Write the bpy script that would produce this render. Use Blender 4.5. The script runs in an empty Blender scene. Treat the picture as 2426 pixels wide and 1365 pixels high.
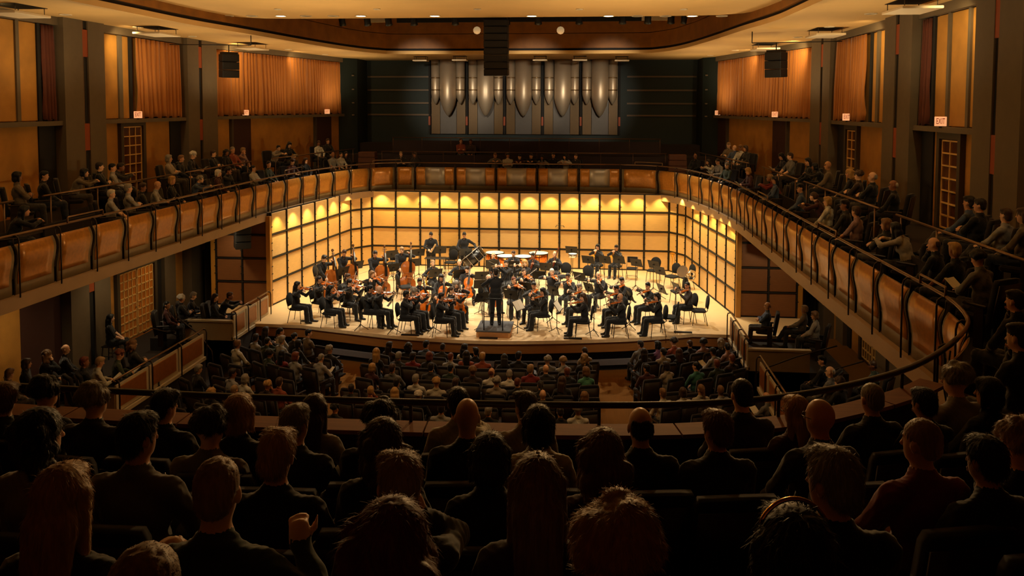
# Concert hall with an orchestra on a lit stage, seen from the rear balcony.
import bpy, math, random
import numpy as np
from mathutils import Vector, Matrix, Euler
random.seed(7); NR = np.random.RandomState(7)
SC = bpy.context.scene
COL = SC.collection
PI = math.pi

# ---------------------------------------------------------------- camera
F_PX, CX, CY = 1900.0, 1213.0, 358.2
YAW, PITCH, ROLL = 0.0968, 0.0575, 0.0029
CAM = np.array([3.14, 0.0, 6.9])
def _axes():
    cy, sy, cp, sp = math.cos(YAW), math.sin(YAW), math.cos(PITCH), math.sin(PITCH)
    f = np.array([-sy*cp, cy*cp, -sp]); r = np.array([cy, sy, 0.0]); u = np.cross(r, f)
    c, s = math.cos(ROLL), math.sin(ROLL)
    return c*r+s*u, -s*r+c*u, f
AX_R, AX_U, AX_F = _axes()
cam_data = bpy.data.cameras.new('camera')
cam = bpy.data.objects.new('camera', cam_data); COL.objects.link(cam)
cam_data.sensor_fit = 'HORIZONTAL'; cam_data.sensor_width = 36.0
cam_data.lens = 36.0*F_PX/2426.0
cam_data.shift_y = -(682.5-CY)/2426.0
cam_data.clip_start = 0.05; cam_data.clip_end = 200
M = Matrix.Identity(4)
for i in range(3):
    M[i][0] = AX_R[i]; M[i][1] = AX_U[i]; M[i][2] = -AX_F[i]; M[i][3] = CAM[i]
cam.matrix_world = M
SC.camera = cam
# survey helpers: where a sight line meets a real plane of the hall
def ray(x, y): return AX_R*((x-CX)/F_PX) - AX_U*((y-CY)/F_PX) + AX_F
def onz(x, y, z): d = ray(x, y); return CAM + d*((z-CAM[2])/d[2])
def ony(x, y, Y): d = ray(x, y); return CAM + d*(Y/d[1])
def onx(x, y, X): d = ray(x, y); return CAM + d*((X-CAM[0])/d[0])
def onv(x, y, A, B):
    d = ray(x, y); n = np.array([-(B[1]-A[1]), B[0]-A[0], 0.0]); a = np.array([A[0], A[1], 0.0])
    return CAM + d*(((a-CAM)@n)/(d@n))

# ---------------------------------------------------------------- world, exposure
w = bpy.data.worlds.new('world'); SC.world = w; w.use_nodes = True
w.node_tree.nodes['Background'].inputs[0].default_value = (0.02, 0.012, 0.006, 1)
w.node_tree.nodes['Background'].inputs[1].default_value = 0.3
vs = SC.view_settings
vs.view_transform = 'Standard'; vs.look = 'None'; vs.gamma = 1.0; vs.use_curve_mapping = False
vs.exposure = 0.0
SC.cycles.use_denoising = True
SC.cycles.max_bounces = 6; SC.cycles.diffuse_bounces = 3; SC.cycles.glossy_bounces = 3
SC.cycles.sample_clamp_indirect = 4.0
SC.cycles.caustics_reflective = False; SC.cycles.caustics_refractive = False

# ---------------------------------------------------------------- lamps of the hall and added fill lights
WARM = (1.0, 0.76, 0.42); STAGE = (1.0, 0.86, 0.62); GOLD = (1.0, 0.74, 0.24)
def lamp(kind, loc, target, watt, col, size=0.08, spot=70, blend=0.5, name='lamp'):
    d = bpy.data.lights.new(name, kind); d.energy = watt; d.color = col
    if kind == 'AREA':
        d.shape = 'RECTANGLE'; d.size = size[0]; d.size_y = size[1]
    else:
        d.shadow_soft_size = size
    if kind == 'SPOT':
        d.spot_size = math.radians(spot); d.spot_blend = blend
    o = bpy.data.objects.new(name, d); COL.objects.link(o); o.location = loc
    if target is not None:
        o.rotation_euler = (Vector(target)-Vector(loc)).to_track_quat('-Z', 'Y').to_euler()
    return o
# stage wash: spotlights in the ceiling recess over the stage and in the canopy edge
for x in (-4.8, -1.6, 1.6, 4.8):
    lamp('SPOT', (x, 31.8, 10.0), (x*0.95, 28.6, 0), 2500, STAGE, 0.12, 75, 0.7, 'stage_lamp')
    lamp('SPOT', (x, 25.0, 9.45), (x*0.9, 28.2, 0), 2150, STAGE, 0.12, 56, 0.7, 'front_lamp')
# unseen fill spots added over the stalls to brighten players' fronts and the apron
for x in (-4.5, 0.3, 5.0):
    lamp('SPOT', (x, 15.5, 9.45), (x*0.85, 26.5, 0.6), 1900, STAGE, 0.12, 34, 0.8, 'apron_fill')
# downlights grazing the stage shell
for x in np.linspace(-5.75, 6.1, 14):
    lamp('SPOT', (x, 33.30, 3.26), (x, 33.50, 1.2), 90, GOLD, 0.03, 100, 0.8, 'shell_lamp')
for k in np.linspace(0.08, 0.95, 6):
    for s, a, b in ((-1, (-6.85, 32.7), (-7.65, 26.3)), (1, (6.95, 32.7), (7.9, 26.5))):
        x = a[0]+(b[0]-a[0])*k; y = a[1]+(b[1]-a[1])*k
        lamp('SPOT', (x-s*0.32, y, 3.26), (x-s*0.10, y, 1.2), 90, GOLD, 0.03, 100, 0.8, 'shell_lamp')
# fill spots added below the canopy edge for the organ and the choir railing
for x, tx in ((-4.6, -3.9), (2.6, -0.6), (5.6, 2.9)):
    lamp('SPOT', (x, 24.7, 9.2), (tx, 41, 7.3), 4000, (1.0, 0.84, 0.62), 0.2, 21, 0.9, 'organ_fill')
for x in (-4.5, 0.3, 5.0):
    lamp('SPOT', (x, 24.7, 9.3), (x, 34.4, 3.9), 260, WARM, 0.15, 40, 0.9, 'choir_fill')
# upward fills added in mid-air, without fixtures: glow on ceiling and walls
for s in (-1, 1):
    for y in (13, 19, 24, 28.5, 33, 37):
        lamp('SPOT', (s*(9.2 if y < 30 else 8.0), y, 6.7), (s*9.3, y, 12), 150 if y > 14 else 110, WARM, 0.3, 165, 0.9, 'ceiling_fill')
for y in (13, 20):  # further floating fills, added above the stalls for the canopy
    for x in (-4.0, 4.0):
        lamp('SPOT', (x, y, 5.6), (x, y, 12), 520, WARM, 0.3, 150, 0.9, 'ceiling_fill')
# dim downlights added in the canopy, and two spots added to rim nearest heads
for x in (-5, 0, 5):
    lamp('SPOT', (x, 17.0, 9.4), (x, 15.5, 0.0), 200, WARM, 0.5, 95, 0.8, 'stalls_fill')
for x, tx in ((5.8, 2.4), (-4.5, 1.6)):
    lamp('SPOT', (x, 30.9, 9.9), (tx, 3.0, 5.0), 5200 if x > 0 else 2200, (1.0, 0.58, 0.22), 0.2, 22, 0.8, 'rim_light')
# washers added under the ceiling ring, raking each bay to bring out folds
for s in (-1, 1):
    for x, y, tx, ty, tz, e in ((10.35, 29.2, 9.75, 34.5, 7.2, 170), (9.6, 33.6, 9.0, 38.0, 7.2, 60), (10.45, 22.3, 11.0, 25.4, 7.2, 95), (10.45, 17.2, 11.1, 19.6, 7.0, 80), (10.45, 11.2, 11.1, 14.5, 7.0, 60)):
        lamp('SPOT', (s*x, y, 9.05), (s*tx, ty, tz), e, (1.0, 0.74, 0.34), 0.10, 120, 0.9, 'wall_lamp')
# small fills added under the side balconies to brighten the lower walls
for s in (-1, 1):
    for y in (18.0, 21.5, 24.6):
        lamp('SPOT', (s*9.6, y, 2.82), (s*10.3, y, -0.5), (70 if s < 0 else 30), WARM, 0.08, 120, 0.9, 'soffit_fill')
# spots added at the balcony fronts, standing in for stage spill on opposite tiers
for s in (-1, 1):
    for y, ty in ((17.5, 15.5), (23.5, 22.5), (28.0, 33.0)):
        lamp('SPOT', (-s*7.6, y, 3.9), (s*10.5, ty, 5.0), 620, (1.0, 0.72, 0.34), 0.08, 46, 0.9, 'tier_fill')
for s in (-1, 1):  # two more fills added under the slab to brighten the wing walls
    lamp('SPOT', (s*8.75, 24.9, 2.80), (s*8.8, 26.3, 0.9), 60, WARM, 0.08, 110, 0.9, 'soffit_fill')
# ---------------------------------------------------------------- materials
def lin(c): return tuple(((v/255.0)/12.92 if v/255.0 <= 0.04045 else ((v/255.0+0.055)/1.055)**2.4) for v in c)
MATS = {}
def mat(name, rgb, rough=0.6, metal=0.0, noise=0.0, scale=6.0, stretch=(1, 1, 1), bump=0.0, emit=0.0, vary=0.0, sheen=0.0, spec=0.5, bscale=None):
    if name in MATS: return MATS[name]
    m = bpy.data.materials.new(name); MATS[name] = m; m.use_nodes = True
    nt = m.node_tree; b = nt.nodes['Principled BSDF']; c = lin(rgb)
    b.inputs['Base Color'].default_value = (*c, 1); b.inputs['Roughness'].default_value = rough; b.inputs['Metallic'].default_value = metal
    b.inputs['Specular IOR Level'].default_value = spec
    if sheen: b.inputs['Sheen Weight'].default_value = sheen; b.inputs['Sheen Roughness'].default_value = 0.4
    if emit:
        b.inputs['Emission Color'].default_value = (*c, 1); b.inputs['Emission Strength'].default_value = emit
    src = None
    if noise or bump:
        tc = nt.nodes.new('ShaderNodeTexCoord'); mp = nt.nodes.new('ShaderNodeMapping'); mp.inputs['Scale'].default_value = stretch
        nz = nt.nodes.new('ShaderNodeTexNoise'); nz.inputs['Scale'].default_value = scale; nz.inputs['Detail'].default_value = 4
        nt.links.new(tc.outputs['Object'], mp.inputs[0]); nt.links.new(mp.outputs[0], nz.inputs[0])
        src = nz
    if noise:
        mx = nt.nodes.new('ShaderNodeMix'); mx.data_type = 'RGBA'; mx.blend_type = 'MULTIPLY'; mx.inputs['Factor'].default_value = 1
        rp = nt.nodes.new('ShaderNodeMapRange'); rp.inputs[1].default_value = 0.3; rp.inputs[2].default_value = 0.7
        rp.inputs[3].default_value = 1-noise; rp.inputs[4].default_value = 1+noise
        nt.links.new(src.outputs[0], rp.inputs[0]); nt.links.new(rp.outputs[0], mx.inputs['B']); mx.inputs['A'].default_value = (*c, 1)
        out = mx.outputs['Result']
        if vary: out = _vary(nt, out, vary)
        nt.links.new(out, b.inputs['Base Color'])
    elif vary:
        rgbn = nt.nodes.new('ShaderNodeRGB'); rgbn.outputs[0].default_value = (*c, 1)
        nt.links.new(_vary(nt, rgbn.outputs[0], vary), b.inputs['Base Color'])
    if bump:
        bp = nt.nodes.new('ShaderNodeBump'); bp.inputs['Strength'].default_value = bump; bp.inputs['Distance'].default_value = 0.02
        if bscale:
            n2 = nt.nodes.new('ShaderNodeTexNoise'); n2.inputs['Scale'].default_value = bscale; n2.inputs['Detail'].default_value = 3
            nt.links.new(tc.outputs['Object'], n2.inputs[0]); src = n2
        nt.links.new(src.outputs[0], bp.inputs['Height']); nt.links.new(bp.outputs[0], b.inputs['Normal'])
    return m
def _vary(nt, sock, amt):
    oi = nt.nodes.new('ShaderNodeObjectInfo'); hs = nt.nodes.new('ShaderNodeHueSaturation')
    r = nt.nodes.new('ShaderNodeMapRange'); r.inputs[3].default_value = 1-amt; r.inputs[4].default_value = 1+amt
    nt.links.new(oi.outputs['Random'], r.inputs[0]); nt.links.new(r.outputs[0], hs.inputs['Value']); nt.links.new(sock, hs.inputs['Color'])
    r2 = nt.nodes.new('ShaderNodeMapRange'); r2.inputs[3].default_value = 1.0; r2.inputs[4].default_value = 1-amt*1.2
    mt = nt.nodes.new('ShaderNodeMath'); mt.operation = 'MULTIPLY'; mt.inputs[1].default_value = 7.31
    fr = nt.nodes.new('ShaderNodeMath'); fr.operation = 'FRACT'
    nt.links.new(oi.outputs['Random'], mt.inputs[0]); nt.links.new(mt.outputs[0], fr.inputs[0]); nt.links.new(fr.outputs[0], r2.inputs[0])
    nt.links.new(r2.outputs[0], hs.inputs['Saturation'])
    return hs.outputs[0]

# ---------------------------------------------------------------- mesh helpers
class MB:
    def __init__(s): s.v = []; s.f = []; s.m = []; s.sm = []
    def add(s, v, f, m=0, smooth=False):
        o = len(s.v); s.v += [tuple(map(float, p)) for p in v]; s.f += [tuple(i+o for i in q) for q in f]
        s.m += [m]*len(f); s.sm += [smooth]*len(f); return s
    def box(s, a, b, m=0):
        (x0, y0, z0), (x1, y1, z1) = a, b
        return s.add([(x0,y0,z0),(x1,y0,z0),(x1,y1,z0),(x0,y1,z0),(x0,y0,z1),(x1,y0,z1),(x1,y1,z1),(x0,y1,z1)],
                     [(3,2,1,0),(4,5,6,7),(0,1,5,4),(1,2,6,5),(2,3,7,6),(3,0,4,7)], m)
    def bbox(s, a, b, c=0.01, m=0):   # box with chamfered vertical and top edges
        (x0, y0, z0), (x1, y1, z1) = a, b
        def ring(e, z): return [(x0+e+c,y0+e,z),(x1-e-c,y0+e,z),(x1-e,y0+e+c,z),(x1-e,y1-e-c,z),(x1-e-c,y1-e,z),(x0+e+c,y1-e,z),(x0+e,y1-e-c,z),(x0+e,y0+e+c,z)]
        v = ring(c, z0)+ring(0, z0+c)+ring(0, z1-c)+ring(c, z1)
        f = [tuple(range(7,-1,-1)), tuple(range(24,32))]
        for k in range(3):
            for i in range(8): j = (i+1) % 8; f.append((k*8+i, k*8+j, k*8+8+j, k*8+8+i))
        return s.add(v, f, m)
    def obox(s, A, B, t0, t1, z0, z1, m=0):  # box along plan line A->B, offsets t0..t1 to its left
        d = np.array([B[0]-A[0], B[1]-A[1]]); L = np.hypot(*d); d /= L; n = np.array([-d[1], d[0]])
        c = [np.array(A[:2])+n*t0, np.array(B[:2])+n*t0, np.array(B[:2])+n*t1, np.array(A[:2])+n*t1]
        v = [(*p, z0) for p in c]+[(*p, z1) for p in c]
        f = [(3,2,1,0),(4,5,6,7),(0,1,5,4),(1,2,6,5),(2,3,7,6),(3,0,4,7)]
        if t1 < t0: f = [q[::-1] for q in f]
        return s.add(v, f, m)
    def prism(s, pts, z0, z1, m=0):
        n = len(pts); v = [(x, y, z0) for x, y in pts]+[(x, y, z1) for x, y in pts]
        f = [tuple(range(n-1,-1,-1)), tuple(range(n, 2*n))]+[(i, (i+1) % n, n+(i+1) % n, n+i) for i in range(n)]
        return s.add(v, f, m)
    def tube(s, pts, r, n=8, m=0, closed=False, smooth=True):
        P = [np.array(p, float) for p in pts]; k = len(P); R = r if hasattr(r, '__len__') else [r]*k
        T = []
        for i in range(k):
            a = P[i-1] if (i > 0 or closed) else P[i]; b = P[(i+1) % k] if (i < k-1 or closed) else P[i]
            t = b-a; T.append(t/(np.linalg.norm(t)+1e-12))
        up = np.array([0, 0, 1.0]) if abs(T[0][2]) < 0.9 else np.array([1.0, 0, 0])
        u = np.cross(T[0], up); u /= np.linalg.norm(u)
        v = []
        for i in range(k):
            u = u - T[i]*(u@T[i]); u /= np.linalg.norm(u)+1e-12; w_ = np.cross(T[i], u)
            for j in range(n):
                a = 2*PI*j/n; v.append(P[i]+(u*math.cos(a)+w_*math.sin(a))*R[i])
        f = []
        for i in range(k if closed else k-1):
            a = i*n; b = ((i+1) % k)*n
            for j in range(n): jj = (j+1) % n; f.append((a+j, a+jj, b+jj, b+j))
        s.add(v, f, m, smooth)
        if not closed: s.add(v, [tuple(range(n-1,-1,-1)), tuple(range((k-1)*n, k*n))], m) if False else s._caps(v, n, k, m)
        return s
    def _caps(s, v, n, k, m):
        o = len(s.v)-len(v)
        s.f += [tuple(o+i for i in range(n-1,-1,-1)), tuple(o+(k-1)*n+i for i in range(n))]; s.m += [m, m]; s.sm += [False, False]
    def lathe(s, prof, n=20, m=0, c=(0,0,0), smooth=True):
        v = []; k = len(prof)
        for r, z in prof:
            for j in range(n): a = 2*PI*j/n; v.append((c[0]+r*math.cos(a), c[1]+r*math.sin(a), c[2]+z))
        f = []
        for i in range(k-1):
            for j in range(n): jj = (j+1) % n; f.append((i*n+j, i*n+jj, i*n+n+jj, i*n+n+j))
        f.append(tuple(range(n-1,-1,-1))); f.append(tuple(range((k-1)*n, k*n)))
        o = len(s.f); s.add(v, f, m, smooth); s.sm[-1] = s.sm[-2] = False
        return s
    def grid(s, P, m=0, smooth=True, thick=None):
        # P: rows x cols x 3 array
        P = np.asarray(P, float); a, b = P.shape[:2]
        v = P.reshape(-1, 3)
        f = [(i*b+j, i*b+j+1, (i+1)*b+j+1, (i+1)*b+j) for i in range(a-1) for j in range(b-1)]
        if thick is None: return s.add(v, f, m, smooth)
        Q = (P+np.asarray(thick, float)).reshape(-1, 3); N = a*b
        f2 = [tuple(N+i for i in q[::-1]) for q in f]
        e = []
        for j in range(b-1): e.append((j+1, j, N+j, N+j+1)); e.append(((a-1)*b+j, (a-1)*b+j+1, N+(a-1)*b+j+1, N+(a-1)*b+j))
        for i in range(a-1): e.append((i*b, (i+1)*b, N+(i+1)*b, N+i*b)); e.append(((i+1)*b+b-1, i*b+b-1, N+i*b+b-1, N+(i+1)*b+b-1))
        return s.add(np.vstack([v, Q]), f+f2+e, m, smooth)
    def xf(s, M_):
        M_ = np.array(M_); V = np.array(s.v); s.v = [tuple(p) for p in V@M_[:3,:3].T+M_[:3,3]]; return s
    def mesh(s, name, mats):
        me = bpy.data.meshes.new(name); me.from_pydata(s.v, [], s.f); 
        for q in (mats if isinstance(mats, (list, tuple)) else [mats]): me.materials.append(q)
        me.polygons.foreach_set('material_index', s.m); me.polygons.foreach_set('use_smooth', s.sm); me.update(); return me
    def build(s, name, mats, parent=None, loc=None, rot=None, label=None):
        return put(name, s.mesh(name, mats), parent, loc, rot, label)
def put(name, me, parent=None, loc=None, rot=None, label=None, mw=None):
    o = bpy.data.objects.new(name, me); COL.objects.link(o)
    if parent is not None: o.parent = parent
    if mw is not None: o.matrix_basis = mw
    else:
        if loc is not None: o.location = loc
        if rot is not None: o.rotation_euler = rot if hasattr(rot, '__len__') else (0, 0, rot)
    if label: o['label'] = label
    return o
def tag(o, label, cat, group=None, kind=None):
    o['label'] = label; o['category'] = cat
    if group: o['group'] = group
    if kind: o['kind'] = kind
    return o
def thing(name, label, cat, loc=(0,0,0), rot=0.0, group=None, kind=None, mw=None):
    o = bpy.data.objects.new(name, None); COL.objects.link(o); o.empty_display_size = 0.1
    if mw is not None: o.matrix_basis = mw
    else:
        o.location = tuple(float(v) for v in loc); o.rotation_euler = rot if hasattr(rot, '__len__') else (0, 0, rot)
    return tag(o, label, cat, group, kind)
def struct(name, label, cat='wall', loc=(0,0,0)): return thing(name, label, cat, loc, kind='structure')
def smooth_curve(pts, n):   # Catmull-Rom through plan points, resampled to n points by arc length
    P = np.array(pts, float); Q = np.vstack([2*P[0]-P[1], P, 2*P[-1]-P[-2]]); out = []
    for i in range(1, len(Q)-2):
        for t in np.linspace(0, 1, 12, endpoint=False):
            a, b, c, d = Q[i-1], Q[i], Q[i+1], Q[i+2]
            out.append(0.5*((2*b)+(c-a)*t+(2*a-5*b+4*c-d)*t*t+(3*b-a-3*c+d)*t**3))
    out.append(P[-1]); out = np.array(out)
    L = np.r_[0, np.cumsum(np.linalg.norm(np.diff(out, axis=0), axis=1))]
    s_ = np.linspace(0, L[-1], n); return np.stack([np.interp(s_, L, out[:,k]) for k in range(P.shape[1])], 1)
# ================================================================ the hall
m_maple = mat('stage_maple', (224, 192, 146), 0.38, noise=0.08, scale=5, stretch=(0.6, 6, 1), spec=0.4)
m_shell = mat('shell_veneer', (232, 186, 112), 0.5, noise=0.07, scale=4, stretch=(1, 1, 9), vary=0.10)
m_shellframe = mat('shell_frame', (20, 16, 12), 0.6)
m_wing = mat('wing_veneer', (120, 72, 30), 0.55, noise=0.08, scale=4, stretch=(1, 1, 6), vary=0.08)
m_edge = mat('gilded_edge', (170, 116, 40), 0.5, noise=0.08, scale=3)
m_apron = mat('apron_wood', (150, 98, 46), 0.5, noise=0.12, scale=3, stretch=(0.5, 0.5, 12))
m_dark = mat('dark_paint', (20, 18, 16), 0.7)
m_greycurb = mat('grey_curb', (112, 108, 112), 0.8, noise=0.05)
m_floor = mat('stalls_oak', (116, 76, 30), 0.95, noise=0.06, scale=3, stretch=(8, 0.5, 1), spec=0.08)
m_carpet = mat('dark_carpet', (44, 34, 27), 0.95, noise=0.1, scale=40)
m_plaster = mat('amber_plaster', (184, 128, 50), 0.75, noise=0.20, scale=1.3, bump=0.25, bscale=45)
m_pil = mat('grey_pilaster', (102, 86, 64), 0.7, noise=0.05, scale=5)
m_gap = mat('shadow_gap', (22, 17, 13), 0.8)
m_rust = mat('rust_strip', (150, 66, 22), 0.6)
m_ceil = mat('ceiling_plaster', (214, 172, 108), 0.8, noise=0.05, scale=0.8)
m_fascia = mat('fascia_veneer', (140, 88, 28), 0.55, noise=0.22, scale=2.2, bump=0.05, bscale=25)
m_slab = mat('slab_edge', (160, 128, 92), 0.55, noise=0.07, scale=2)
m_rail = mat('rail_metal', (126, 98, 72), 0.32, 0.7)
m_post = mat('post_metal', (60, 46, 34), 0.38, 0.6)
m_bronze = mat('bronze_panel', (182, 120, 46), 0.28, 0.22, noise=0.16, scale=14, bump=0.02, bscale=90)
m_back = mat('panel_backing', (132, 112, 80), 0.42, 0.15, noise=0.05)
m_satin = mat('satin_metal', (164, 154, 142), 0.36, 0.45, noise=0.03)
m_teal = mat('teal_wall', (30, 43, 42), 0.7, noise=0.05)
m_batten = mat('batten', (104, 86, 66), 0.6)
m_curtain = mat('amber_curtain', (168, 102, 36), 0.8, noise=0.10, scale=3, stretch=(3, 3, 0.4), sheen=0.2)
m_curtain_d = mat('maroon_curtain', (92, 42, 22), 0.85, noise=0.1, scale=3, sheen=0.1)
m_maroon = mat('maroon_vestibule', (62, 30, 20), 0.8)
m_lattice = mat('lattice_bar', (236, 190, 112), 0.5)
m_pane = mat('door_pane', (92, 56, 24), 0.12, spec=0.8)
m_panelit = mat('door_pane_lit', (190, 112, 40), 0.15, emit=0.035, noise=0.3, scale=2, spec=0.8)
m_jamb = mat('door_jamb', (74, 62, 44), 0.6)
m_white = mat('white_metal', (226, 206, 172), 0.6)
m_ledge = mat('ledge_wood', (128, 72, 24), 0.75, noise=0.12, scale=4, stretch=(0.5, 8, 8))
m_darkrail = mat('dark_handrail', (46, 34, 26), 0.35)
m_parapet = mat('parapet', (36, 28, 22), 0.8)
m_boxwall = mat('box_wall', (158, 136, 104), 0.75, noise=0.05)

# ---- stage floor
FRONT = [(-7.6, 24.05), (-7.1, 24.02), (-5.79, 23.99), (-4.51, 23.63), (-2.29, 23.12), (0.4, 22.96), (3.72, 23.50), (5.82, 24.15), (6.3, 24.35), (7.5, 24.35), (8.0, 24.35)]
fr = [tuple(q) for q in smooth_curve(FRONT[2:9], 30)]
front = [(-9.8, 24.05), (-7.1, 24.02)]+fr+[(7.5, 24.35), (10.0, 24.35)]
st = struct('floor_stage', 'pale maple stage floor with a curved front edge', 'floor')
MB().prism(front+[(10.0, 33.9), (-9.8, 33.9)], -0.10, 0.0).build('stage_deck', m_maple, st)
def band(off, z0, z1, thick=0.1):
    b = MB(); q = [(x, y+off) for x, y in front]
    for a, c in zip(q[:-1], q[1:]): b.obox(a, c, 0, thick, z0, z1)
    return b
band(0.06, -0.40, -0.10).build('apron_board', m_apron, st)
band(0.30, -0.72, -0.40).build('apron_recess', m_dark, st)
band(0.10, -0.82, -0.66).build('apron_curb', m_greycurb, st)
band(0.22, -1.02, -0.82).build('apron_base', m_dark, st)
for x, y in ((731, 764), (970, 797.5), (1156, 805), (1357, 806), (1619, 791)):
    p = onz(x, y, 0.0)
    tag(MB().box((-0.27, -0.06, 0), (0.27, 0.03, 0.035)).box((-0.25, -0.07, 0.008), (0.25, -0.058, 0.028), 1).build('floor_grille', [m_dark, m_post], None, (p[0], p[1]+0.13, 0), 0.0),
        {731: 'black floor grille behind the stage edge, below the leftmost seated violinist', 970: 'black floor grille at the stage edge below the seated concert violinists', 1156: 'black floor grille at the stage edge below the conductor podium', 1357: 'black floor grille at the stage edge right of the podium', 1619: 'black floor grille at the stage edge nearest the side box'}[x], 'grille', 'floor grilles on the stage edge')

# ---- stage shell: framed veneer panels
ROWZ = [0.0, 0.82, 1.63, 2.44, 3.20]
def shell_wall(name, label, A, B, cuts, rows, pm, inward=0.0, clips=True):
    st = struct(name, label); d = np.array(B)-np.array(A); L = np.hypot(*d)
    ang = math.atan2(d[1], d[0])
    MB().box((0, 0.07, 0), (L, 0.13, rows[-1])).build('backing', m_shellframe, st, (A[0], A[1], 0), ang)
    fb = {}
    for i in range(len(cuts)-1):
        u0, u1 = cuts[i]*L, cuts[i+1]*L
        for z0, z1 in zip(rows[:-1], rows[1:]):
            key = (round(u1-u0, 3), round(z1-z0, 3))
            if key not in fb:
                w_, h_ = u1-u0-0.066, z1-z0-0.062
                fb[key] = MB().bbox((0, 0, 0), (w_, 0.055, h_), 0.012).mesh('panel', pm)
            o = put('panel', fb[key], st); o.rotation_euler = (0, 0, ang)
            o.location = (A[0]+math.cos(ang)*(u0+0.033)-math.sin(ang)*0.015, A[1]+math.sin(ang)*(u0+0.033)+math.cos(ang)*0.015, z0+0.031)
    for c in cuts:
        b = MB().box((c*L-0.022, -0.02, 0), (c*L+0.022, 0.08, rows[-1]))
        if clips:
            for z in rows[1:-1]:
                for dz in (-0.28, 0.28): b.box((c*L-0.05, -0.03, z+dz-0.015), (c*L+0.05, -0.015, z+dz+0.015))
        b.build('frame_post', m_shellframe, st, (A[0], A[1], 0), ang)
    for z in rows[:-1]:
        b = MB().box((0, -0.015, max(z-0.02, 0)), (L, 0.08, z+0.02))
        b.build('frame_bar', m_shellframe, st, (A[0], A[1], 0), ang)
    return st
YB = 33.6
bx = [ony(x, 600, YB)[0] for x in (882, 938, 995.6, 1041.8, 1088, 1135, 1182, 1230, 1278, 1325, 1372, 1419.6, 1467, 1525.7, 1584)]
A, B = (bx[0], YB), (bx[-1], YB)
shell_wall('wall_stage_back', 'honey coloured veneer panels in a black grid behind the orchestra', A, B, [(x-bx[0])/(bx[-1]-bx[0]) for x in bx], ROWZ, m_shell)
shell_wall('wall_stage_corner_left', 'narrow veneer panels turning the left rear corner of the stage', (-6.85, 32.75), A, [0, 0.5, 1], ROWZ, m_shell)
shell_wall('wall_stage_corner_right', 'narrow veneer panels turning the right rear corner of the stage', B, (7.02, 32.75), [0, 0.5, 1], ROWZ, m_shell)
shell_wall('wall_stage_left', 'veneer panels in a black grid along the left side of the stage', (-7.66, 26.25), (-6.85, 32.75), np.linspace(0, 1, 7), ROWZ, m_shell)
shell_wall('wall_stage_right', 'veneer panels in a black grid along the right side of the stage', (7.02, 32.75), (7.92, 26.55), np.linspace(0, 1, 7), ROWZ, m_shell)
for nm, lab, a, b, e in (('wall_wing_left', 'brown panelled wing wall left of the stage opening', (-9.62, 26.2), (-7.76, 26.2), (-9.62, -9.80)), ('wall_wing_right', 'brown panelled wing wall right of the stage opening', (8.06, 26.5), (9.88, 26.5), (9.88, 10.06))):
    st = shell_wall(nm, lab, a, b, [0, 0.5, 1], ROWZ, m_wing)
    x0, x1 = sorted(e); MB().bbox((x0, a[1]-0.02, 0), (x1, a[1]+0.14, 3.1), 0.01).build('edge_strip', m_edge, st)
MB().bbox((-7.79, 26.08, 0), (-7.64, 26.26, 3.1), 0.01).build('edge_strip', m_edge, bpy.data.objects['wall_stage_left'])
MB().bbox((7.92, 26.38, 0), (8.08, 26.56, 3.1), 0.01).build('edge_strip', m_edge, bpy.data.objects['wall_stage_right'])

# ---- floors below the balcony
st = struct('floor_stalls', 'tan wooden stalls floor showing in the two aisles', 'floor')
MB().box((-7.4, -3, -1.2), (7.4, 24.6, -1.0)).build('stalls_boards', m_floor, st)
for s in (-1, 1):
    n = 'left' if s < 0 else 'right'
    st = struct('floor_side_'+n, 'raised side aisle floor under the %s balcony' % n, 'floor')
    x0, x1 = sorted((s*8.9, s*11.4)); MB().box((x0, -3, -1.2), (x1, 26.0, -0.50)).build('side_aisle', m_floor if s > 0 else m_carpet, st)
    x0, x1 = sorted((s*7.4, s*8.9)); MB().box((x0, -3, -1.2), (x1, 24.0, -0.95)).build('gangway', m_carpet, st)

# ---- outer walls
def wx(y): return 11.15 if y < 29 else 11.15-(y-29)*(1.95/9.7)
def wp(s, y, off=0.0): return (s*(wx(y)-off), y)
PIL = [(-5.6, -4.0), (2.5, 4.3), (9.0, 10.8), (15.2, 17.0), (20.2, 22.0), (26.8, 29.0)]
GAPS = {15.2: (16.05, 16.25), 20.2: (21.0, 21.25), 26.8: (27.6, 27.85), 9.0: (9.8, 10.0), 2.5: (3.3, 3.5), -5.6: (-4.9, -4.7)}
BAYS = [(-4.0, 2.5), (4.3, 9.0), (10.8, 15.2), (17.0, 20.2), (22.0, 26.8), (29.0, 38.7)]
DOOR_N = [0]
def wbox(b, s, y0, y1, o0, o1, z0, z1, m=0):
    P, Q = wp(s, y0, o0), wp(s, y1, o0); P2, Q2 = wp(s, y0, o1), wp(s, y1, o1)
    c = [P, Q, Q2, P2]; v = [(*q, z0) for q in c]+[(*q, z1) for q in c]
    f = [(3,2,1,0),(4,5,6,7),(0,1,5,4),(1,2,6,5),(2,3,7,6),(3,0,4,7)]
    if s > 0: pass
    else: f = [q[::-1] for q in f]
    return b.add(v, f, m)
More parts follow.
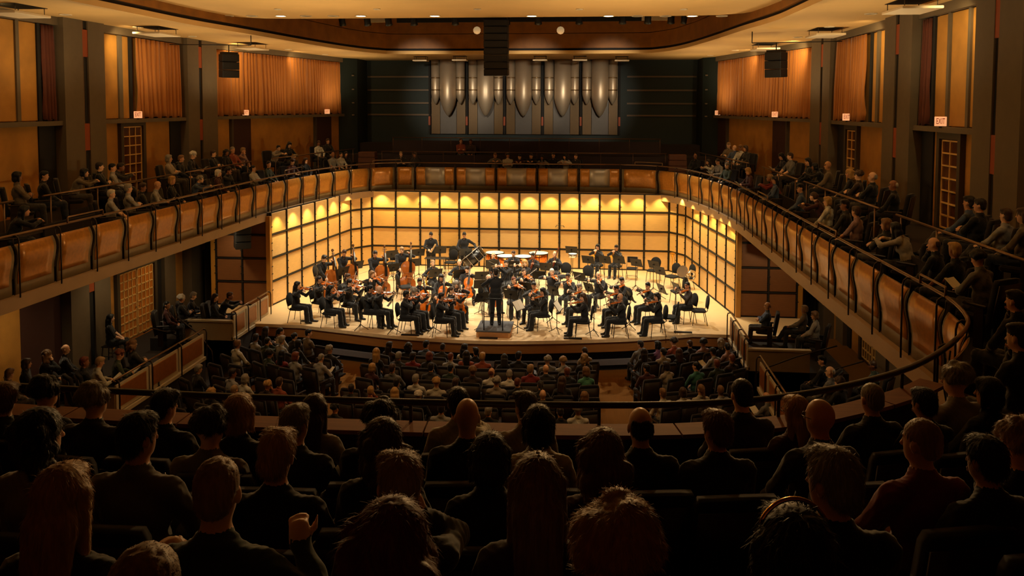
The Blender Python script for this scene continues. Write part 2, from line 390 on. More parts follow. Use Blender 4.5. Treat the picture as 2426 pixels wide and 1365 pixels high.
def lattice_door(s, y0, y1, z0, z1, cols, rows, leaves=1, label='', pm=None):
    DOOR_N[0] += 1
    d = struct('door_%d' % DOOR_N[0], label, 'door')
    wbox(MB(), s, y0-0.16, y0-0.02, 0.0, 0.12, z0, z1+0.14).build('jamb', m_jamb, d)
    wbox(MB(), s, y1+0.02, y1+0.16, 0.0, 0.12, z0, z1+0.14).build('jamb', m_jamb, d)
    wbox(MB(), s, y0-0.02, y1+0.02, 0.0, 0.12, z1, z1+0.14).build('door_head', m_jamb, d)
    for k in range(leaves):
        a = y0+(y1-y0)*k/leaves; c = y0+(y1-y0)*(k+1)/leaves
        lf = wbox(MB(), s, a+0.01, c-0.01, 0.0, 0.05, z0, z1).build('door_leaf', pm or m_pane, d)
        for i in range(cols+1):
            y = a+0.04+(c-a-0.08)*i/cols; wbox(MB(), s, y-0.016, y+0.016, 0.05, 0.075, z0+0.1, z1-0.02).build('muntin', m_lattice, lf)
        for j in range(rows+1):
            z = z0+0.12+(z1-z0-0.16)*j/rows; wbox(MB(), s, a+0.03, c-0.03, 0.05, 0.075, z-0.016, z+0.016).build('muntin', m_lattice, lf)
        MB().lathe([(0.02, -0.01), (0.02, 0.01)], 8).build('door_knob', m_rail, lf, (*wp(s, (c if k == 0 and leaves > 1 else a)+(-0.08 if k == 0 and leaves > 1 else 0.08), 0.08), z0+1.0), (0, PI/2, 0))
    return d
def curtain(s, y0, y1, z0, z1, off, m, label, folds, amp=0.07):
    n = folds*10; P = []
    t = np.linspace(0, 1, n); ph = np.cumsum(1+0.55*np.interp(t*folds*0.7, range(folds+2), NR.uniform(-1, 1, folds+2))); ph = ph/ph[-1]*folds*2*PI
    a2 = 0.6+0.4*np.interp(t*folds, range(folds+2), NR.uniform(0, 1.2, folds+2))
    zs = np.linspace(z0, z1, 12); rows = []
    for z in zs:
        u = (z-z0)/(z1-z0); wob = 0.5*np.interp(t*folds*0.5+3*u, range(folds+8), WOB[:folds+8])
        o = off-amp*0.5+amp*a2*(0.65+0.5*(1-u))*np.abs(np.sin(ph*0.5+wob))**0.75*1.25
        zz = z+(0.03*np.sin(ph*0.5+1)*(1-u)**4)
        rows.append([(*wp(s, y0+(y1-y0)*tt, oo), z_) for tt, oo, z_ in zip(t, o, zz)])
    o = MB().grid(rows, 0, True, thick=(s*0.012, 0, 0)).build('curtain', m)
    return tag(o, label, 'curtain', 'acoustic curtains on the side walls')
WOB = NR.uniform(-1, 1, 400)
TEXT = {}
def exit_text():
    if 'e' not in TEXT:
        cu = bpy.data.curves.new('lettering', 'FONT'); cu.body = 'EXIT'; cu.size = 0.20; cu.align_x = 'CENTER'; cu.align_y = 'CENTER'; cu.extrude = 0.002; cu.resolution_u = 2
        o = bpy.data.objects.new('lettering_source', cu); COL.objects.link(o); bpy.context.view_layer.update()
        me = bpy.data.meshes.new_from_object(o.evaluated_get(bpy.context.evaluated_depsgraph_get())); bpy.data.objects.remove(o)
        me.materials.clear(); me.materials.append(MATS['exit_red']); TEXT['e'] = me
    return TEXT['e']
def exit_sign(s, y, z, label, off=0.3, face=None):
    p = wp(s, y, off)
    ang = face if face is not None else (-s*0.35)
    t = thing('exit_sign', label, 'sign', (p[0], p[1], z), (0, 0, ang), 'exit signs above the balcony doors')
    MB().bbox((-0.12, -0.02, 0.02), (0.12, 0.02, 0.23), 0.008).build('sign_box', MATS['exit_face'], t)
    MB().box((-0.03, -0.02, -0.02), (0.03, 0.02, 0.02)).build('bracket', m_dark, t)
    o = put('lettering', exit_text(), t, (0, -0.023, 0.125), (PI/2, 0, 0)); o.scale = (0.42, 0.92, 1)
    return t
mat('exit_face', (250, 176, 120), 0.4, emit=0.75); mat('exit_red', (170, 40, 16), 0.5)

for s in (-1, 1):
    n = 'left' if s < 0 else 'right'
    W = struct('wall_'+n, '%s side wall of amber plaster between grey pilasters' % n)
    b = MB()
    for y0, y1 in ((-6, 29), (29, 38.7)): wbox(b, s, y0, y1, -0.3, 0.0, -1.2, 9.3)
    b.build('wall_face', m_plaster, W)
    for y0, y1 in PIL:
        g0, g1 = GAPS[y0]
        wbox(MB(), s, y0, g0, -0.05, 0.34, -1.0, 9.25).build('pilaster', m_pil, W)
        wbox(MB(), s, g1, y1, -0.05, 0.34, -1.0, 9.25).build('pilaster', m_pil, W)
        wbox(MB(), s, g0, g1, -0.05, 0.29, -1.0, 9.25).build('shadow_gap', m_gap, W)
        for z in (1.6, 5.6, 8.2): wbox(MB(), s, g0, g1, 0.28, 0.325, z, z+0.75).build('rust_insert', m_rust, W)
        if y0 > 0: wbox(MB(), s, g0+0.02, g0+0.06, 0.28, 0.32, 3.9, 9.2).build('conduit', m_rail, W)
    for y0, y1 in BAYS:
        wbox(MB(), s, y0, y1, 0.0, 0.20, 8.98, 9.25).build('header', m_pil, W)
        wbox(MB(), s, y0, y1, 0.0, 0.26, 6.32, 6.44).build('ledge', m_pil, W)
    # plaster panels above the ledge (bay 1 and bay 2), mullions between
    def panel(y0, y1, z0, z1): wbox(MB(), s, y0, y1, 0.0, 0.05, z0, z1).build('plaster_panel', m_plaster, W)
    def mullion(y0, y1, z0=6.44, z1=8.98, m=None): wbox(MB(), s, y0, y1, 0.0, 0.10, z0, z1).build('mullion', m or m_pil, W)
    panel(22.05, 23.08, 6.46, 8.96); mullion(23.08, 23.28); panel(23.28, 23.66, 6.46, 8.96); mullion(23.66, 23.8, m=m_gap)
    panel(17.1, 17.75, 6.46, 8.96); mullion(17.75, 17.87); panel(17.87, 18.72, 6.46, 8.96); mullion(18.72, 18.84); panel(18.84, 19.5, 6.46, 8.96); mullion(19.5, 19.62, m=m_gap)
    for y0, y1 in ((4.4, 8.9), (10.9, 15.1)): panel(y0, y1, 6.46, 8.96)
    # dark pocket at the far end of bay 1 and bay 2 below the ledge
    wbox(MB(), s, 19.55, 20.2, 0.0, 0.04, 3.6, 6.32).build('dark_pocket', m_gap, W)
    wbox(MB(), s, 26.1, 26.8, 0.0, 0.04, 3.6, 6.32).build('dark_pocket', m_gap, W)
    # lower storey plaster panels
    wbox(MB(), s, 22.05, 22.6, 0.0, 0.05, -0.5, 2.8).build('plaster_panel', m_plaster, W)
    wbox(MB(), s, 25.3, 26.0, 0.0, 0.18, -0.5, 2.9).build('pilaster', m_pil, W)
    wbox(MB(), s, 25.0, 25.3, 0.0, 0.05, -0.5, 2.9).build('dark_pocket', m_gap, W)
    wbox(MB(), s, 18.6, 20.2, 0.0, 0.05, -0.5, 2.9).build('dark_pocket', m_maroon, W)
    wbox(MB(), s, 17.0, 18.6, 0.0, 0.06, -0.5, 2.9).build('plaster_panel', m_plaster, W)
    if s < 0:
        lattice_door(s, 23.25, 24.3, 4.05, 6.22, 3, 7, 1, 'lattice glazed balcony door between the left pilasters')
        lattice_door(s, 22.85, 24.78, -0.5, 1.72, 4, 8, 2, 'double lattice doors glowing under the left balcony', m_panelit)
        vs_ = [(547, 592), (745, 783)]
    else:
        lattice_door(s, 24.87, 25.75, 4.05, 6.18, 2, 7, 1, 'narrow lattice balcony door on the right wall beside the middle curtain')
        lattice_door(s, 18.15, 19.02, 4.05, 6.17, 2, 7, 1, 'lattice balcony door on the right wall below the nearest exit sign')
        lattice_door(s, 22.2, 23.9, -0.5, 1.72, 4, 8, 2, 'dim double lattice doors under the right balcony')
        vs_ = [(1698, 1725), (1833, 1868)]
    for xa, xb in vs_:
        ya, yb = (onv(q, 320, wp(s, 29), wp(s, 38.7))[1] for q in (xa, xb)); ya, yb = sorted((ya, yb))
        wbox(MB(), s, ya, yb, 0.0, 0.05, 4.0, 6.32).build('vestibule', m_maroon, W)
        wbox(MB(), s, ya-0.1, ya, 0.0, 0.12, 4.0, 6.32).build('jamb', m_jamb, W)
    L_ = 'left' if s < 0 else 'right'
    curtain(s, 29.1, 38.5, 6.46, 8.96, 0.19, m_curtain, 'long amber curtain filling the %s wall bay nearest the organ' % L_, 40, 0.11)
    curtain(s, 23.85, 26.6, 6.46, 8.95, 0.20, m_curtain, 'amber curtain on the %s wall beside two plain plaster panels' % L_, 12, 0.12)
    curtain(s, 19.62, 20.15, 6.46, 8.95, 0.14, m_curtain_d, 'dark maroon curtain gathered beside the %s pilaster' % L_, 4, 0.08)
    ys = [(327, 271), (582, 267), (775, 263)] if s < 0 else [(1700, 268), (1836, 274), (2006, 283), (2228, 296)]
    nm = ['above the lattice balcony door on the left wall', 'on the ledge under the long left curtain', 'at the organ end of the left wall ledge'] if s < 0 else \
         ['at the organ end of the right wall ledge', 'on the ledge under the long right curtain', 'on the ledge under the middle right curtain', 'under the plain plaster panels of the right wall']
    for (x, y), t in zip(ys, nm):
        far = x > 490 and x < 1900
        q = onv(x, y, wp(s, 29, 0.3), wp(s, 38.7, 0.3)) if far else onx(x, y, s*10.85)
        exit_sign(s, q[1], 6.44, 'small lit EXIT sign '+t)
R_ = struct('wall_rear', 'rear wall behind the balcony seats'); MB().box((-11.5, -6.3, -1.2), (11.5, -6.0, 11)).build('wall_face', m_plaster, R_)

# ---- organ wall
OW = struct('wall_organ', 'dark teal wall with pale battens behind the choir seats')
MB().box((-9.4, 41.2, 2.5), (9.4, 41.5, 9.3)).build('wall_face', m_teal, OW)
for s in (-1, 1):
    MB().prism([(s*9.2, 38.6), (s*8.55, 39.6), (s*8.5, 41.25), (s*9.6, 41.25)][::-s], 2.5, 9.25).build('corner_column', m_teal, OW)
    for z in (6.38, 6.99, 7.66, 8.35):
        for x0, x1 in ((5.0, 8.45),):
            a, b_ = sorted((s*x0, s*x1)); MB().box((a, 41.12, z-0.04), (b_, 41.2, z+0.04)).build('batten', m_batten, OW)
            MB().box((s*8.75-0.12, 39.3, z-0.03), (s*8.75+0.12, 39.36, z+0.03)).build('batten', m_batten, OW)
OR = thing('pipe_organ', 'pipe organ of tall pointed silver pipes above the choir seats', 'organ', (0, 40.9, 5.4))
X0, X1 = ony(1018, 200, 41)[0], ony(1468, 200, 41)[0]
m_gold = mat('organ_gold_board', (92, 66, 18), 0.5, 0.2, noise=0.06); m_greyb = mat('organ_grey_board', (80, 74, 68), 0.5, 0.3, noise=0.04)
m_pipe = mat('pipe_metal', (196, 178, 152), 0.42, 0.6, noise=0.04, scale=3)
m_band = mat('pipe_band', (128, 104, 72), 0.4, 0.7)
U = (X1-X0)/5
for k in range(5):
    x = X0+U*k
    for a, c, m in ((0.04, 0.28, m_gold), (0.28, 0.72, m_greyb), (0.72, 0.96, m_gold)):
        MB().box((x+U*a+0.01, 0.12, 0.0), (x+U*c-0.01, 0.20, 3.78)).build('organ_board', m, OR)
for k in range(6):
    x = X0+U*k
    MB().box((x-0.05, 0.05, 0.0), (x+0.05, 0.2, 3.78)).build('organ_stile', m_gap, OR); MB().box((x-0.05, 0.0, 0.45), (x+0.05, 0.06, 0.9)).build('rust_insert', m_rust, OR)
def pipe(px, r, tipz, bands):
    x = ony(px, 230, 40.9)[0]; h = 9.19-tipz; tl = 0.55 if r < 0.3 else 0.95
    prof = [(0.015, 0.0), (r*0.28, tl*0.10), (r*0.55, tl*0.32), (r*0.78, tl*0.58), (r*0.93, tl*0.82), (r, tl), (r, h)]
    o = MB().lathe(prof, 24).build('pipe', m_pipe, OR, (x, -0.12-r*0.3, tipz-5.4))
    for z in bands: MB().lathe([(r+0.012, -0.03), (r+0.02, -0.02), (r+0.02, 0.02), (r+0.012, 0.03)], 24).build('pipe_band', m_band, o, (0, 0, z-tipz))
for px in (1034, 1092, 1122, 1182, 1211, 1271, 1301, 1361, 1390, 1451): pipe(px, 0.235, 6.93, (7.66, 8.28))
for px in (1064, 1152, 1241, 1333, 1421): pipe(px, 0.43, 6.32, ())

# ---- balcony slab and railing
HALF_F = [(0, 6.55), (1.5, 6.58), (3.0, 6.66), (4.06, 6.80), (5.0, 7.12), (5.93, 7.71), (6.54, 8.28), (7.17, 9.08), (7.62, 9.85), (7.85, 10.8), (7.89, 11.6)]
HALF_B = [(7.89, 24.5), (7.88, 25.6), (7.84, 26.6), (7.74, 27.8), (7.58, 29.1), (7.38, 30.3), (7.15, 31.35), (6.87, 32.35), (6.45, 33.3), (5.75, 34.05), (5.0, 34.35), (4.3, 34.4)]
def half(s, off):
    f = smooth_curve(HALF_F, 40); b = smooth_curve(HALF_B, 44)
    P = np.vstack([f, np.array([[7.89, y] for y in np.linspace(12.5, 23.6, 10)]), b, [[2.2, 34.4], [0, 34.4]]])
    T = np.gradient(P, axis=0); T /= np.linalg.norm(T, axis=1)[:, None]; N = np.stack([T[:,1], -T[:,0]], 1)
    N[0] = N[1] = (0, -1); N[-1] = (0, 1)
    P = P+N*off; P[:,0] *= s; return P, N*np.array([s, 1])
def ring_solid(s, off0, off1, z00, z01, z10, z11, nm, m, parent, skip=0):
    # solid between curve at offset off0 (heights z00..z01) and off1 (z10..z11)
    A, _ = half(s, off0); C, _ = half(s, off1); A, C = A[skip:], C[skip:]; n = len(A)
    v = [(*p, z00) for p in A]+[(*p, z01) for p in A]+[(*p, z10) for p in C]+[(*p, z11) for p in C]; f = []
    for i in range(n-1):
        f += [(i, i+1, n+i+1, n+i), (2*n+i+1, 2*n+i, 3*n+i, 3*n+i+1), (n+i, n+i+1, 3*n+i+1, 3*n+i), (i+1, i, 2*n+i, 2*n+i+1)]
    if s < 0: f = [q[::-1] for q in f]
    return MB().add(v, f).build(nm, m, parent)
for s in (-1, 1):
    n = 'left' if s < 0 else 'right'
    st = struct('floor_balcony_'+n, 'horseshoe balcony slab, %s half, with a pale edge band' % n, 'floor')
    ring_solid(s, -0.08, 0.30, 2.93, 3.19, 2.87, 3.20, 'edge_band', m_slab, st)
    ring_solid(s, 0.07, 1.15, 3.18, 3.50, 3.10, 3.50, 'front_tier', m_carpet, st, 36)
    ring_solid(s, 0.25, 3.6, 2.87, 3.18, 2.87, 3.18, 'soffit', m_slab, st)
    b = MB(); P = [wp(s, y, 2.15 if y < 29 else 1.9) for y in (-6, 9, 20, 29, 38.9)]; Q = [wp(s, y, -0.1) for y in (-6, 9, 20, 29, 38.9)]
    for i in range(4):
        c = [P[i], P[i+1], Q[i+1], Q[i]]; c = c if s < 0 else c[::-1]
        b.prism(c[::-1] if False else c, 3.1, 4.03)
    b.build('rear_tier', m_carpet, st)

def rail_section(name, label, pts, nrm, panels, mid=None):
    t = thing(name, label, 'railing', (pts[0][0], pts[0][1], 3.2)); o0 = Vector((-pts[0][0], -pts[0][1], -3.2))
    MB().tube([(p[0], p[1], 4.37) for p in pts], 0.026, 8).build('handrail', m_rail, t, o0)
    return t, o0
def baluster(t, o0, p, nn):
    nn = np.array(nn); 
    def q(o, z): return (p[0]-nn[0]*o, p[1]-nn[1]*o, z)
    # outward is -nn
    MB().tube([q(0.0, 4.35), q(0.06, 4.36), q(0.105, 4.32), q(0.12, 4.24), q(0.12, 4.0), q(0.12, 3.6), q(0.115, 3.16)], 0.015, 6).build('post', m_post, t, o0)
    MB().tube([q(0.0, 4.3), q(0.01, 4.18), q(0.055, 4.02), q(0.05, 3.88), q(0.015, 3.7), q(0.0, 3.5), q(0.0, 3.2)], 0.010, 5).build('bracket_bar', m_post, t, o0)
PROF = [(0.0, 3.40), (0.0, 3.50), (0.008, 3.60), (0.028, 3.70), (0.052, 3.80), (0.068, 3.90), (0.07, 3.98), (0.058, 4.06), (0.03, 4.13), (0.0, 4.18)]
def infill(t, o0, P, N, kind):
    # P, N: plan points across one bay
    L = np.r_[0, np.cumsum(np.linalg.norm(np.diff(P, axis=0), axis=1))]; tot = L[-1]
    def at(u): return (np.array([np.interp(u, L, P[:,k]) for k in (0, 1)]), np.array([np.interp(u, L, N[:,k]) for k in (0, 1)]))
    def sheet(u0, u1, prof, nm, m, parent, th=0.012, ns=6):
        rows = []
        for o, z in prof:
            r = []
            for u in np.linspace(u0, u1, ns): p, nn = at(u); r.append((p[0]-nn[0]*o, p[1]-nn[1]*o, z))
            rows.append(r)
        p, nn = at((u0+u1)/2)
        return MB().grid(rows, 0, True, thick=(nn[0]*th, nn[1]*th, 0)).build(nm, m, parent, o0 if parent is t else None)
    bk = sheet(0.05, tot-0.05, [(-0.014, 3.20), (-0.014, 3.36)]+[(o-0.014, z) for o, z in PROF], 'panel_backing', m_back, t)
    if kind == 1: sheet(0.10, tot-0.14, PROF, 'bronze_panel', m_bronze, t)
    elif kind == 3:
        a, c = tot*0.26, tot*0.74
        sheet(0.07, a, PROF, 'bronze_panel', m_bronze, t); sheet(c, tot-0.07, PROF, 'bronze_panel', m_bronze, t)
        sheet(a, c, [(o+0.004, z) for o, z in PROF], 'satin_panel', m_satin, t, ns=4)
def hoop(t, o0, P, h=0.13):
    P = [np.array(q) for q in P]
    pts = [(*P[0], 4.37), (*P[0], 4.37+h-0.03), (*(P[0]*0.97+P[1]*0.03), 4.37+h)]+[(*q, 4.37+h) for q in P[1:-1]]+[(*(P[-1]*0.97+P[-2]*0.03), 4.37+h), (*P[-1], 4.37+h-0.03), (*P[-1], 4.37)]
    MB().tube(pts, 0.018, 6).build('guard_hoop', m_rail, t, o0)
def arc_pts(P, N, a, b, n):
    L = np.r_[0, np.cumsum(np.linalg.norm(np.diff(P, axis=0), axis=1))]; u = np.linspace(a, b, n)
    return np.stack([np.interp(u, L, P[:,k]) for k in (0, 1)], 1), np.stack([np.interp(u, L, N[:,k]) for k in (0, 1)], 1)
def inward(s):   # railing line of one half with the normal that points to the seats
    P, N = half(s, 0.0); return P, N
def arclen_at(P, y_):   # arc length of the straight-side point with depth y_
    L = np.r_[0, np.cumsum(np.linalg.norm(np.diff(P, axis=0), axis=1))]; k = (P[:,1] > 11.6) & (P[:,1] < 25) & (np.abs(P[:,0]) > 7.8)
    return np.interp(y_, P[k][:,1], L[k]), L[-1]
for s in (-1, 1):
    P, N = inward(s)
    anchor = onx(416, 471.3, -7.89)[1] if s < 0 else onx(1901.7, 519.7, 7.89)[1]
    u0, tot = arclen_at(P, anchor)
    us = [u0+1.2193*k for k in range(-12, 16)]
    L = np.r_[0, np.cumsum(np.linalg.norm(np.diff(P, axis=0), axis=1))]
    y_at = lambda u: np.interp(u, L, P[:,1]); x_at = lambda u: np.interp(u, L, P[:,0])
    uend = tot-4.46
    lo = 6.9 if s > 0 else 5.4
    us = [u for u in us if u > lo and u < uend-0.5]; us.append(uend)
    q, nn = arc_pts(P, N, us[0]-0.02, us[-1], 120)
    t, o0 = rail_section('balcony_railing', 'bronze panelled balcony railing along the %s side of the hall' % ('left' if s < 0 else 'right'), q, nn, None)
    for u in us:
        a, c = arc_pts(P, N, u, u, 1); baluster(t, o0, a[0], c[0])
    for ua, ub in zip(us[:-1], us[1:]):
        a, c = arc_pts(P, N, ua, ub, 7); infill(t, o0, a, c, 1)
    hp = [(160, 244), (481, 527), (675, 715)] if s < 0 else [(1795.6, 1819), (1938, 1981), (2180, 2240)]
    for xa, xb in hp:
        ra = np.interp(xa, [17, 200, 413, 631, 720], [559, 520, 472, 422, 407]) if s < 0 else np.interp(xa, [1765, 1917, 2050, 2113, 2250], [446, 529, 598, 633, 712])
        rb = np.interp(xb, [17, 200, 413, 631, 720], [559, 520, 472, 422, 407]) if s < 0 else np.interp(xb, [1765, 1917, 2050, 2113, 2250], [446, 529, 598, 633, 712])
        ya = onx(xa, ra, s*7.86)[1]; yb = onx(xb, rb, s*7.86)[1]; hoop(t, o0, [(s*7.86, ya), (s*7.86, (ya+yb)/2), (s*7.86, yb)])
    a, c = arc_pts(P, N, uend-1.9, uend-0.6, 5); hoop(t, o0, [tuple(v) for v in a])
# back section over the stage
t, o0 = rail_section('balcony_railing', 'balcony railing above the stage with satin metal centre panels', np.array([(-4.46, 34.4), (4.46, 34.4)]), None, None)
xs = np.linspace(-4.46, 4.46, 6)
for x in xs[1:-1]: baluster(t, o0, (x, 34.4), (0, 1))
for a, c in zip(xs[:-1], xs[1:]): infill(t, o0, np.array([(a, 34.4), ((a+c)/2, 34.4), (c, 34.4)]), np.array([(0, 1.0)]*3), 3)
# rear section in front of the nearest seats: handrail on a wooden ledge
P1, N1 = half(1, 0.0); P0, N0 = half(-1, 0.0); L = np.r_[0, np.cumsum(np.linalg.norm(np.diff(P1, axis=0), axis=1))]; k = int(np.searchsorted(L, 7.0))
line = np.vstack([P0[:k][::-1], P1[1:k]])
t = thing('balcony_parapet', 'dark handrail and wooden ledge in front of the nearest balcony row', 'railing', (0, 6.55, 3.4)); o0 = Vector((0, -6.55, -3.4))
kh = int(np.searchsorted(L, 8.2)); MB().tube([(x, y, 4.37) for x, y in np.vstack([P0[:k][::-1], P1[1:kh]])], 0.030, 8).build('handrail', m_darkrail, t, o0)
Lr = np.r_[0, np.cumsum(np.linalg.norm(np.diff(line, axis=0), axis=1))]
nl = np.gradient(line, axis=0); nl /= np.linalg.norm(nl, axis=1)[:, None]; nl = np.stack([nl[:,1], -nl[:,0]], 1)   # towards the seats
for u in np.arange(0.25, Lr[-1]-0.2, 1.05):
    uu = np.linspace(u, min(u+1.035, Lr[-1]), 4); a = np.stack([np.interp(uu, Lr, line[:,j]) for j in (0, 1)], 1); c = np.stack([np.interp(uu, Lr, nl[:,j]) for j in (0, 1)], 1)
    rows = [[(*(p+n_*o), 4.20) for p, n_ in zip(a, c)] for o in (-0.02, 0.22)]
    MB().grid(rows, 0, False, thick=(0, 0, -0.035)).build('ledge_board', m_ledge, t, o0)
for u in np.arange(0.5, Lr[-1], 1.6):
    p = np.array([np.interp(u, Lr, line[:,j]) for j in (0, 1)]); MB().tube([(p[0], p[1], 4.17), (p[0], p[1], 4.37)], 0.016, 6).build('stanchion', m_darkrail, t, o0)
rows = [[(*(p+n_*0.10), z) for p, n_ in zip(line, nl)] for z in (3.0, 4.16)]
MB().grid(rows, 0, False, thick=(0, 0.06, 0)).build('parapet_wall', m_parapet, t, o0)

# rear balcony risers under the nearest rows
st = struct('floor_balcony_rear', 'dark carpeted risers under the nearest balcony rows', 'floor')
ROWF = [(5.75, 3.43), (4.85, 3.71), (3.95, 3.95), (3.02, 4.18), (2.1, 4.48), (1.2, 4.75)]
for (y, z), nxt in zip(ROWF, ROWF[1:]+[(-5.9, 0)]):
    y1 = y+0.42 if y < 5.7 else 6.62; y0 = nxt[0]+0.42 if nxt[0] > 0 else -6
    MB().box((-8.8, y0, 3.0), (8.8, y1, z)).build('riser', m_carpet, st)

# tier rail in front of the raised side rows
def tier_rail(s, y0, y1, label, xa=8.92, xb=8.92):
    t = thing('tier_rail', label, 'railing', (s*xa, y0, 3.5))
    n = max(2, int((y1-y0)/1.6)+1)
    MB().tube([(0, 0, 1.35), (s*(xb-xa), y1-y0, 1.35)], 0.024, 8).build('handrail', m_rail, t)
    for k in range(n):
        f = (k+0.15)/(n-0.7) if n > 1 else 0.5; f = min(f, 0.98)
        MB().tube([(s*(xb-xa)*f, (y1-y0)*f, 0.0), (s*(xb-xa)*f, (y1-y0)*f, 1.35)], 0.016, 6).build('post', m_rail, t)
    MB().obox((0, 0), (s*(xb-xa), y1-y0), -0.02, 0.02, 0.0, 0.72).build('kick_board', m_parapet, t)
for s, n in ((-1, 'left'), (1, 'right')):
    tier_rail(s, 10.6 if s > 0 else 9.5, 15.7, 'metal tier rail of the raised %s rows, end nearest the viewer' % n)
    tier_rail(s, 16.6, 22.3, 'metal tier rail of the raised %s rows, middle stretch' % n)
    tier_rail(s, 22.9, 27.6, 'metal tier rail of the raised %s rows before the long curtain' % n)
    tier_rail(s, 29.2, 36.5, 'metal tier rail of the raised %s rows at the organ end' % n, 8.8, 7.75)

# choir terraces
st = struct('floor_choir', 'dark stepped choir terraces below the organ', 'floor')
for y0, y1, z, hw in ((34.5, 36.6, 3.5, 8.2), (36.6, 38.4, 3.95, 8.6), (38.4, 39.9, 4.45, 9.0), (39.9, 41.3, 4.95, 9.0)):
    MB().box((-hw, y0, 2.9), (hw, y1, z)).build('terrace', m_carpet, st)
for y, z, lab, w_ in ((36.75, 4.71, 'lower thin metal rail across the choir terraces', 6.6), (38.5, 5.30, 'upper thin metal rail across the choir terraces under the organ', 6.5)):
    t = thing('choir_rail', lab, 'railing', (0, y, z))
    MB().tube([(-w_, 0, 0), (w_, 0, 0)], 0.022, 6).build('handrail', m_rail, t)
    for x in np.linspace(-w_+0.05, w_-0.05, 10): MB().tube([(x, 0, 0), (x, 0, -0.78)], 0.014, 5).build('post', m_rail, t)
    MB().box((-w_, -0.01, -0.78), (w_, 0.03, -0.14)).build('kick_board', mat('choir_board', (40, 20, 16), 0.7), t)
for s in (-1, 1):
    t = thing('end_block', 'stepped brown wooden end block at the %s of the choir rows' % ('left' if s < 0 else 'right'), 'block', (s*7.0, 35.9, 3.5))
    for k in range(5): MB().bbox((-0.42+0.01*k, -0.2, 0.25*k), (0.42-0.01*k, 0.3, 0.25*k+0.235), 0.01).build('block_board', mat('end_block_wood', (96, 54, 30), 0.5, noise=0.1), t)

# ---- ceiling
INNER = [(8.0, -6), (8.0, 10), (8.0, 19.5), (7.92, 21.8), (7.6, 24.4), (7.25, 28.0), (6.85, 31.0), (6.45, 32.8), (5.9, 33.95), (5.0, 34.5), (0, 34.62)]
OUTER = [(11.4, -6), (11.4, 10), (11.4, 19.5), (11.4, 21.8), (11.4, 24.4), (11.4, 28.0), (10.9, 31), (10.4, 33.5), (9.6, 38), (8.6, 41.4), (0, 41.4)]
st = struct('ceiling_ring', 'amber lit flat ceiling ring around the auditorium', 'ceiling')
I = smooth_curve(INNER, 90); O = np.stack([np.interp(np.linspace(0, 10, 90), range(11), np.array(OUTER)[:,k]) for k in (0, 1)], 1)
II = np.vstack([I*[-1, 1], I[:-1][::-1]]); OO = np.vstack([O*[-1, 1], O[:-1][::-1]]); n = len(II)
def strip(a, b, za, zb, nm, m, parent, flip=False):
    v = [(*p, za) for p in a]+[(*p, zb) for p in b]; f = [(i, i+1, len(a)+i+1, len(a)+i) for i in range(len(a)-1)]
    if flip: f = [q[::-1] for q in f]
    return MB().add(v, f).build(nm, m, parent)
v = [(*p, 9.2) for p in II]+[(*p, 9.2) for p in OO]+[(*p, 9.42) for p in II]+[(*p, 9.42) for p in OO]
f = [(i, i+1, n+i+1, n+i) for i in range(n-1)]+[(2*n+i+1, 2*n+i, 3*n+i, 3*n+i+1) for i in range(n-1)]
MB().add(v, f).build('ring_soffit', m_ceil, st)
def shrink(P, d): T = np.gradient(P, axis=0); T /= np.linalg.norm(T, axis=1)[:, None]; return P+np.stack([T[:,1], -T[:,0]], 1)*d
J = shrink(II, -0.0); K = shrink(II, 0.10)
def wallstrip(P, Q, z0, z1, nm, m): 
    v = [(*p, z0) for p in P]+[(*p, z1) for p in P]+[(*p, z0) for p in Q]+[(*p, z1) for p in Q]; f = []
    for i in range(n-1): f += [(i, i+1, n+i+1, n+i), (2*n+i+1, 2*n+i, 3*n+i, 3*n+i+1), (n+i, n+i+1, 3*n+i+1, 3*n+i), (i+1, i, 2*n+i, 2*n+i+1)]
    return MB().add(v, f).build(nm, m, st)
S1 = shrink(II, 0.06); S2 = shrink(II, -0.12); S3 = shrink(II, -0.02); S4 = shrink(II, -0.10)
wallstrip(S1, S2, 9.10, 9.24, 'ring_lip', m_ceil)
wallstrip(S3, S2, 9.24, 9.34, 'shadow_gap', m_gap)
wallstrip(S1, S2, 9.34, 9.95, 'fascia_lower', m_fascia)
wallstrip(S3, S2, 9.95, 9.975, 'fascia_seam', m_gap)
wallstrip(S1, S2, 9.975, 10.75, 'fascia_upper', m_fascia)
st = struct('ceiling_canopy', 'large pale ceiling canopy with recessed downlights over the seats', 'ceiling')
can = smooth_curve([(8.05, -6), (8.05, 12), (8.05, 19.8), (8.02, 21.8), (7.75, 23.3), (7.1, 24.05), (5.6, 24.3), (0, 24.32)], 50)
cp = [tuple(q) for q in can]+[(-x, y) for x, y in can[::-1][1:]]
MB().prism(cp, 9.55, 9.8).build('canopy_soffit', m_ceil, st)
st = struct('ceiling_recess', 'dark recess above the stage where the spotlights hang', 'ceiling')
MB().box((-9, 20, 10.9), (9, 36, 11.1)).box((-9, 24.0, 9.9), (9, 24.1, 10.9)).build('recess_roof', m_dark, st)
MB().box((-5.0, 33.4, 10.35), (5.3, 33.5, 10.9)).build('recess_border', m_dark, st)
for s in (-1, 1): MB().box((s*5.8-0.6, 33.2, 10.35), (s*5.8+0.6, 33.3, 10.6)).build('recess_panel', m_white, st)
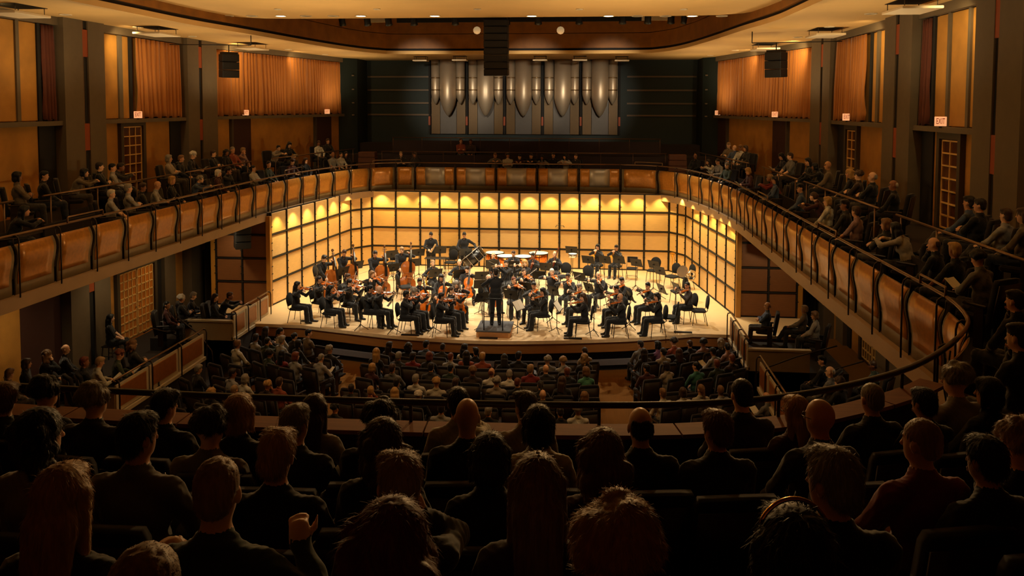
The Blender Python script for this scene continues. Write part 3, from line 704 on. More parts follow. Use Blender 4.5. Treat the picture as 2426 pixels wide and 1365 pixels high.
# ================================================================ people
# A body is one continuous surface: tapered limbs, torso, head and fingers blended in a distance field.
def surfnet(F, org, h):
    S = F < 0; n = np.array(F.shape)-1
    cnt = np.zeros(n, np.int8)
    for a in (0, 1):
        for b in (0, 1):
            for c in (0, 1): cnt += S[a:a+n[0], b:b+n[1], c:c+n[2]]
    ids = np.argwhere((cnt > 0) & (cnt < 8)); N = len(ids)
    idx = np.full(n, -1, np.int64); idx[ids[:,0], ids[:,1], ids[:,2]] = np.arange(N)
    pos = np.zeros((N, 3)); k = np.zeros(N)
    for ax in range(3):
        o1, o2 = [q for q in range(3) if q != ax]
        for a in (0, 1):
            for b in (0, 1):
                c0 = ids.copy(); c0[:,o1] += a; c0[:,o2] += b; c1 = c0.copy(); c1[:,ax] += 1
                A = F[c0[:,0], c0[:,1], c0[:,2]]; B = F[c1[:,0], c1[:,1], c1[:,2]]; x = (A < 0) != (B < 0)
                t = np.where(x, A/np.where(x, A-B, 1), 0); p = c0.astype(float); p[:,ax] += t
                pos[x] += p[x]; k[x] += 1
    pos /= k[:, None]; quads = []
    for ax in range(3):
        o1, o2 = (ax+1) % 3, (ax+2) % 3
        sl0 = [slice(None)]*3; sl1 = [slice(None)]*3; sl0[ax] = slice(0, -1); sl1[ax] = slice(1, None)
        E = np.argwhere(S[tuple(sl0)] != S[tuple(sl1)])
        E = E[(E[:,o1] > 0) & (E[:,o2] > 0) & (E[:,o1] < n[o1]) & (E[:,o2] < n[o2])]
        q = []
        for d1, d2 in ((-1, -1), (0, -1), (0, 0), (-1, 0)):
            c = E.copy(); c[:,o1] += d1; c[:,o2] += d2; q.append(idx[c[:,0], c[:,1], c[:,2]])
        q = np.stack(q, 1); ins = S[E[:,0], E[:,1], E[:,2]]; q[~ins] = q[~ins][:, ::-1]; quads.append(q)
    return org+pos*h, np.vstack(quads), ids
def sdf_mesh(prims, h, k=0.016, kf=0.005):
    # prim: ('c', a, b, ra, rb, mat, fine) tapered capsule | ('e', centre, radii, R or None, mat, fine) ellipsoid
    lo = []; hi = []
    for p in prims:
        if p[0] == 'c': r = max(p[3], p[4]); lo.append(np.minimum(p[1], p[2])-r); hi.append(np.maximum(p[1], p[2])+r)
        else: r = max(p[2]); lo.append(np.array(p[1])-r); hi.append(np.array(p[1])+r)
    mg = 3*h+0.01; org = np.min(lo, 0)-mg; n = np.ceil((np.max(hi, 0)+mg-org)/h).astype(int)+1
    ax = [org[i]+h*np.arange(n[i]) for i in range(3)]
    acc = [np.zeros(n, np.float32), np.zeros(n, np.float32)]; best = np.full(n, 9.0, np.float32); mi = np.zeros(n, np.int8)
    for p, l, u in zip(prims, lo, hi):
        fine = p[-1]; kk = kf if fine else k; m_ = max(6*kk, 2.2*h)
        i0 = np.maximum(((l-m_-org)/h).astype(int), 0); i1 = np.minimum(((u+m_-org)/h).astype(int)+2, n)
        X, Y, Z = np.meshgrid(*[ax[q][i0[q]:i1[q]] for q in range(3)], indexing='ij')
        if p[0] == 'c':
            a = np.array(p[1], float); b = np.array(p[2], float); d = b-a; L2 = d@d+1e-12
            t = np.clip(((X-a[0])*d[0]+(Y-a[1])*d[1]+(Z-a[2])*d[2])/L2, 0, 1)
            D = np.sqrt((X-a[0]-t*d[0])**2+(Y-a[1]-t*d[1])**2+(Z-a[2]-t*d[2])**2)-(p[3]+(p[4]-p[3])*t)
        else:
            c = p[1]; Q = np.stack([X-c[0], Y-c[1], Z-c[2]], -1)
            if p[3] is not None: Q = Q@np.array(p[3])
            r = np.array(p[2]); g = np.sqrt(((Q/r)**2).sum(-1)); g2 = np.sqrt(((Q/r**2)**2).sum(-1))+1e-9; D = g*(g-1)/g2
        sl = tuple(slice(i0[q], i1[q]) for q in range(3)); D = D.astype(np.float32)
        acc[1 if fine else 0][sl] += np.exp(np.minimum(-D/kk, 60))
        better = D < best[sl]; best[sl] = np.where(better, D, best[sl]); mi[sl] = np.where(better, p[-2], mi[sl])
    with np.errstate(divide='ignore'):
        F = np.minimum(-k*np.log(np.maximum(acc[0], 1e-30)), -kf*np.log(np.maximum(acc[1], 1e-30)))
    F = np.minimum(F, 0.3)
    V, Q, ids = surfnet(F, org, h)
    vm = mi[ids[:,0], ids[:,1], ids[:,2]]
    return V, Q, vm[Q[:,0]]
def fast_mesh(name, V, Q, fm, nmat):
    me = bpy.data.meshes.new(name); me.vertices.add(len(V)); me.vertices.foreach_set('co', np.asarray(V, np.float32).ravel())
    nv = Q.shape[1]; me.loops.add(len(Q)*nv); me.loops.foreach_set('vertex_index', Q.astype(np.int32).ravel())
    me.polygons.add(len(Q)); me.polygons.foreach_set('loop_start', np.arange(0, len(Q)*nv, nv, dtype=np.int32))
    for _ in range(nmat): me.materials.append(MATS['dark_paint'])
    me.polygons.foreach_set('material_index', fm.astype(np.int32)); me.polygons.foreach_set('use_smooth', np.ones(len(Q), bool))
    me.update(); me.validate(); return me
def rotm(yaw=0, pitch=0, roll=0): return np.array((Matrix.Rotation(yaw, 3, 'Z') @ Matrix.Rotation(pitch, 3, 'X') @ Matrix.Rotation(roll, 3, 'Y')))
SKIN, TOP, LEG, SHOE, EYE, LIP, SHIRT = range(7)
def hand(pr, wrist, direc, palm, curl=0.5, side=1, hold=False):
    # palm from the wrist along direc; 'palm' is the palm normal; thumb leaves the side of the palm
    d = np.array(direc, float); d /= np.linalg.norm(d); nrm = np.array(palm, float); nrm -= d*(nrm@d); nrm /= np.linalg.norm(nrm)+1e-9
    w_ = np.cross(d, nrm)*side; wr = np.array(wrist, float)
    pr.append(('c', wr, wr+d*0.035, 0.022, 0.026, SKIN, False))
    for o in (-0.020, 0.0, 0.020): pr.append(('c', wr+d*0.03+w_*o*0.7, wr+d*0.075+w_*o, 0.017, 0.014, SKIN, False))
    for j, (o, L) in enumerate(((-0.033, 0.062), (-0.011, 0.076), (0.011, 0.080), (0.033, 0.070))):
        a = wr+d*0.075+w_*o*0.85; c1 = curl*0.9; c2 = curl*1.9; spread = w_*o*0.25
        b = a+(d*math.cos(c1)+nrm*math.sin(c1)+spread)*L*0.55; c = b+(d*math.cos(c2)+nrm*math.sin(c2)+spread)*L*0.5
        pr.append(('c', a, b, 0.0088, 0.0080, SKIN, True)); pr.append(('c', b, c, 0.0080, 0.0066, SKIN, True))
    a = wr+d*0.028+w_*0.024; b = a+(d*0.55+w_*0.75+nrm*0.35)*0.045; c = b+(d*0.85+w_*0.25+nrm*0.55)*0.034
    pr.append(('c', a, b, 0.0115, 0.0098, SKIN, True)); pr.append(('c', b, c, 0.0098, 0.0075, SKIN, True))
def bend(a, c, l1, l2, pole):   # elbow / knee position
    a, c, pole = (np.array(q, float) for q in (a, c, pole)); d = c-a; D = np.linalg.norm(d); D2 = min(D, (l1+l2)*0.999); d /= D
    x = (l1*l1-l2*l2+D2*D2)/(2*D2); hh = math.sqrt(max(l1*l1-x*x, 0)); p = pole-d*(pole@d); p /= np.linalg.norm(p)+1e-9
    return a+d*x+p*hh
HEADP = Vector((0, 0, 0))
def head_prims(pr, H, R, detail=True):
    def P(x, y, z): return H+R@np.array([x, y, z])
    pr.append(('e', P(0, -0.008, 0.022), (0.074, 0.094, 0.098), R, SKIN, False))
    pr.append(('e', P(0, 0.022, -0.040), (0.057, 0.066, 0.070), R, SKIN, False))
    pr.append(('c', P(0, 0.062, -0.083), P(0, 0.050, -0.083), 0.024, 0.03, SKIN, False))
    pr.append(('c', P(0, 0.088, 0.005), P(0, 0.107, -0.030), 0.008, 0.0125, SKIN, True))
    for s in (-1, 1):
        pr.append(('e', P(s*0.076, -0.004, -0.012), (0.010, 0.022, 0.032), R, SKIN, True))
        pr.append(('c', P(s*0.018, 0.0795, 0.030), P(s*0.047, 0.068, 0.030), 0.0095, 0.008, EYE if detail else SKIN, True))
        pr.append(('e', P(s*0.031, 0.0795, 0.004), (0.0125, 0.0080, 0.0075), R, EYE, True))
    pr.append(('e', P(0, 0.0855, -0.060), (0.024, 0.010, 0.0078), R, LIP, True))
def make_body(name, hip=(0, 0, 0.52), lean=0.0, twist=0.0, head=(0, 0), knees=None, feet=None, lh=None, rh=None, lp=(-1, -0.2, -0.6), rp=(1, -0.2, -0.6), lhd=None, rhd=None,
              female=False, short=False, h=0.0125, skirt=False, stand=False, bulk=1.0, shirt=False, curl=(0.6, 0.6), build=True, lpalm=None, rpalm=None):
    pr = []; hip = np.array(hip, float); wS = (0.158 if female else 0.178)*(0.5+0.5*bulk)
    Rt = rotm(twist, -lean, 0)
    def T(x, y, z): return hip+Rt@np.array([x, y, z])
    b = bulk
    pr.append(('e', T(0, 0.0, 0.02), (0.178*b if not female else 0.182*b, 0.135*b, 0.125), Rt, LEG if not skirt else TOP, False))
    pr.append(('e', T(0, 0.0, 0.17), ((0.158 if not female else 0.143)*b, 0.122*b, 0.16), Rt, TOP, False))
    pr.append(('e', T(0, -0.01, 0.36), (0.172*b if not female else 0.156*b, 0.122*b, 0.175), Rt, TOP, False))
    if female:
        for s in (-1, 1): pr.append(('e', T(s*0.065, 0.075, 0.34), (0.058, 0.052, 0.058), Rt, TOP, False))
    pr.append(('c', T(-wS*0.82, -0.012, 0.475), T(wS*0.82, -0.012, 0.475), 0.064, 0.064, TOP, False))
    pr.append(('c', T(-0.10, -0.02, 0.50), T(0, -0.005, 0.565), 0.052, 0.045, TOP, False)); pr.append(('c', T(0.10, -0.02, 0.50), T(0, -0.005, 0.565), 0.052, 0.045, TOP, False))
    if shirt: pr.append(('e', T(0, 0.082, 0.43), (0.030, 0.030, 0.085), Rt, SHIRT, True))
    pr.append(('c', T(0, -0.005, 0.54), T(0, 0.012, 0.66), 0.050, 0.048, SKIN, False))
    H = T(0, 0.022, 0.730); Rh = Rt@rotm(head[0], head[1], 0) if True else None
    # keep the head near upright whatever the lean
    Rh = rotm(twist+head[0], head[1], 0)
    head_prims(pr, H, Rh)
    # legs
    for i, s in enumerate((-1, 1)):
        hp = hip+rotm(twist)@np.array([s*0.092*b, 0.0, 0.0])
        kn = np.array(knees[i], float) if knees is not None else hip*0+np.array([s*0.115, 0.43, hip[2]-0.005])
        ft = np.array(feet[i], float) if feet is not None else np.array([s*0.12, 0.47, 0.085])
        th = 0.088*b if not female else 0.092*b; ex = 0.012 if female and h < 0.0125 else 0.0
        pr.append(('c', hp, kn, th+0.006, 0.074, LEG, False)); pr.append(('c', kn, kn*0.55+ft*0.45, 0.071, 0.068+ex, LEG, False)); pr.append(('c', kn*0.55+ft*0.45, ft, 0.067+ex, 0.060+ex*2.2, LEG, False))
        fd = (rotm(twist)@np.array([s*0.12, 1, 0])) if not stand else np.array([s*0.18, 1, 0]); fd = fd/np.linalg.norm(fd)
        toe = ft+fd*0.165; toe[2] = ft[2]-0.052; heel = ft-fd*0.045; heel[2] = ft[2]-0.045
        pr.append(('c', heel, ft+fd*0.05-np.array([0, 0, 0.03]), 0.038, 0.042, SHOE, False)); pr.append(('c', ft+fd*0.05-np.array([0, 0, 0.042]), toe, 0.040, 0.030, SHOE, False))
        if skirt:
            pr.append(('c', hp, kn, 0.11, 0.10, TOP, False)); pr.append(('c', kn, ft+np.array([0, -0.02, 0.06]), 0.10, 0.115, TOP, False))
    if skirt: pr.append(('c', (np.array(knees[0])+np.array(knees[1]))/2 if knees is not None else np.array([0, 0.43, hip[2]]), np.array([0, 0.44, 0.16]), 0.11, 0.12, TOP, False))
    # arms
    out = {}
    for s, tgt, pole, hd, cu, pal in ((-1, lh, lp, lhd, curl[0], lpalm), (1, rh, rp, rhd, curl[1], rpalm)):
        sh = T(s*wS, -0.012, 0.475); tg = np.array(tgt, float) if tgt is not None else np.array([s*0.10, 0.30, hip[2]+0.10])
        dv = tg-sh
        if np.linalg.norm(dv) > 0.54: tg = sh+dv/np.linalg.norm(dv)*0.54
        el = bend(sh, tg, 0.29, 0.26, pole)
        fa = 0 if short else 0.007
        pr.append(('c', sh, el, 0.060*b, 0.049, TOP, False)); pr.append(('c', el, el*0.45+tg*0.55, 0.046+fa, 0.037+fa, SKIN if short else TOP, False)); pr.append(('c', el*0.45+tg*0.55, tg, 0.037+fa, 0.026+fa, SKIN if short else TOP, False))
        d = np.array(hd, float) if hd is not None else (tg-el); pn = np.array(pal if pal is not None else (0, 0, -1), float)
        if abs(np.dot(d/np.linalg.norm(d), pn/np.linalg.norm(pn))) > 0.95: pn = np.array([-s, 0.0, 0])
        hand(pr, tg, d, pn, cu, -s)
    pr.append(('e', T(0, -0.006, 0.572), (0.070, 0.068, 0.030), Rt, TOP, False))
    V, Q, fm = sdf_mesh(pr, h, 0.011)
    # cloth folds: shallow ridges on the garments only
    tri = V[Q]; fnv = np.cross(tri[:,2]-tri[:,0], tri[:,3]-tri[:,1]); vn = np.zeros_like(V)
    for c_ in range(4): np.add.at(vn, Q[:,c_], fnv)
    vn /= np.linalg.norm(vn, axis=1)[:, None]+1e-9; cl = np.zeros(len(V)); fc = np.isin(fm, (TOP, LEG)).astype(float); ct = np.zeros(len(V))
    for c_ in range(4): np.add.at(cl, Q[:,c_], fc); np.add.at(ct, Q[:,c_], 1.0)
    cl = (cl/np.maximum(ct, 1) > 0.99)
    x_, y_, z_ = V.T; a_ = np.sin(z_*46+7*np.sin(x_*13+1.3)+5*np.sin(y_*11)); b_ = np.sin(z_*24-x_*31+6*np.sin(y_*17)+2)
    V = V+vn*(cl*(0.0022*(1-np.abs(a_)*1.6)+0.0022*b_))[:, None]
    me = fast_mesh(name, V, Q, fm, 7)
    Mh = Matrix.Identity(4)
    for i in range(3):
        for j in range(3): Mh[i][j] = Rh[i][j]
        Mh[i][3] = H[i]
    return dict(mesh=me, head=Mh)

# ---- hair (child of the person, built around the head centre)
def hair_mesh(style, seed=0, strands=0, h=0.011):
    pr = []; rs = np.random.RandomState(seed+11); e = lambda c, r, f=False: pr.append(('e', np.array(c, float), r, None, 0, f))
    if style == 'short':
        e((0, -0.016, 0.040), (0.082, 0.098, 0.092)); e((0, -0.05, -0.02), (0.072, 0.058, 0.07)); e((0, 0.045, 0.088), (0.055, 0.042, 0.034))
        for s in (-1, 1): pr.append(('c', np.array([s*0.074, 0.012, 0.03]), np.array([s*0.074, 0.010, -0.005]), 0.012, 0.007, 0, True))
    elif style == 'crop':
        e((0, -0.014, 0.038), (0.0785, 0.096, 0.088)); e((0, -0.052, -0.02), (0.066, 0.052, 0.06))
    elif style == 'side':
        e((0.006, -0.014, 0.046), (0.084, 0.100, 0.092)); e((0, -0.052, -0.025), (0.073, 0.056, 0.072)); e((0.03, 0.055, 0.085), (0.05, 0.04, 0.036)); e((-0.04, 0.03, 0.10), (0.04, 0.05, 0.03))
    elif style == 'curly':
        for _ in range(46):
            v = rs.normal(size=3); v /= np.linalg.norm(v); v[2] = abs(v[2])*1.0-0.25; v[1] -= 0.35
            v /= np.linalg.norm(v); e(np.array([0, -0.015, 0.03])+v*np.array([0.080, 0.092, 0.095]), (0.030, 0.030, 0.030))
        e((0, -0.02, 0.04), (0.082, 0.092, 0.09))
    elif style == 'bob':
        e((0, -0.018, 0.038), (0.088, 0.102, 0.095)); e((0, -0.05, -0.05), (0.090, 0.064, 0.085)); e((0, 0.05, 0.088), (0.06, 0.04, 0.03))
        for s in (-1, 1): pr.append(('c', np.array([s*0.078, 0.0, 0.03]), np.array([s*0.082, 0.012, -0.10]), 0.030, 0.022, 0, False))
    elif style == 'long':
        e((0, -0.018, 0.040), (0.087, 0.102, 0.095)); e((0, -0.055, -0.05), (0.086, 0.058, 0.10)); e((0, 0.05, 0.09), (0.058, 0.04, 0.028))
        pr.append(('c', np.array([0, -0.075, -0.06]), np.array([0, -0.10, -0.24]), 0.066, 0.040, 0, False))
        for s in (-1, 1): pr.append(('c', np.array([s*0.076, -0.01, 0.03]), np.array([s*0.085, -0.02, -0.19]), 0.030, 0.024, 0, False)); pr.append(('c', np.array([s*0.045, -0.08, -0.06]), np.array([s*0.06, -0.10, -0.25]), 0.045, 0.026, 0, False))
    elif style == 'wavy':
        e((0, -0.018, 0.040), (0.094, 0.106, 0.098)); e((0, -0.055, -0.05), (0.105, 0.066, 0.10))
        for _ in range(40):
            s = rs.choice([-1, 1]); e((s*rs.uniform(0.05, 0.105), rs.uniform(-0.11, 0.02), rs.uniform(-0.17, 0.06)), (0.028, 0.028, 0.034))
    elif style == 'bun':
        e((0, -0.016, 0.036), (0.080, 0.098, 0.092)); e((0, -0.05, -0.02), (0.072, 0.056, 0.062)); e((0, -0.115, 0.025), (0.040, 0.036, 0.040))
    elif style == 'tail':
        e((0, -0.016, 0.036), (0.080, 0.098, 0.092)); e((0, -0.05, -0.02), (0.072, 0.056, 0.062)); pr.append(('c', np.array([0, -0.11, 0.03]), np.array([0, -0.14, -0.20]), 0.028, 0.018, 0, False))
    elif style == 'fringe':   # bald crown, hair round the sides and back
        for a in np.linspace(-2.55, -0.6, 11):
            x, y = math.cos(a), math.sin(a); e((0.070*x, -0.008+0.089*y, 0.004+0.008*math.cos(5*a)), (0.0135, 0.0135, 0.044))
        e((0, -0.084, -0.010), (0.052, 0.0135, 0.042))
    V, Q, fm = sdf_mesh(pr, h, 0.008)
    # lock relief along the surface
    nrm = V-np.array([0, -0.02, 0.0]); nrm /= np.linalg.norm(nrm, axis=1)[:, None]
    az = np.arctan2(V[:,0], -V[:,1]-0.02); V = V+nrm*(0.0022*np.sin(az*23+4*np.sin(V[:,2]*40+seed))+0.0016*np.sin(az*51+seed))[:, None]
    if strands:
        tri = V[Q]; cen = tri.mean(1); nf = np.cross(tri[:,1]-tri[:,0], tri[:,3]-tri[:,0]); nf /= np.linalg.norm(nf, axis=1)[:, None]+1e-9
        ok = np.arange(len(cen)); pick = rs.choice(ok, strands)
        P = cen[pick]; Nn = nf[pick]; away = P-np.array([0, -0.035, 0.135]); away[:,2] -= 0.03; tang = away-Nn*(Nn*away).sum(1)[:, None]; tang /= np.linalg.norm(tang, axis=1)[:, None]+1e-6
        curly = {'curly': 0.45, 'wavy': 0.30}.get(style, 0.10); L = rs.uniform(0.010, 0.034, strands)[:, None]*({'fringe': 0.5, 'crop': 0.22, 'curly': 0.8}.get(style, 1.0))
        jit = rs.normal(size=(strands, 3))*curly; fly = rs.rand(strands)[:, None] < 0.10; lift = np.where(fly, rs.uniform(0.1, 0.55, strands)[:, None], rs.uniform(0.0, 0.10, strands)[:, None])
        p0 = P-Nn*0.003; p1 = P+(Nn*(0.06+lift*0.5)+tang*0.7+jit*0.3)*L*0.6; p2 = p1+(Nn*lift*0.15+tang*1.0+jit*0.5-np.array([0, 0, 0.15]))*L*0.6
        wv = np.cross(tang, Nn)*0.00075
        o = len(V); V = np.vstack([V, p0-wv, p0+wv, p1-wv*0.9, p1+wv*0.9, p2-wv*0.3, p2+wv*0.3]); i = np.arange(strands)+o; n = strands
        Q = np.vstack([Q, np.stack([i, i+n, i+3*n, i+2*n], 1), np.stack([i+2*n, i+3*n, i+5*n, i+4*n], 1)]); fm = np.r_[fm, np.zeros(2*strands, fm.dtype)]
    return fast_mesh('hair', V, Q, fm, 1)
HAIR = {}
def get_hair(style, variant=0, fine=False):
    key = (style, variant, fine)
    if key not in HAIR: HAIR[key] = hair_mesh(style, variant*7, 7000 if fine else 0, 0.009 if fine else 0.0125)
    return HAIR[key]

SKINS = [(224, 172, 134), (206, 152, 112), (236, 188, 152), (150, 98, 66), (216, 160, 122)]
def skin_mat(i): c = SKINS[i % 5]; return mat('skin_%d' % (i % 5), c, 0.45, noise=0.05, scale=30, sheen=0.2)
def cloth(c, kind='cloth'):
    c = tuple(int(v) for v in c); return mat('%s_%d_%d_%d' % (kind, *c), c, 0.85, noise=0.10, scale=18, sheen=0.35, bump=0.15, bscale=9)
def hairmat(c):
    c = tuple(int(v) for v in c); return mat('hair_%d_%d_%d' % c, c, 0.52, noise=0.22, scale=60, stretch=(1, 1, 0.15), sheen=0.30, spec=0.35)
HC = dict(black=(16, 13, 12), dark=(34, 24, 18), brown=(66, 43, 26), light=(120, 84, 48), blond=(176, 134, 76), grey=(142, 134, 124), white=(206, 198, 186), red=(110, 54, 26), sand=(150, 118, 80))
mat('eye_dark', (24, 18, 15), 0.3); mat('lip', (150, 82, 66), 0.5); mat('shoe_black', (12, 11, 11), 0.3)
def person(pose, M4, hair, hc, top, leg, label, group, sk=0, shirt=(210, 205, 200), fine=False, variant=0, extra=None):
    o = bpy.data.objects.new('person', pose['mesh']); COL.objects.link(o); o.matrix_basis = M4
    ms = [skin_mat(sk), cloth(top), cloth(leg), MATS['shoe_black'], MATS['eye_dark'], MATS['lip'], cloth(shirt)]
    for s_, m_ in zip(o.material_slots, ms): s_.link = 'OBJECT'; s_.material = m_
    tag(o, label, 'person', group)
    if hair != 'bald':
        me = get_hair(hair, variant, fine); hobj = bpy.data.objects.new('hair', me); COL.objects.link(hobj); hobj.parent = o; hobj.matrix_basis = pose['head']
        hobj.material_slots[0].link = 'OBJECT'; hobj.material_slots[0].material = hairmat(HC[hc] if isinstance(hc, str) else hc)
    return o
def _glasses(dark):
    b = MB()
    for s_ in (-1, 1):
        b.tube([(s_*0.032+0.024*math.cos(a), 0.098-0.004*abs(math.cos(a)), 0.004+0.019*math.sin(a)) for a in np.linspace(0, 2*PI, 14, endpoint=False)], 0.0024, 5, closed=True)
        b.tube([(s_*0.056, 0.094, 0.010), (s_*0.078, 0.06, 0.010), (s_*0.081, -0.01, 0.006)], 0.0022, 5)
        if dark: b.lathe([(0.022, -0.001), (0.022, 0.001)], 10) if False else b.add([(s_*0.032+0.023*math.cos(a), 0.097, 0.004+0.018*math.sin(a)) for a in np.linspace(0, 2*PI, 12, endpoint=False)], [tuple(range(12))])
    b.tube([(-0.009, 0.100, 0.006), (0.009, 0.100, 0.006)], 0.0022, 5)
    return b.mesh('glasses', mat('spectacle_frame', (20, 18, 18), 0.25))
WEAR = {}
def wear(o, P, key, fn):
    if key not in WEAR: WEAR[key] = fn()
    return put(key.split('/')[0], WEAR[key], o, mw=P['head'])
def TRS(x, y, z, ang=0.0, sc=1.0): return Matrix.Translation((float(x), float(y), float(z))) @ Matrix.Rotation(float(ang), 4, 'Z') @ Matrix.Diagonal((sc, sc, sc, 1))
# ================================================================ furniture and instruments
m_blk = mat('black_metal', (22, 20, 19), 0.35, 0.5); m_blkfab = mat('black_fabric', (20, 19, 19), 0.9, noise=0.1, scale=30)
m_desk = mat('stand_desk', (40, 36, 30), 0.45, 0.4); m_paper = mat('paper', (236, 226, 204), 0.8)
m_varn = mat('violin_varnish', (190, 96, 28), 0.22, noise=0.18, scale=9, stretch=(3, 3, 0.6), spec=0.6); m_cello = mat('cello_varnish', (205, 104, 26), 0.22, noise=0.16, scale=4, stretch=(3, 3, 0.6), spec=0.6)
m_bass = mat('bass_varnish', (150, 80, 28), 0.24, noise=0.2, scale=3, stretch=(3, 3, 0.6), spec=0.6)
m_ebony = mat('ebony', (18, 15, 13), 0.3); m_bridge = mat('bridge_maple', (214, 176, 118), 0.5); m_string = mat('string_steel', (190, 184, 170), 0.3, 0.9)
m_neck = mat('neck_maple', (92, 54, 26), 0.3); m_bowst = mat('bow_stick', (96, 50, 24), 0.35); m_bowhair = mat('bow_hair', (226, 216, 196), 0.6)
m_brass = mat('lacquer_brass', (226, 168, 62), 0.2, 0.95); m_silver = mat('silver', (226, 222, 214), 0.16, 0.95); m_grenad = mat('grenadilla', (20, 17, 16), 0.28)
m_maplewind = mat('bassoon_wood', (98, 36, 20), 0.25); m_copper = mat('timpani_copper', (206, 118, 50), 0.22, 0.9); m_drumhead = mat('drum_head', (238, 232, 216), 0.6)
m_seatred = mat('seat_plush', (22, 14, 13), 0.95, noise=0.12, scale=24, sheen=0.2); m_seatwood = mat('seat_wood', (40, 25, 15), 0.45, noise=0.1)
m_seatmetal = mat('seat_metal', (96, 86, 76), 0.4, 0.6)

LIB = {}
def proto(key, fn):
    if key not in LIB: LIB[key] = fn()
    return LIB[key]
def spawn(parts, root):   # parts: list of (name, mesh, matrix or None, [sub parts])
    for nm, me, mw, subs in parts:
        o = put(nm, me, root, mw=mw or Matrix.Identity(4))
        for n2, me2, mw2, _ in subs: put(n2, me2, o, mw=mw2 or Matrix.Identity(4))
def rounded(w, d, z0, z1, r, n=5):
    pts = []
    for cx, cy, a0 in ((w/2-r, d/2-r, 0), (-w/2+r, d/2-r, PI/2), (-w/2+r, -d/2+r, PI), (w/2-r, -d/2+r, 1.5*PI)):
        for k in range(n): a = a0+PI/2*k/(n-1); pts.append((cx+r*math.cos(a), cy+r*math.sin(a)))
    return pts
# ---- orchestra chair: oval backed black stacking chair
def _orch_chair():
    P = []
    sp = rounded(0.46, 0.44, 0, 0, 0.10)
    seat = MB(); n = len(sp)
    rings = [(0.94, 0.405), (1.0, 0.42), (1.0, 0.45), (0.93, 0.465)]
    v = [(x*k, y*k, z) for k, z in rings for x, y in sp]; f = [tuple(range(n-1,-1,-1)), tuple(range(3*n, 4*n))]
    for r in range(3):
        for i in range(n): j = (i+1) % n; f.append((r*n+i, r*n+j, (r+1)*n+j, (r+1)*n+i))
    seat.add(v, f, 0, True); P.append(('seat', seat.mesh('seat', m_blkfab), None, []))
    bk = MB(); pts = []
    for a in np.linspace(-0.25*PI, 1.25*PI, 13): pts.append((0.205*math.cos(a), 0.70+0.235*math.sin(a)))
    pts = [(-0.17, 0.52), (0.17, 0.52)]+pts[0:0]+[(0.21*math.cos(a), 0.72+0.20*math.sin(a)) for a in np.linspace(-0.15, PI+0.15, 13)]
    n = len(pts); v = []
    for k, y in ((0.95, -0.225), (1.0, -0.235), (1.0, -0.262), (0.95, -0.272)): v += [(x*k, y-(z-0.45)*0.12, 0.70+(z-0.70)*k) for x, z in pts]
    f = [tuple(range(n)), tuple(range(4*n-1, 3*n-1, -1))]
    for r in range(3):
        for i in range(n): j = (i+1) % n; f.append((r*n+j, r*n+i, (r+1)*n+i, (r+1)*n+j))
    bk.add(v, f, 0, True); P.append(('backrest', bk.mesh('backrest', m_blkfab), None, []))
    for s in (-1, 1):
        P.append(('leg', MB().tube([(s*0.19, 0.17, 0.41), (s*0.225, 0.21, 0.0)], 0.011, 6).mesh('leg', m_blk), None, []))
        P.append(('leg', MB().tube([(s*0.19, -0.17, 0.41), (s*0.225, -0.25, 0.0)], 0.011, 6).mesh('leg', m_blk), None, []))
        P.append(('back_post', MB().tube([(s*0.19, -0.16, 0.41), (s*0.18, -0.245, 0.46), (s*0.16, -0.265, 0.60)], 0.011, 6).mesh('back_post', m_blk), None, []))
    return P
def orch_chair(x, y, ang, label, group='black chairs of the orchestra', z=0.0):
    t = thing('orchestra_chair', label, 'chair', (x, y, z), ang, group); spawn(proto('oc', _orch_chair), t); return t
# ---- folding chair
def _fold_chair():
    P = [('seat', MB().bbox((-0.20, -0.20, 0.42), (0.20, 0.19, 0.455), 0.012).mesh('seat', m_blkfab), None, []),
         ('backrest', MB().bbox((-0.20, -0.255, 0.62), (0.20, -0.225, 0.86), 0.012).mesh('backrest', m_blkfab), None, [])]
    for s in (-1, 1):
        P.append(('leg', MB().tube([(s*0.215, -0.25, 0.86), (s*0.215, -0.12, 0.42), (s*0.215, 0.24, 0.0)], 0.011, 6).mesh('leg', m_seatmetal), None, []))
        P.append(('leg', MB().tube([(s*0.20, 0.16, 0.43), (s*0.20, -0.26, 0.0)], 0.011, 6).mesh('leg', m_seatmetal), None, []))
    P.append(('stretcher', MB().tube([(-0.20, -0.14, 0.12), (0.20, -0.14, 0.12)], 0.008, 6).mesh('stretcher', m_seatmetal), None, []))
    P.append(('stretcher', MB().tube([(-0.215, 0.12, 0.14), (0.215, 0.12, 0.14)], 0.008, 6).mesh('stretcher', m_seatmetal), None, []))
    return P
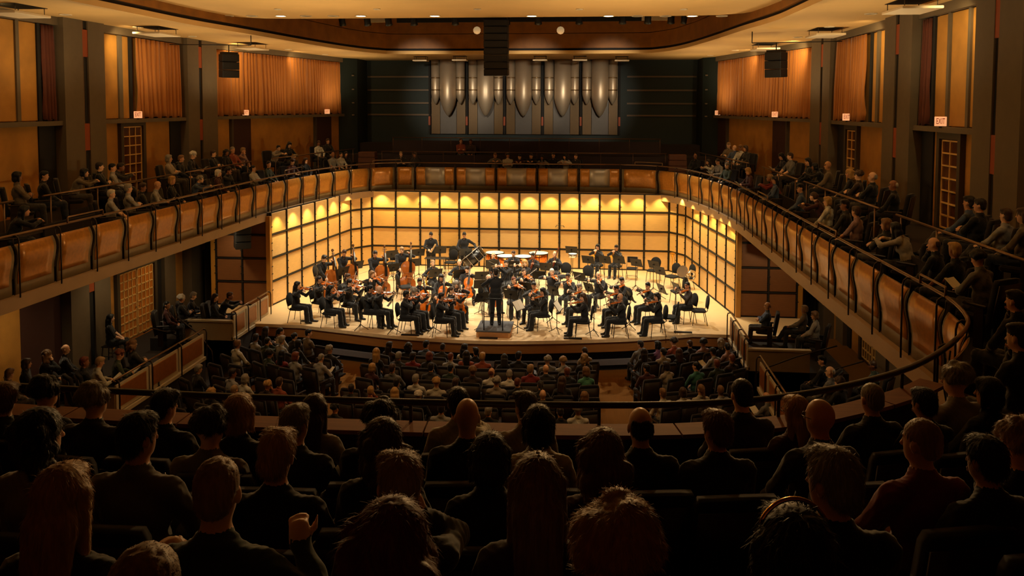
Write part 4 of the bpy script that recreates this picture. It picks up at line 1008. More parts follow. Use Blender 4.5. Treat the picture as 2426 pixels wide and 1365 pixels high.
# ---- theatre seat
def _theatre():
    P = []
    def cushion(w, d, h, c):
        return MB().bbox((-w/2, -d/2, 0), (w/2, d/2, h), c)
    P.append(('seat_cushion', cushion(0.48, 0.46, 0.10, 0.03).mesh('seat_cushion', m_seatred), Matrix.Translation((0, 0.03, 0.345)), []))
    b = MB(); w = 0.25
    rows = []
    for z, o, k in ((0.34, 0.0, 0.96), (0.55, -0.035, 1.0), (0.75, -0.065, 1.0), (0.93, -0.095, 0.98), (0.98, -0.105, 0.90)): rows.append([(x*k, -0.20+o-0.02*math.cos(x/w*PI/2), z+(0.012*math.cos(x/w*PI/2) if z > 0.9 else 0)) for x in np.linspace(-w, w, 7)])
    b.grid(rows, 0, True, thick=(0, -0.075, 0)); P.append(('backrest', b.mesh('backrest', m_seatred), None, []))
    rows = [[(x*0.97, -0.285+o, z) for x in np.linspace(-w, w, 5)] for z, o in ((0.30, 0.01), (0.55, -0.035), (0.92, -0.10))]
    P.append(('back_shell', MB().grid(rows, 0, True, thick=(0, -0.018, 0)).mesh('back_shell', m_seatwood), None, []))
    for s in (-1, 1): P.append(('armrest', MB().bbox((s*0.268-0.025, -0.24, 0.57), (s*0.268+0.025, 0.12, 0.61), 0.01).box((s*0.268-0.012, -0.20, 0.0), (s*0.268+0.012, -0.06, 0.57)).mesh('armrest', m_seatwood), None, []))
    return P
def theatre_seat(x, y, z, ang, label, group):
    t = thing('theatre_seat', label, 'seat', (x, y, z), ang, group); spawn(proto('ts', _theatre), t); return t
# ---- music stand
def _stand(h=1.02, tilt=0.45):
    P = []
    b = MB(); b.bbox((-0.25, -0.008, -0.165), (0.25, 0.004, 0.165), 0.004); b.box((-0.25, -0.055, -0.17), (0.25, 0.004, -0.158))
    P.append(('desk', b.mesh('desk', m_desk), Matrix.Translation((0, 0, h)) @ Matrix.Rotation(-tilt, 4, 'X'), [('desk_clamp', MB().lathe([(0.018, -0.03), (0.018, 0.03)], 8).mesh('desk_clamp', m_blk), Matrix.Translation((0, 0.02, 0)) @ Matrix.Rotation(PI/2, 4, 'Y'), [])]))
    P.append(('pole', MB().tube([(0, 0.02, 0.10), (0, 0.02, h)], [0.013, 0.010], 8).mesh('pole', m_blk), None, []))
    for k in range(3):
        a = 2*PI*k/3+PI/2; c, s_ = math.cos(a), math.sin(a)
        P.append(('foot', MB().tube([(0, 0.02, 0.17), (c*0.08, 0.02+s_*0.08, 0.10), (c*0.25, 0.02+s_*0.25, 0.012)], 0.011, 6).mesh('foot', m_blk), None, []))
    return P
def music_stand(x, y, ang, label, h=1.02, tilt=0.45):
    # the desk faces the player, who sits on the -Y side of the stand
    t = thing('music_stand', label, 'music stand', (x, y, 0), ang, 'black music stands of the orchestra'); spawn(proto(('ms', h, tilt), lambda: _stand(h, tilt)), t); return t
def sheet_on(x, y, ang, label, h=1.02, tilt=0.45):
    M_ = TRS(x, y, 0, ang) @ Matrix.Translation((0, 0, h)) @ Matrix.Rotation(-tilt, 4, 'X')
    t = thing('sheet_music', label, 'sheet music', mw=M_, group='sheet music on the stands')
    for s in (-1, 1): put('page', proto(('pg', s), lambda: MB().box((0.004 if s > 0 else -0.224, -0.014, -0.155), (0.224 if s > 0 else -0.004, -0.010, 0.15)).mesh('page', m_paper)), t)
# ---- bowed strings: local +Z runs from tail to scroll, the table faces -Y
def outline(L, wl, wu, wc, n=40):
    ys = np.array([0, .02, .07, .16, .27, .36, .44, .50, .56, .62, .70, .79, .88, .95, .99, 1.0])*L
    hw = np.array([.10*wl, .28*wl, .42*wl, .50*wl, .49*wl, .46*wc/0.5*0.5+0.02*wl, .5*wc, .5*wc, .5*wc*1.02, .47*wu, .50*wu, .50*wu, .45*wu, .32*wu, .16*wu, .07*wu])
    hw[5] = (wl*.40+wc*.10); y = np.linspace(0, L, n); h = np.interp(y, ys, hw)
    k = np.array([1, 2, 1])/4; h[1:-1] = np.convolve(h, k, 'valid')
    return y, h
def _strings(kind):
    S = dict(violin=(0.356, .208, .168, .112, .032, .60, m_varn), viola=(0.405, .24, .19, .13, .036, .67, m_varn), cello=(0.755, .44, .345, .24, .115, 1.22, m_cello), bass=(1.12, .68, .52, .37, .20, 1.82, m_bass))[kind]
    L, wl, wu, wc, rib, tot, mv = S; y, hw = outline(L, wl, wu, wc); arch = rib*0.38 if kind != 'violin' else 0.013
    b = MB(); n = len(y); us = np.linspace(-1, 1, 9)
    top = [[(u*h, -rib/2-arch*(1-u*u)*min(1, (0.5-abs(yy/L-0.5))*5), yy) for u in us] for yy, h in zip(y, hw)]
    bot = [[(u*h, rib/2+arch*(1-u*u)*min(1, (0.5-abs(yy/L-0.5))*5), yy) for u in us[::-1]] for yy, h in zip(y, hw)]
    b.grid(top, 0, True); b.grid(bot, 0, True)
    for s in (0, -1): b.grid([[t_[s], q[-1-s if s == 0 else 0]] if s == -1 else [q[-1], t_[0]] for t_, q in zip(top, bot)], 0, True)
    P = []
    subs = []
    for s in (-1, 1):
        r = 0.006*L/0.356; z0 = L*0.42; x0 = s*wc*0.30; ya = -rib/2-arch*0.82
        subs.append(('sound_hole', MB().tube([(x0*0.75, ya, z0+L*0.09), (x0*0.95, ya, z0+L*0.05), (x0, ya, z0), (x0*1.1, ya+arch*0.1, z0-L*0.06), (x0*1.35, ya+arch*0.3, z0-L*0.09)], [r*0.9, r*0.6, r*0.5, r*0.6, r*0.9], 5).mesh('sound_hole', m_ebony), None, []))
    P.append(('instrument_body', b.mesh('instrument_body', mv), None, subs))
    nk = tot-L; r = 0.012*L/0.356 if kind in ('violin', 'viola') else 0.026 if kind == 'cello' else 0.034
    zt = -rib/2-arch*0.4
    P.append(('neck', MB().tube([(0, zt+r, L*0.97), (0, zt+r*0.6, L+nk*0.45), (0, zt+r*0.6, L+nk*0.62), (0, zt+r*1.2, L+nk*0.85)], [r*1.3, r, r, r*0.8], 8).mesh('neck', m_neck), None,
              [('scroll', MB().tube([(0, zt+r*1.2+r*1.3*k*math.sin(a)*0.9, L+nk*0.90+r*1.4*k*(1-math.cos(a))*0.9) for a, k in zip(np.linspace(0, 5.0, 10), np.linspace(1.5, 0.5, 10))], r*0.75, 7).mesh('scroll', m_neck), None, []),
               ('peg', MB().tube([(-r*3, zt+r, L+nk*0.72), (r*3, zt+r, L+nk*0.72)], r*0.28, 6).mesh('peg', m_ebony), None, []), ('peg', MB().tube([(-r*3, zt+r, L+nk*0.82), (r*3, zt+r, L+nk*0.82)], r*0.28, 6).mesh('peg', m_ebony), None, [])]))
    br = rib*0.5+arch; hb = (0.033 if kind in ('violin', 'viola') else 0.085 if kind == 'cello' else 0.14)
    zb = L*0.44; yb = -rib/2-arch
    fb = MB(); w0, w1 = r*1.0, r*1.7
    fb.add([(-w0, zt-r*0.2, L+nk*0.60), (w0, zt-r*0.2, L+nk*0.60), (w1, yb-hb*0.75, L*0.62), (-w1, yb-hb*0.75, L*0.62), (-w0, zt-r*0.7, L+nk*0.60), (w0, zt-r*0.7, L+nk*0.60), (w1, yb-hb*0.75-r*0.6, L*0.62), (-w1, yb-hb*0.75-r*0.6, L*0.62)],
           [(3,2,1,0),(4,5,6,7),(0,1,5,4),(1,2,6,5),(2,3,7,6),(3,0,4,7)])
    P.append(('fingerboard', fb.mesh('fingerboard', m_ebony), None, []))
    P.append(('tailpiece', MB().add([(-w1*0.6, yb*0.7, L*0.02), (w1*0.6, yb*0.7, L*0.02), (w1*1.2, yb-hb*0.6, L*0.27), (-w1*1.2, yb-hb*0.6, L*0.27), (-w1*0.6, yb*0.7-r*0.5, L*0.02), (w1*0.6, yb*0.7-r*0.5, L*0.02), (w1*1.2, yb-hb*0.6-r*0.5, L*0.27), (-w1*1.2, yb-hb*0.6-r*0.5, L*0.27)],
             [(3,2,1,0),(4,5,6,7),(0,1,5,4),(1,2,6,5),(2,3,7,6),(3,0,4,7)]).mesh('tailpiece', m_ebony), None, []))
    P.append(('bridge', MB().box((-w1*1.3, yb-hb, zb-0.004), (w1*1.3, yb+0.002, zb+0.006)).mesh('bridge', m_bridge), None, []))
    st = MB(); sr = 0.0011 if kind in ('violin', 'viola') else 0.002
    for q in (-0.75, -0.25, 0.25, 0.75): st.tube([(q*w1*1.1, yb-hb*0.62, L*0.26), (q*w1*1.15, yb-hb-0.002, zb), (q*w0*0.8, zt-r*0.85, L+nk*0.62)], sr, 4)
    P.append(('strings', st.mesh('strings', m_string), None, []))
    if kind in ('cello', 'bass'): P.append(('endpin', MB().tube([(0, 0, 0.02), (0, 0, -0.30 if kind == 'cello' else -0.12)], 0.006, 6).mesh('endpin', m_blk), None, []))
    return P
def _bow(L=0.74):
    return [('stick', MB().tube([(0, 0.012, 0), (0, 0.004, L*0.5), (0, 0.014, L*0.97), (0, -0.008, L)], [0.005, 0.0042, 0.0034, 0.004], 6).mesh('stick', m_bowst), None, []),
            ('bow_hair', MB().box((-0.005, -0.014, 0.04), (0.005, -0.011, L)).mesh('bow_hair', m_bowhair), None, []), ('frog', MB().box((-0.006, -0.014, 0.02), (0.006, 0.012, 0.07)).mesh('frog', m_ebony), None, [])]
def frame(origin, zdir, ydir):   # matrix whose +Z is zdir and +Y close to ydir
    z = Vector(zdir).normalized(); y = Vector(ydir); y = (y-z*y.dot(z)).normalized(); x = y.cross(z)
    m = Matrix.Identity(4)
    for i in range(3): m[i][0] = x[i]; m[i][1] = y[i]; m[i][2] = z[i]; m[i][3] = origin[i]
    return m
def held(name, key, fn, M4, label, cat, group):
    t = thing(name, label, cat, mw=M4, group=group); spawn(proto(key, fn), t); return t
# ---- winds
def _flute(): return [('tube', MB().tube([(-0.06, 0, 0), (0.61, 0, 0)], 0.0095, 8).mesh('tube', m_silver), None, []), ('keys', MB().tube([(0.15, 0.006, 0.012), (0.55, 0.006, 0.012)], 0.006, 6).mesh('keys', m_silver), None, [])]
def _clarinet(): return [('tube', MB().lathe([(0.006, 0), (0.009, 0.05), (0.012, 0.08), (0.013, 0.45), (0.018, 0.56), (0.034, 0.63)], 10).mesh('tube', m_grenad), None, []), ('keys', MB().tube([(0.014, 0, 0.15), (0.016, 0, 0.5)], 0.005, 5).mesh('keys', m_silver), None, [])]
def _bassoon(): return [('tube', MB().lathe([(0.03, 0), (0.032, 0.3), (0.026, 0.9), (0.022, 1.25), (0.028, 1.32)], 10).tube([(0.045, 0, 0.02), (0.045, 0, 0.75)], 0.02, 8).mesh('tube', m_maplewind), None, []), ('crook', MB().tube([(0.045, 0, 0.75), (0.06, 0.05, 0.84), (0.06, 0.16, 0.84), (0.05, 0.24, 0.78)], 0.005, 6).mesh('crook', m_silver), None, []), ('keys', MB().tube([(0, -0.03, 0.2), (0, -0.03, 1.1)], 0.006, 5).mesh('keys', m_silver), None, [])]
def bell(L, r0, r1, n=12): return [(r0+(r1-r0)*(k/(n-1))**4, L*k/(n-1)) for k in range(n)]
def _trumpet():
    b = MB().tube([(0, 0, 0), (0, 0, 0.36), (0, -0.01, 0.42), (0, -0.04, 0.44), (0, -0.07, 0.42), (0, -0.075, 0.15), (0, -0.055, 0.09), (0, -0.02, 0.10), (0, 0, 0.16)], 0.0065, 8)
    return [('tubing', b.mesh('tubing', m_brass), None, []), ('bell', MB().lathe(bell(0.28, 0.008, 0.055), 16, 0, (0, 0, 0.24)).mesh('bell', m_brass), None, []), ('valves', MB().tube([(0, 0.03, 0.20), (0, -0.11, 0.20)], 0.010, 8).tube([(0, 0.03, 0.225), (0, -0.11, 0.225)], 0.010, 8).tube([(0, 0.03, 0.25), (0, -0.11, 0.25)], 0.010, 8).mesh('valves', m_brass), None, [])]
def _horn():
    c = MB().tube([(0.13*math.cos(a), 0.13*math.sin(a), 0.02*math.sin(a*0.5)) for a in np.linspace(0, 5.6, 22)], 0.012, 8).tube([(0.095*math.cos(a), 0.095*math.sin(a), 0.03) for a in np.linspace(0.4, 6.2, 20)], 0.009, 8)
    bl = MB().lathe(bell(0.34, 0.016, 0.155), 20)
    return [('coil', c.mesh('coil', m_brass), None, []), ('bell', bl.mesh('bell', m_brass), Matrix.Translation((0.13, -0.05, 0)) @ Matrix.Rotation(PI/2+0.25, 4, 'X') @ Matrix.Rotation(0.2, 4, 'Y'), []), ('leadpipe', MB().tube([(-0.10, 0.10, 0.02), (-0.14, 0.24, 0.02), (-0.12, 0.34, 0.0)], 0.006, 6).mesh('leadpipe', m_brass), None, [])]
def _tuba():
    b = MB().tube([(0.0, 0, 0.0), (0.16, 0, -0.12), (0.19, 0, -0.35), (0.06, 0, -0.48), (-0.10, 0, -0.42), (-0.16, 0, -0.2), (-0.1, 0.06, 0.0), (0.05, 0.08, 0.02), (0.12, 0.07, -0.2), (0.02, 0.07, -0.36)], [0.05, 0.05, 0.048, 0.045, 0.04, 0.034, 0.028, 0.024, 0.02, 0.016], 10)
    bl = MB().lathe(bell(0.42, 0.055, 0.215, 14), 22)
    return [('tubing', b.mesh('tubing', m_silver), None, []), ('bell', bl.mesh('bell', m_silver), Matrix.Translation((0, 0, -0.02)), []), ('valves', MB().tube([(-0.05, 0.10, -0.1), (-0.05, 0.10, -0.32)], 0.018, 8).tube([(0.0, 0.11, -0.1), (0.0, 0.11, -0.32)], 0.018, 8).mesh('valves', m_silver), None, [])]
def _trombone():
    return [('bell', MB().lathe(bell(0.46, 0.011, 0.11), 18).mesh('bell', m_brass), None, []), ('tubing', MB().tube([(0, 0, 0), (0.02, 0, -0.10), (0.06, 0, -0.14), (0.10, 0, -0.10), (0.10, 0, 0.3)], 0.0095, 8).mesh('tubing', m_brass), None, []),
            ('slide', MB().tube([(0.10, 0, 0.3), (0.10, 0, -0.62), (0.13, 0, -0.68), (0.17, 0, -0.62), (0.17, 0, 0.1)], 0.008, 8).mesh('slide', m_brass), None, [])]
# ---- drums
def _timpano(r):
    P = [('bowl', MB().lathe([(0.06, 0.28), (r*0.55, 0.34), (r*0.85, 0.48), (r*0.98, 0.64), (r, 0.80)], 24).mesh('bowl', m_copper), None, []),
         ('drum_skin', MB().lathe([(r*0.985, 0.812), (r*0.985, 0.822)], 24).mesh('drum_skin', m_drumhead), None, []),
         ('hoop', MB().tube([(r*1.01*math.cos(a), r*1.01*math.sin(a), 0.81) for a in np.linspace(0, 2*PI, 24, endpoint=False)], 0.016, 6, closed=True).mesh('hoop', m_blk), None, [])]
    for k in range(6):
        a = 2*PI*k/6+0.2; c, s = math.cos(a), math.sin(a)
        P.append(('strut', MB().tube([(c*r*1.03, s*r*1.03, 0.81), (c*r*1.05, s*r*1.05, 0.6), (c*r*0.8, s*r*0.8, 0.2), (c*r*0.85, s*r*0.85, 0.0)], 0.014, 6).mesh('strut', m_blk), None, []))
    P.append(('pedal', MB().bbox((-0.12, -0.3, 0.0), (0.12, 0.3, 0.06), 0.015).mesh('pedal', m_blk), None, []))
    return P
# ================================================================ the orchestra
HB = 0.0098
VT = np.array([-0.070, 0.080, 1.115]); VD = np.array([-0.42, 0.86, -0.06]); VD /= np.linalg.norm(VD); VN = np.array([0.28, 0.10, 0.95]); VN /= np.linalg.norm(VN)
BOWS = [(np.array([0.70, 0.45, -0.45]), 0.28), (np.array([0.80, 0.50, -0.12]), 0.36), (np.array([0.52, 0.30, -0.78]), 0.22)]
BOWS = [(b/np.linalg.norm(b), o) for b, o in BOWS]
def vcontact(): return VT+VD*0.165+VN*0.052
def p_violin(f, v):
    B, off = BOWS[v]; fr_ = vcontact()+B*off
    return make_body('violinist_body', lh=(-0.285, 0.435, 1.015), lp=(-0.3, 0.3, -1), lhd=(0.12, 0.25, 1), lpalm=(0.9, -0.3, 0), rh=fr_+np.array([0.035, -0.075, 0.03]), rp=(1, -0.25, -0.35), rhd=(-0.3, 0.8, -0.25), rpalm=(-0.5, 0, -0.8),
                     female=f, h=HB, head=(0.42, -0.12), shirt=False, lean=0.06, skirt=False, bulk=1.0 if f else 1.14)
CE = np.array([0.02, 0.60, 0.0]); CZ = np.array([-0.092, -0.37, 0.924]); CZ /= np.linalg.norm(CZ)
def cc(): return CE+CZ*0.68+np.array([0, 0.15, 0.04])
CB = np.array([0.96, 0.06, -0.22]); CB /= np.linalg.norm(CB)
def p_cello(f): return make_body('cellist_body', lh=(-0.165, 0.20, 1.08), lp=(-1, 0.2, -0.4), lhd=(0.7, 0.25, 0.4), lpalm=(0, 0.2, -1), rh=cc()+CB*0.26+np.array([0.02, -0.07, 0.06]), rp=(1, 0, -0.2), rhd=(-0.3, 0.8, -0.4),
                     knees=[(-0.25, 0.42, 0.50), (0.25, 0.42, 0.50)], feet=[(-0.25, 0.40, 0.085), (0.25, 0.40, 0.085)], female=f, h=HB, head=(0.05, -0.2), lean=0.08, bulk=1.0 if f else 1.12)
BE = np.array([-0.10, 0.52, 0.0]); BZ = np.array([-0.12, -0.20, 1.0]); BZ /= np.linalg.norm(BZ)
def bc(): return BE+BZ*0.86+np.array([0.02, 0.27, 0.0])
def p_bass(): return make_body('bassist_body', hip=(0, 0, 0.93), stand=True, knees=[(-0.10, 0.05, 0.50), (0.13, 0.03, 0.50)], feet=[(-0.12, -0.02, 0.085), (0.16, -0.05, 0.085)], lean=0.24, h=HB, head=(0.1, -0.3),
                     lh=(-0.27, 0.31, 1.50), lp=(-1, 0, -0.3), lhd=(0.4, 0.2, 0.8), rh=(0.10, 0.50, 0.93), rp=(1, -0.3, 0), rhd=(-0.2, 0.7, -0.6), shirt=False, bulk=1.1)
STANDK = dict(hip=(0, 0, 0.93), stand=True, knees=[(-0.10, 0.02, 0.50), (0.10, 0.02, 0.50)], feet=[(-0.12, -0.02, 0.085), (0.12, -0.02, 0.085)])
PO = {}
def pose(k):
    if k in PO: return PO[k]
    if k[0] == 'violin': r = p_violin(k[1], k[2])
    elif k[0] == 'cello': r = p_cello(k[1])
    elif k[0] == 'bass': r = p_bass()
    elif k[0] == 'flute': r = make_body('flautist_body', lh=(0.15, 0.17, 1.12), rh=(0.38, 0.13, 1.10), lp=(-0.2, 0.6, -1), rp=(1, 0, -0.6), lhd=(0.1, 0.2, 1), rhd=(0, 0.3, 1), lpalm=(0, -1, 0), rpalm=(0, -1, 0), female=k[1], h=HB, head=(0.30, -0.05))
    elif k[0] == 'clarinet': r = make_body('wind_player_body', lh=(-0.045, 0.27, 0.98), rh=(0.045, 0.34, 0.84), lhd=(0.6, 0.4, 0.1), rhd=(-0.6, 0.4, 0.1), lpalm=(0.8, -0.2, 0), rpalm=(-0.8, -0.2, 0), female=k[1], h=HB, head=(0, -0.12), shirt=not k[1])
    elif k[0] == 'bassoon': r = make_body('bassoonist_body', lh=(-0.10, 0.30, 0.98), rh=(0.15, 0.22, 0.74), lhd=(0.5, 0.4, 0.3), rhd=(-0.5, 0.5, 0.2), female=k[1], h=HB, head=(0, -0.1), shirt=True)
    elif k[0] == 'horn': r = make_body('horn_player_body', lh=(-0.02, 0.31, 0.98), rh=(0.22, 0.22, 0.78), lhd=(0.7, 0.3, -0.1), rhd=(-0.2, 0.6, 0.2), female=k[1], h=HB, head=(0, -0.12))
    elif k[0] == 'trumpet': r = make_body('trumpeter_body', lh=(-0.05, 0.30, 1.10), rh=(0.06, 0.28, 1.12), lp=(-1, 0, -0.8), rp=(1, 0, -0.8), lhd=(0.5, 0.5, 0.4), rhd=(-0.5, 0.5, 0.4), lpalm=(1, 0, 0), rpalm=(-1, 0, 0), female=k[1], h=HB, head=(0, -0.1))
    elif k[0] == 'perc': r = make_body('percussionist_body', lh=(-0.10, 0.32, 1.13), rh=(0.12, 0.34, 1.10), lhd=(0.7, 0.4, 0), rhd=(-0.5, 0.5, -0.3), h=HB, head=(0, -0.35), bulk=1.12, **STANDK)
    elif k[0] == 'drum': r = make_body('percussionist_body', lh=(-0.48, 0.20, 1.12), rh=(0.16, 0.30, 1.05), lhd=(-0.5, 0.5, -0.4), rhd=(-0.3, 0.6, -0.3), h=HB, head=(0.1, -0.3), shirt=True, bulk=1.12, **STANDK)
    elif k[0] == 'cond': r = make_body('conductor_body', lh=(-0.30, 0.36, 1.22), rh=(0.12, 0.26, 1.74), rp=(1, 0.2, -0.4), lhd=(0.2, 0.9, 0.3), rhd=(-0.2, 0.4, 0.9), h=HB, head=(0.25, -0.18), lean=0.10, bulk=1.16, **STANDK)
    PO[k] = r; return r
COND = np.array([0.33, 24.2])
SCP = 0.945
BLK = (20, 20, 23)
def face(x, y, tx, ty): return math.atan2(-(tx-x), ty-y)
VN_, BN_, CN_ = 'violins and violas', 'violin bows', 'players of the orchestra'
def player(px, py, kind, f, hair, hc, desc, da=0.0, v=0, sk=0, chair=True, zc=1.20, top=None, tgt=None, fixed=None):
    stand_ = kind in ('bass', 'perc', 'drum')
    p = fixed if fixed is not None else onz(px, py, 1.60 if stand_ else zc); x, y = p[0], p[1]; t = tgt if tgt is not None else COND
    ang = face(x, y, *t)+da; sc = SCP if not stand_ else 0.965
    key = {'violin': ('violin', f, v), 'viola': ('violin', f, v), 'bass': ('bass',), 'perc': ('perc',), 'drum': ('drum',)}.get(kind, (kind, f))
    # put the head (not the hips) on the surveyed spot
    P = pose(key); hd = P['head'].translation; c, s = math.cos(ang), math.sin(ang); x -= sc*(c*hd.x-s*hd.y); y -= sc*(s*hd.x+c*hd.y)
    M4 = TRS(x, y, 0.0, ang, sc)
    o = person(P, M4, hair, hc, top or BLK, (17, 17, 19), desc, CN_, sk, shirt=(34, 34, 38) if kind != 'clarinet' else (70, 68, 66), variant=int(px) % 2)
    if 'spectacled' in desc or 'in glasses' in desc: wear(o, P, 'glasses', lambda: _glasses(False))
    if 'dark glasses' in desc: wear(o, P, 'glasses/dark', lambda: _glasses(True))
    who = desc.split(',')[0]
    if kind in ('violin', 'viola'):
        m = M4 @ frame(VT, VD, -VN); held(kind, ('st', kind), lambda: _strings(kind), m, 'amber %s held by the %s' % (kind, who), kind, 'violins and violas on the stage')
        B, off = BOWS[v]; fr_ = vcontact()+B*off; held('bow', ('bow',), _bow, M4 @ frame(fr_, -B, VN), 'bow drawn by the %s' % who, 'bow', 'string bows on the stage')
    elif kind == 'cello':
        held('cello', ('st', 'cello'), lambda: _strings('cello'), M4 @ frame(CE+CZ*0.305, CZ, (0, -1, 0.0)), 'glowing orange cello of the %s' % who, 'cello', 'cellos on the stage')
        held('bow', ('bow',), _bow, M4 @ frame(cc()+CB*0.26, -CB, (0, 1, 0.2)), 'cello bow drawn by the %s' % who, 'bow', 'string bows on the stage')
    elif kind == 'bass':
        held('double_bass', ('st', 'bass'), lambda: _strings('bass'), M4 @ frame(BE+BZ*0.13, BZ, (0.25, -1, 0.0)), 'brown double bass of the %s' % who, 'double bass', 'double basses on the stage')
        b_ = np.array([0.95, 0.05, -0.14]); held('bow', ('bow',), _bow, M4 @ frame(bc()+b_*0.16, -b_, (0, 1, 0.2)), 'bass bow drawn by the %s' % who, 'bow', 'string bows on the stage')
    elif kind == 'flute': held('flute', ('fl',), _flute, M4 @ (Matrix.Translation((-0.03, 0.115, 1.205)) @ Matrix.Rotation(0.08, 4, 'Y')), 'silver flute of the %s' % who, 'flute', 'wind instruments')
    elif kind == 'clarinet': held('clarinet', ('cl',), _clarinet, M4 @ frame((0, 0.125, 1.20), (0, 0.42, -0.85), (0, 1, 0)), 'dark clarinet of the %s' % who, 'clarinet', 'wind instruments')
    elif kind == 'bassoon': held('bassoon', ('bn',), _bassoon, M4 @ frame((0.24, 0.05, 0.36), (-0.36, 0.22, 0.95), (0, -1, 0)), 'long red-brown bassoon of the %s' % who, 'bassoon', 'wind instruments')
    elif kind == 'horn': held('french_horn', ('hn',), _horn, M4 @ (Matrix.Translation((0.16, 0.27, 0.86)) @ Matrix.Rotation(PI/2, 4, 'X') @ Matrix.Rotation(-0.5, 4, 'Y')), 'golden french horn of the %s' % who, 'horn', 'brass instruments')
    elif kind == 'trumpet': held('trumpet', ('tp',), _trumpet, M4 @ frame((0, 0.125, 1.20), (0, 1, -0.55), (0, 0.5, 1)), 'trumpet raised by the %s' % who, 'trumpet', 'brass instruments')
    if chair and not stand_: orch_chair(x-math.sin(ang)*0.07, y+math.cos(ang)*0.07, ang, 'black chair under the %s' % who)
    return x, y, ang
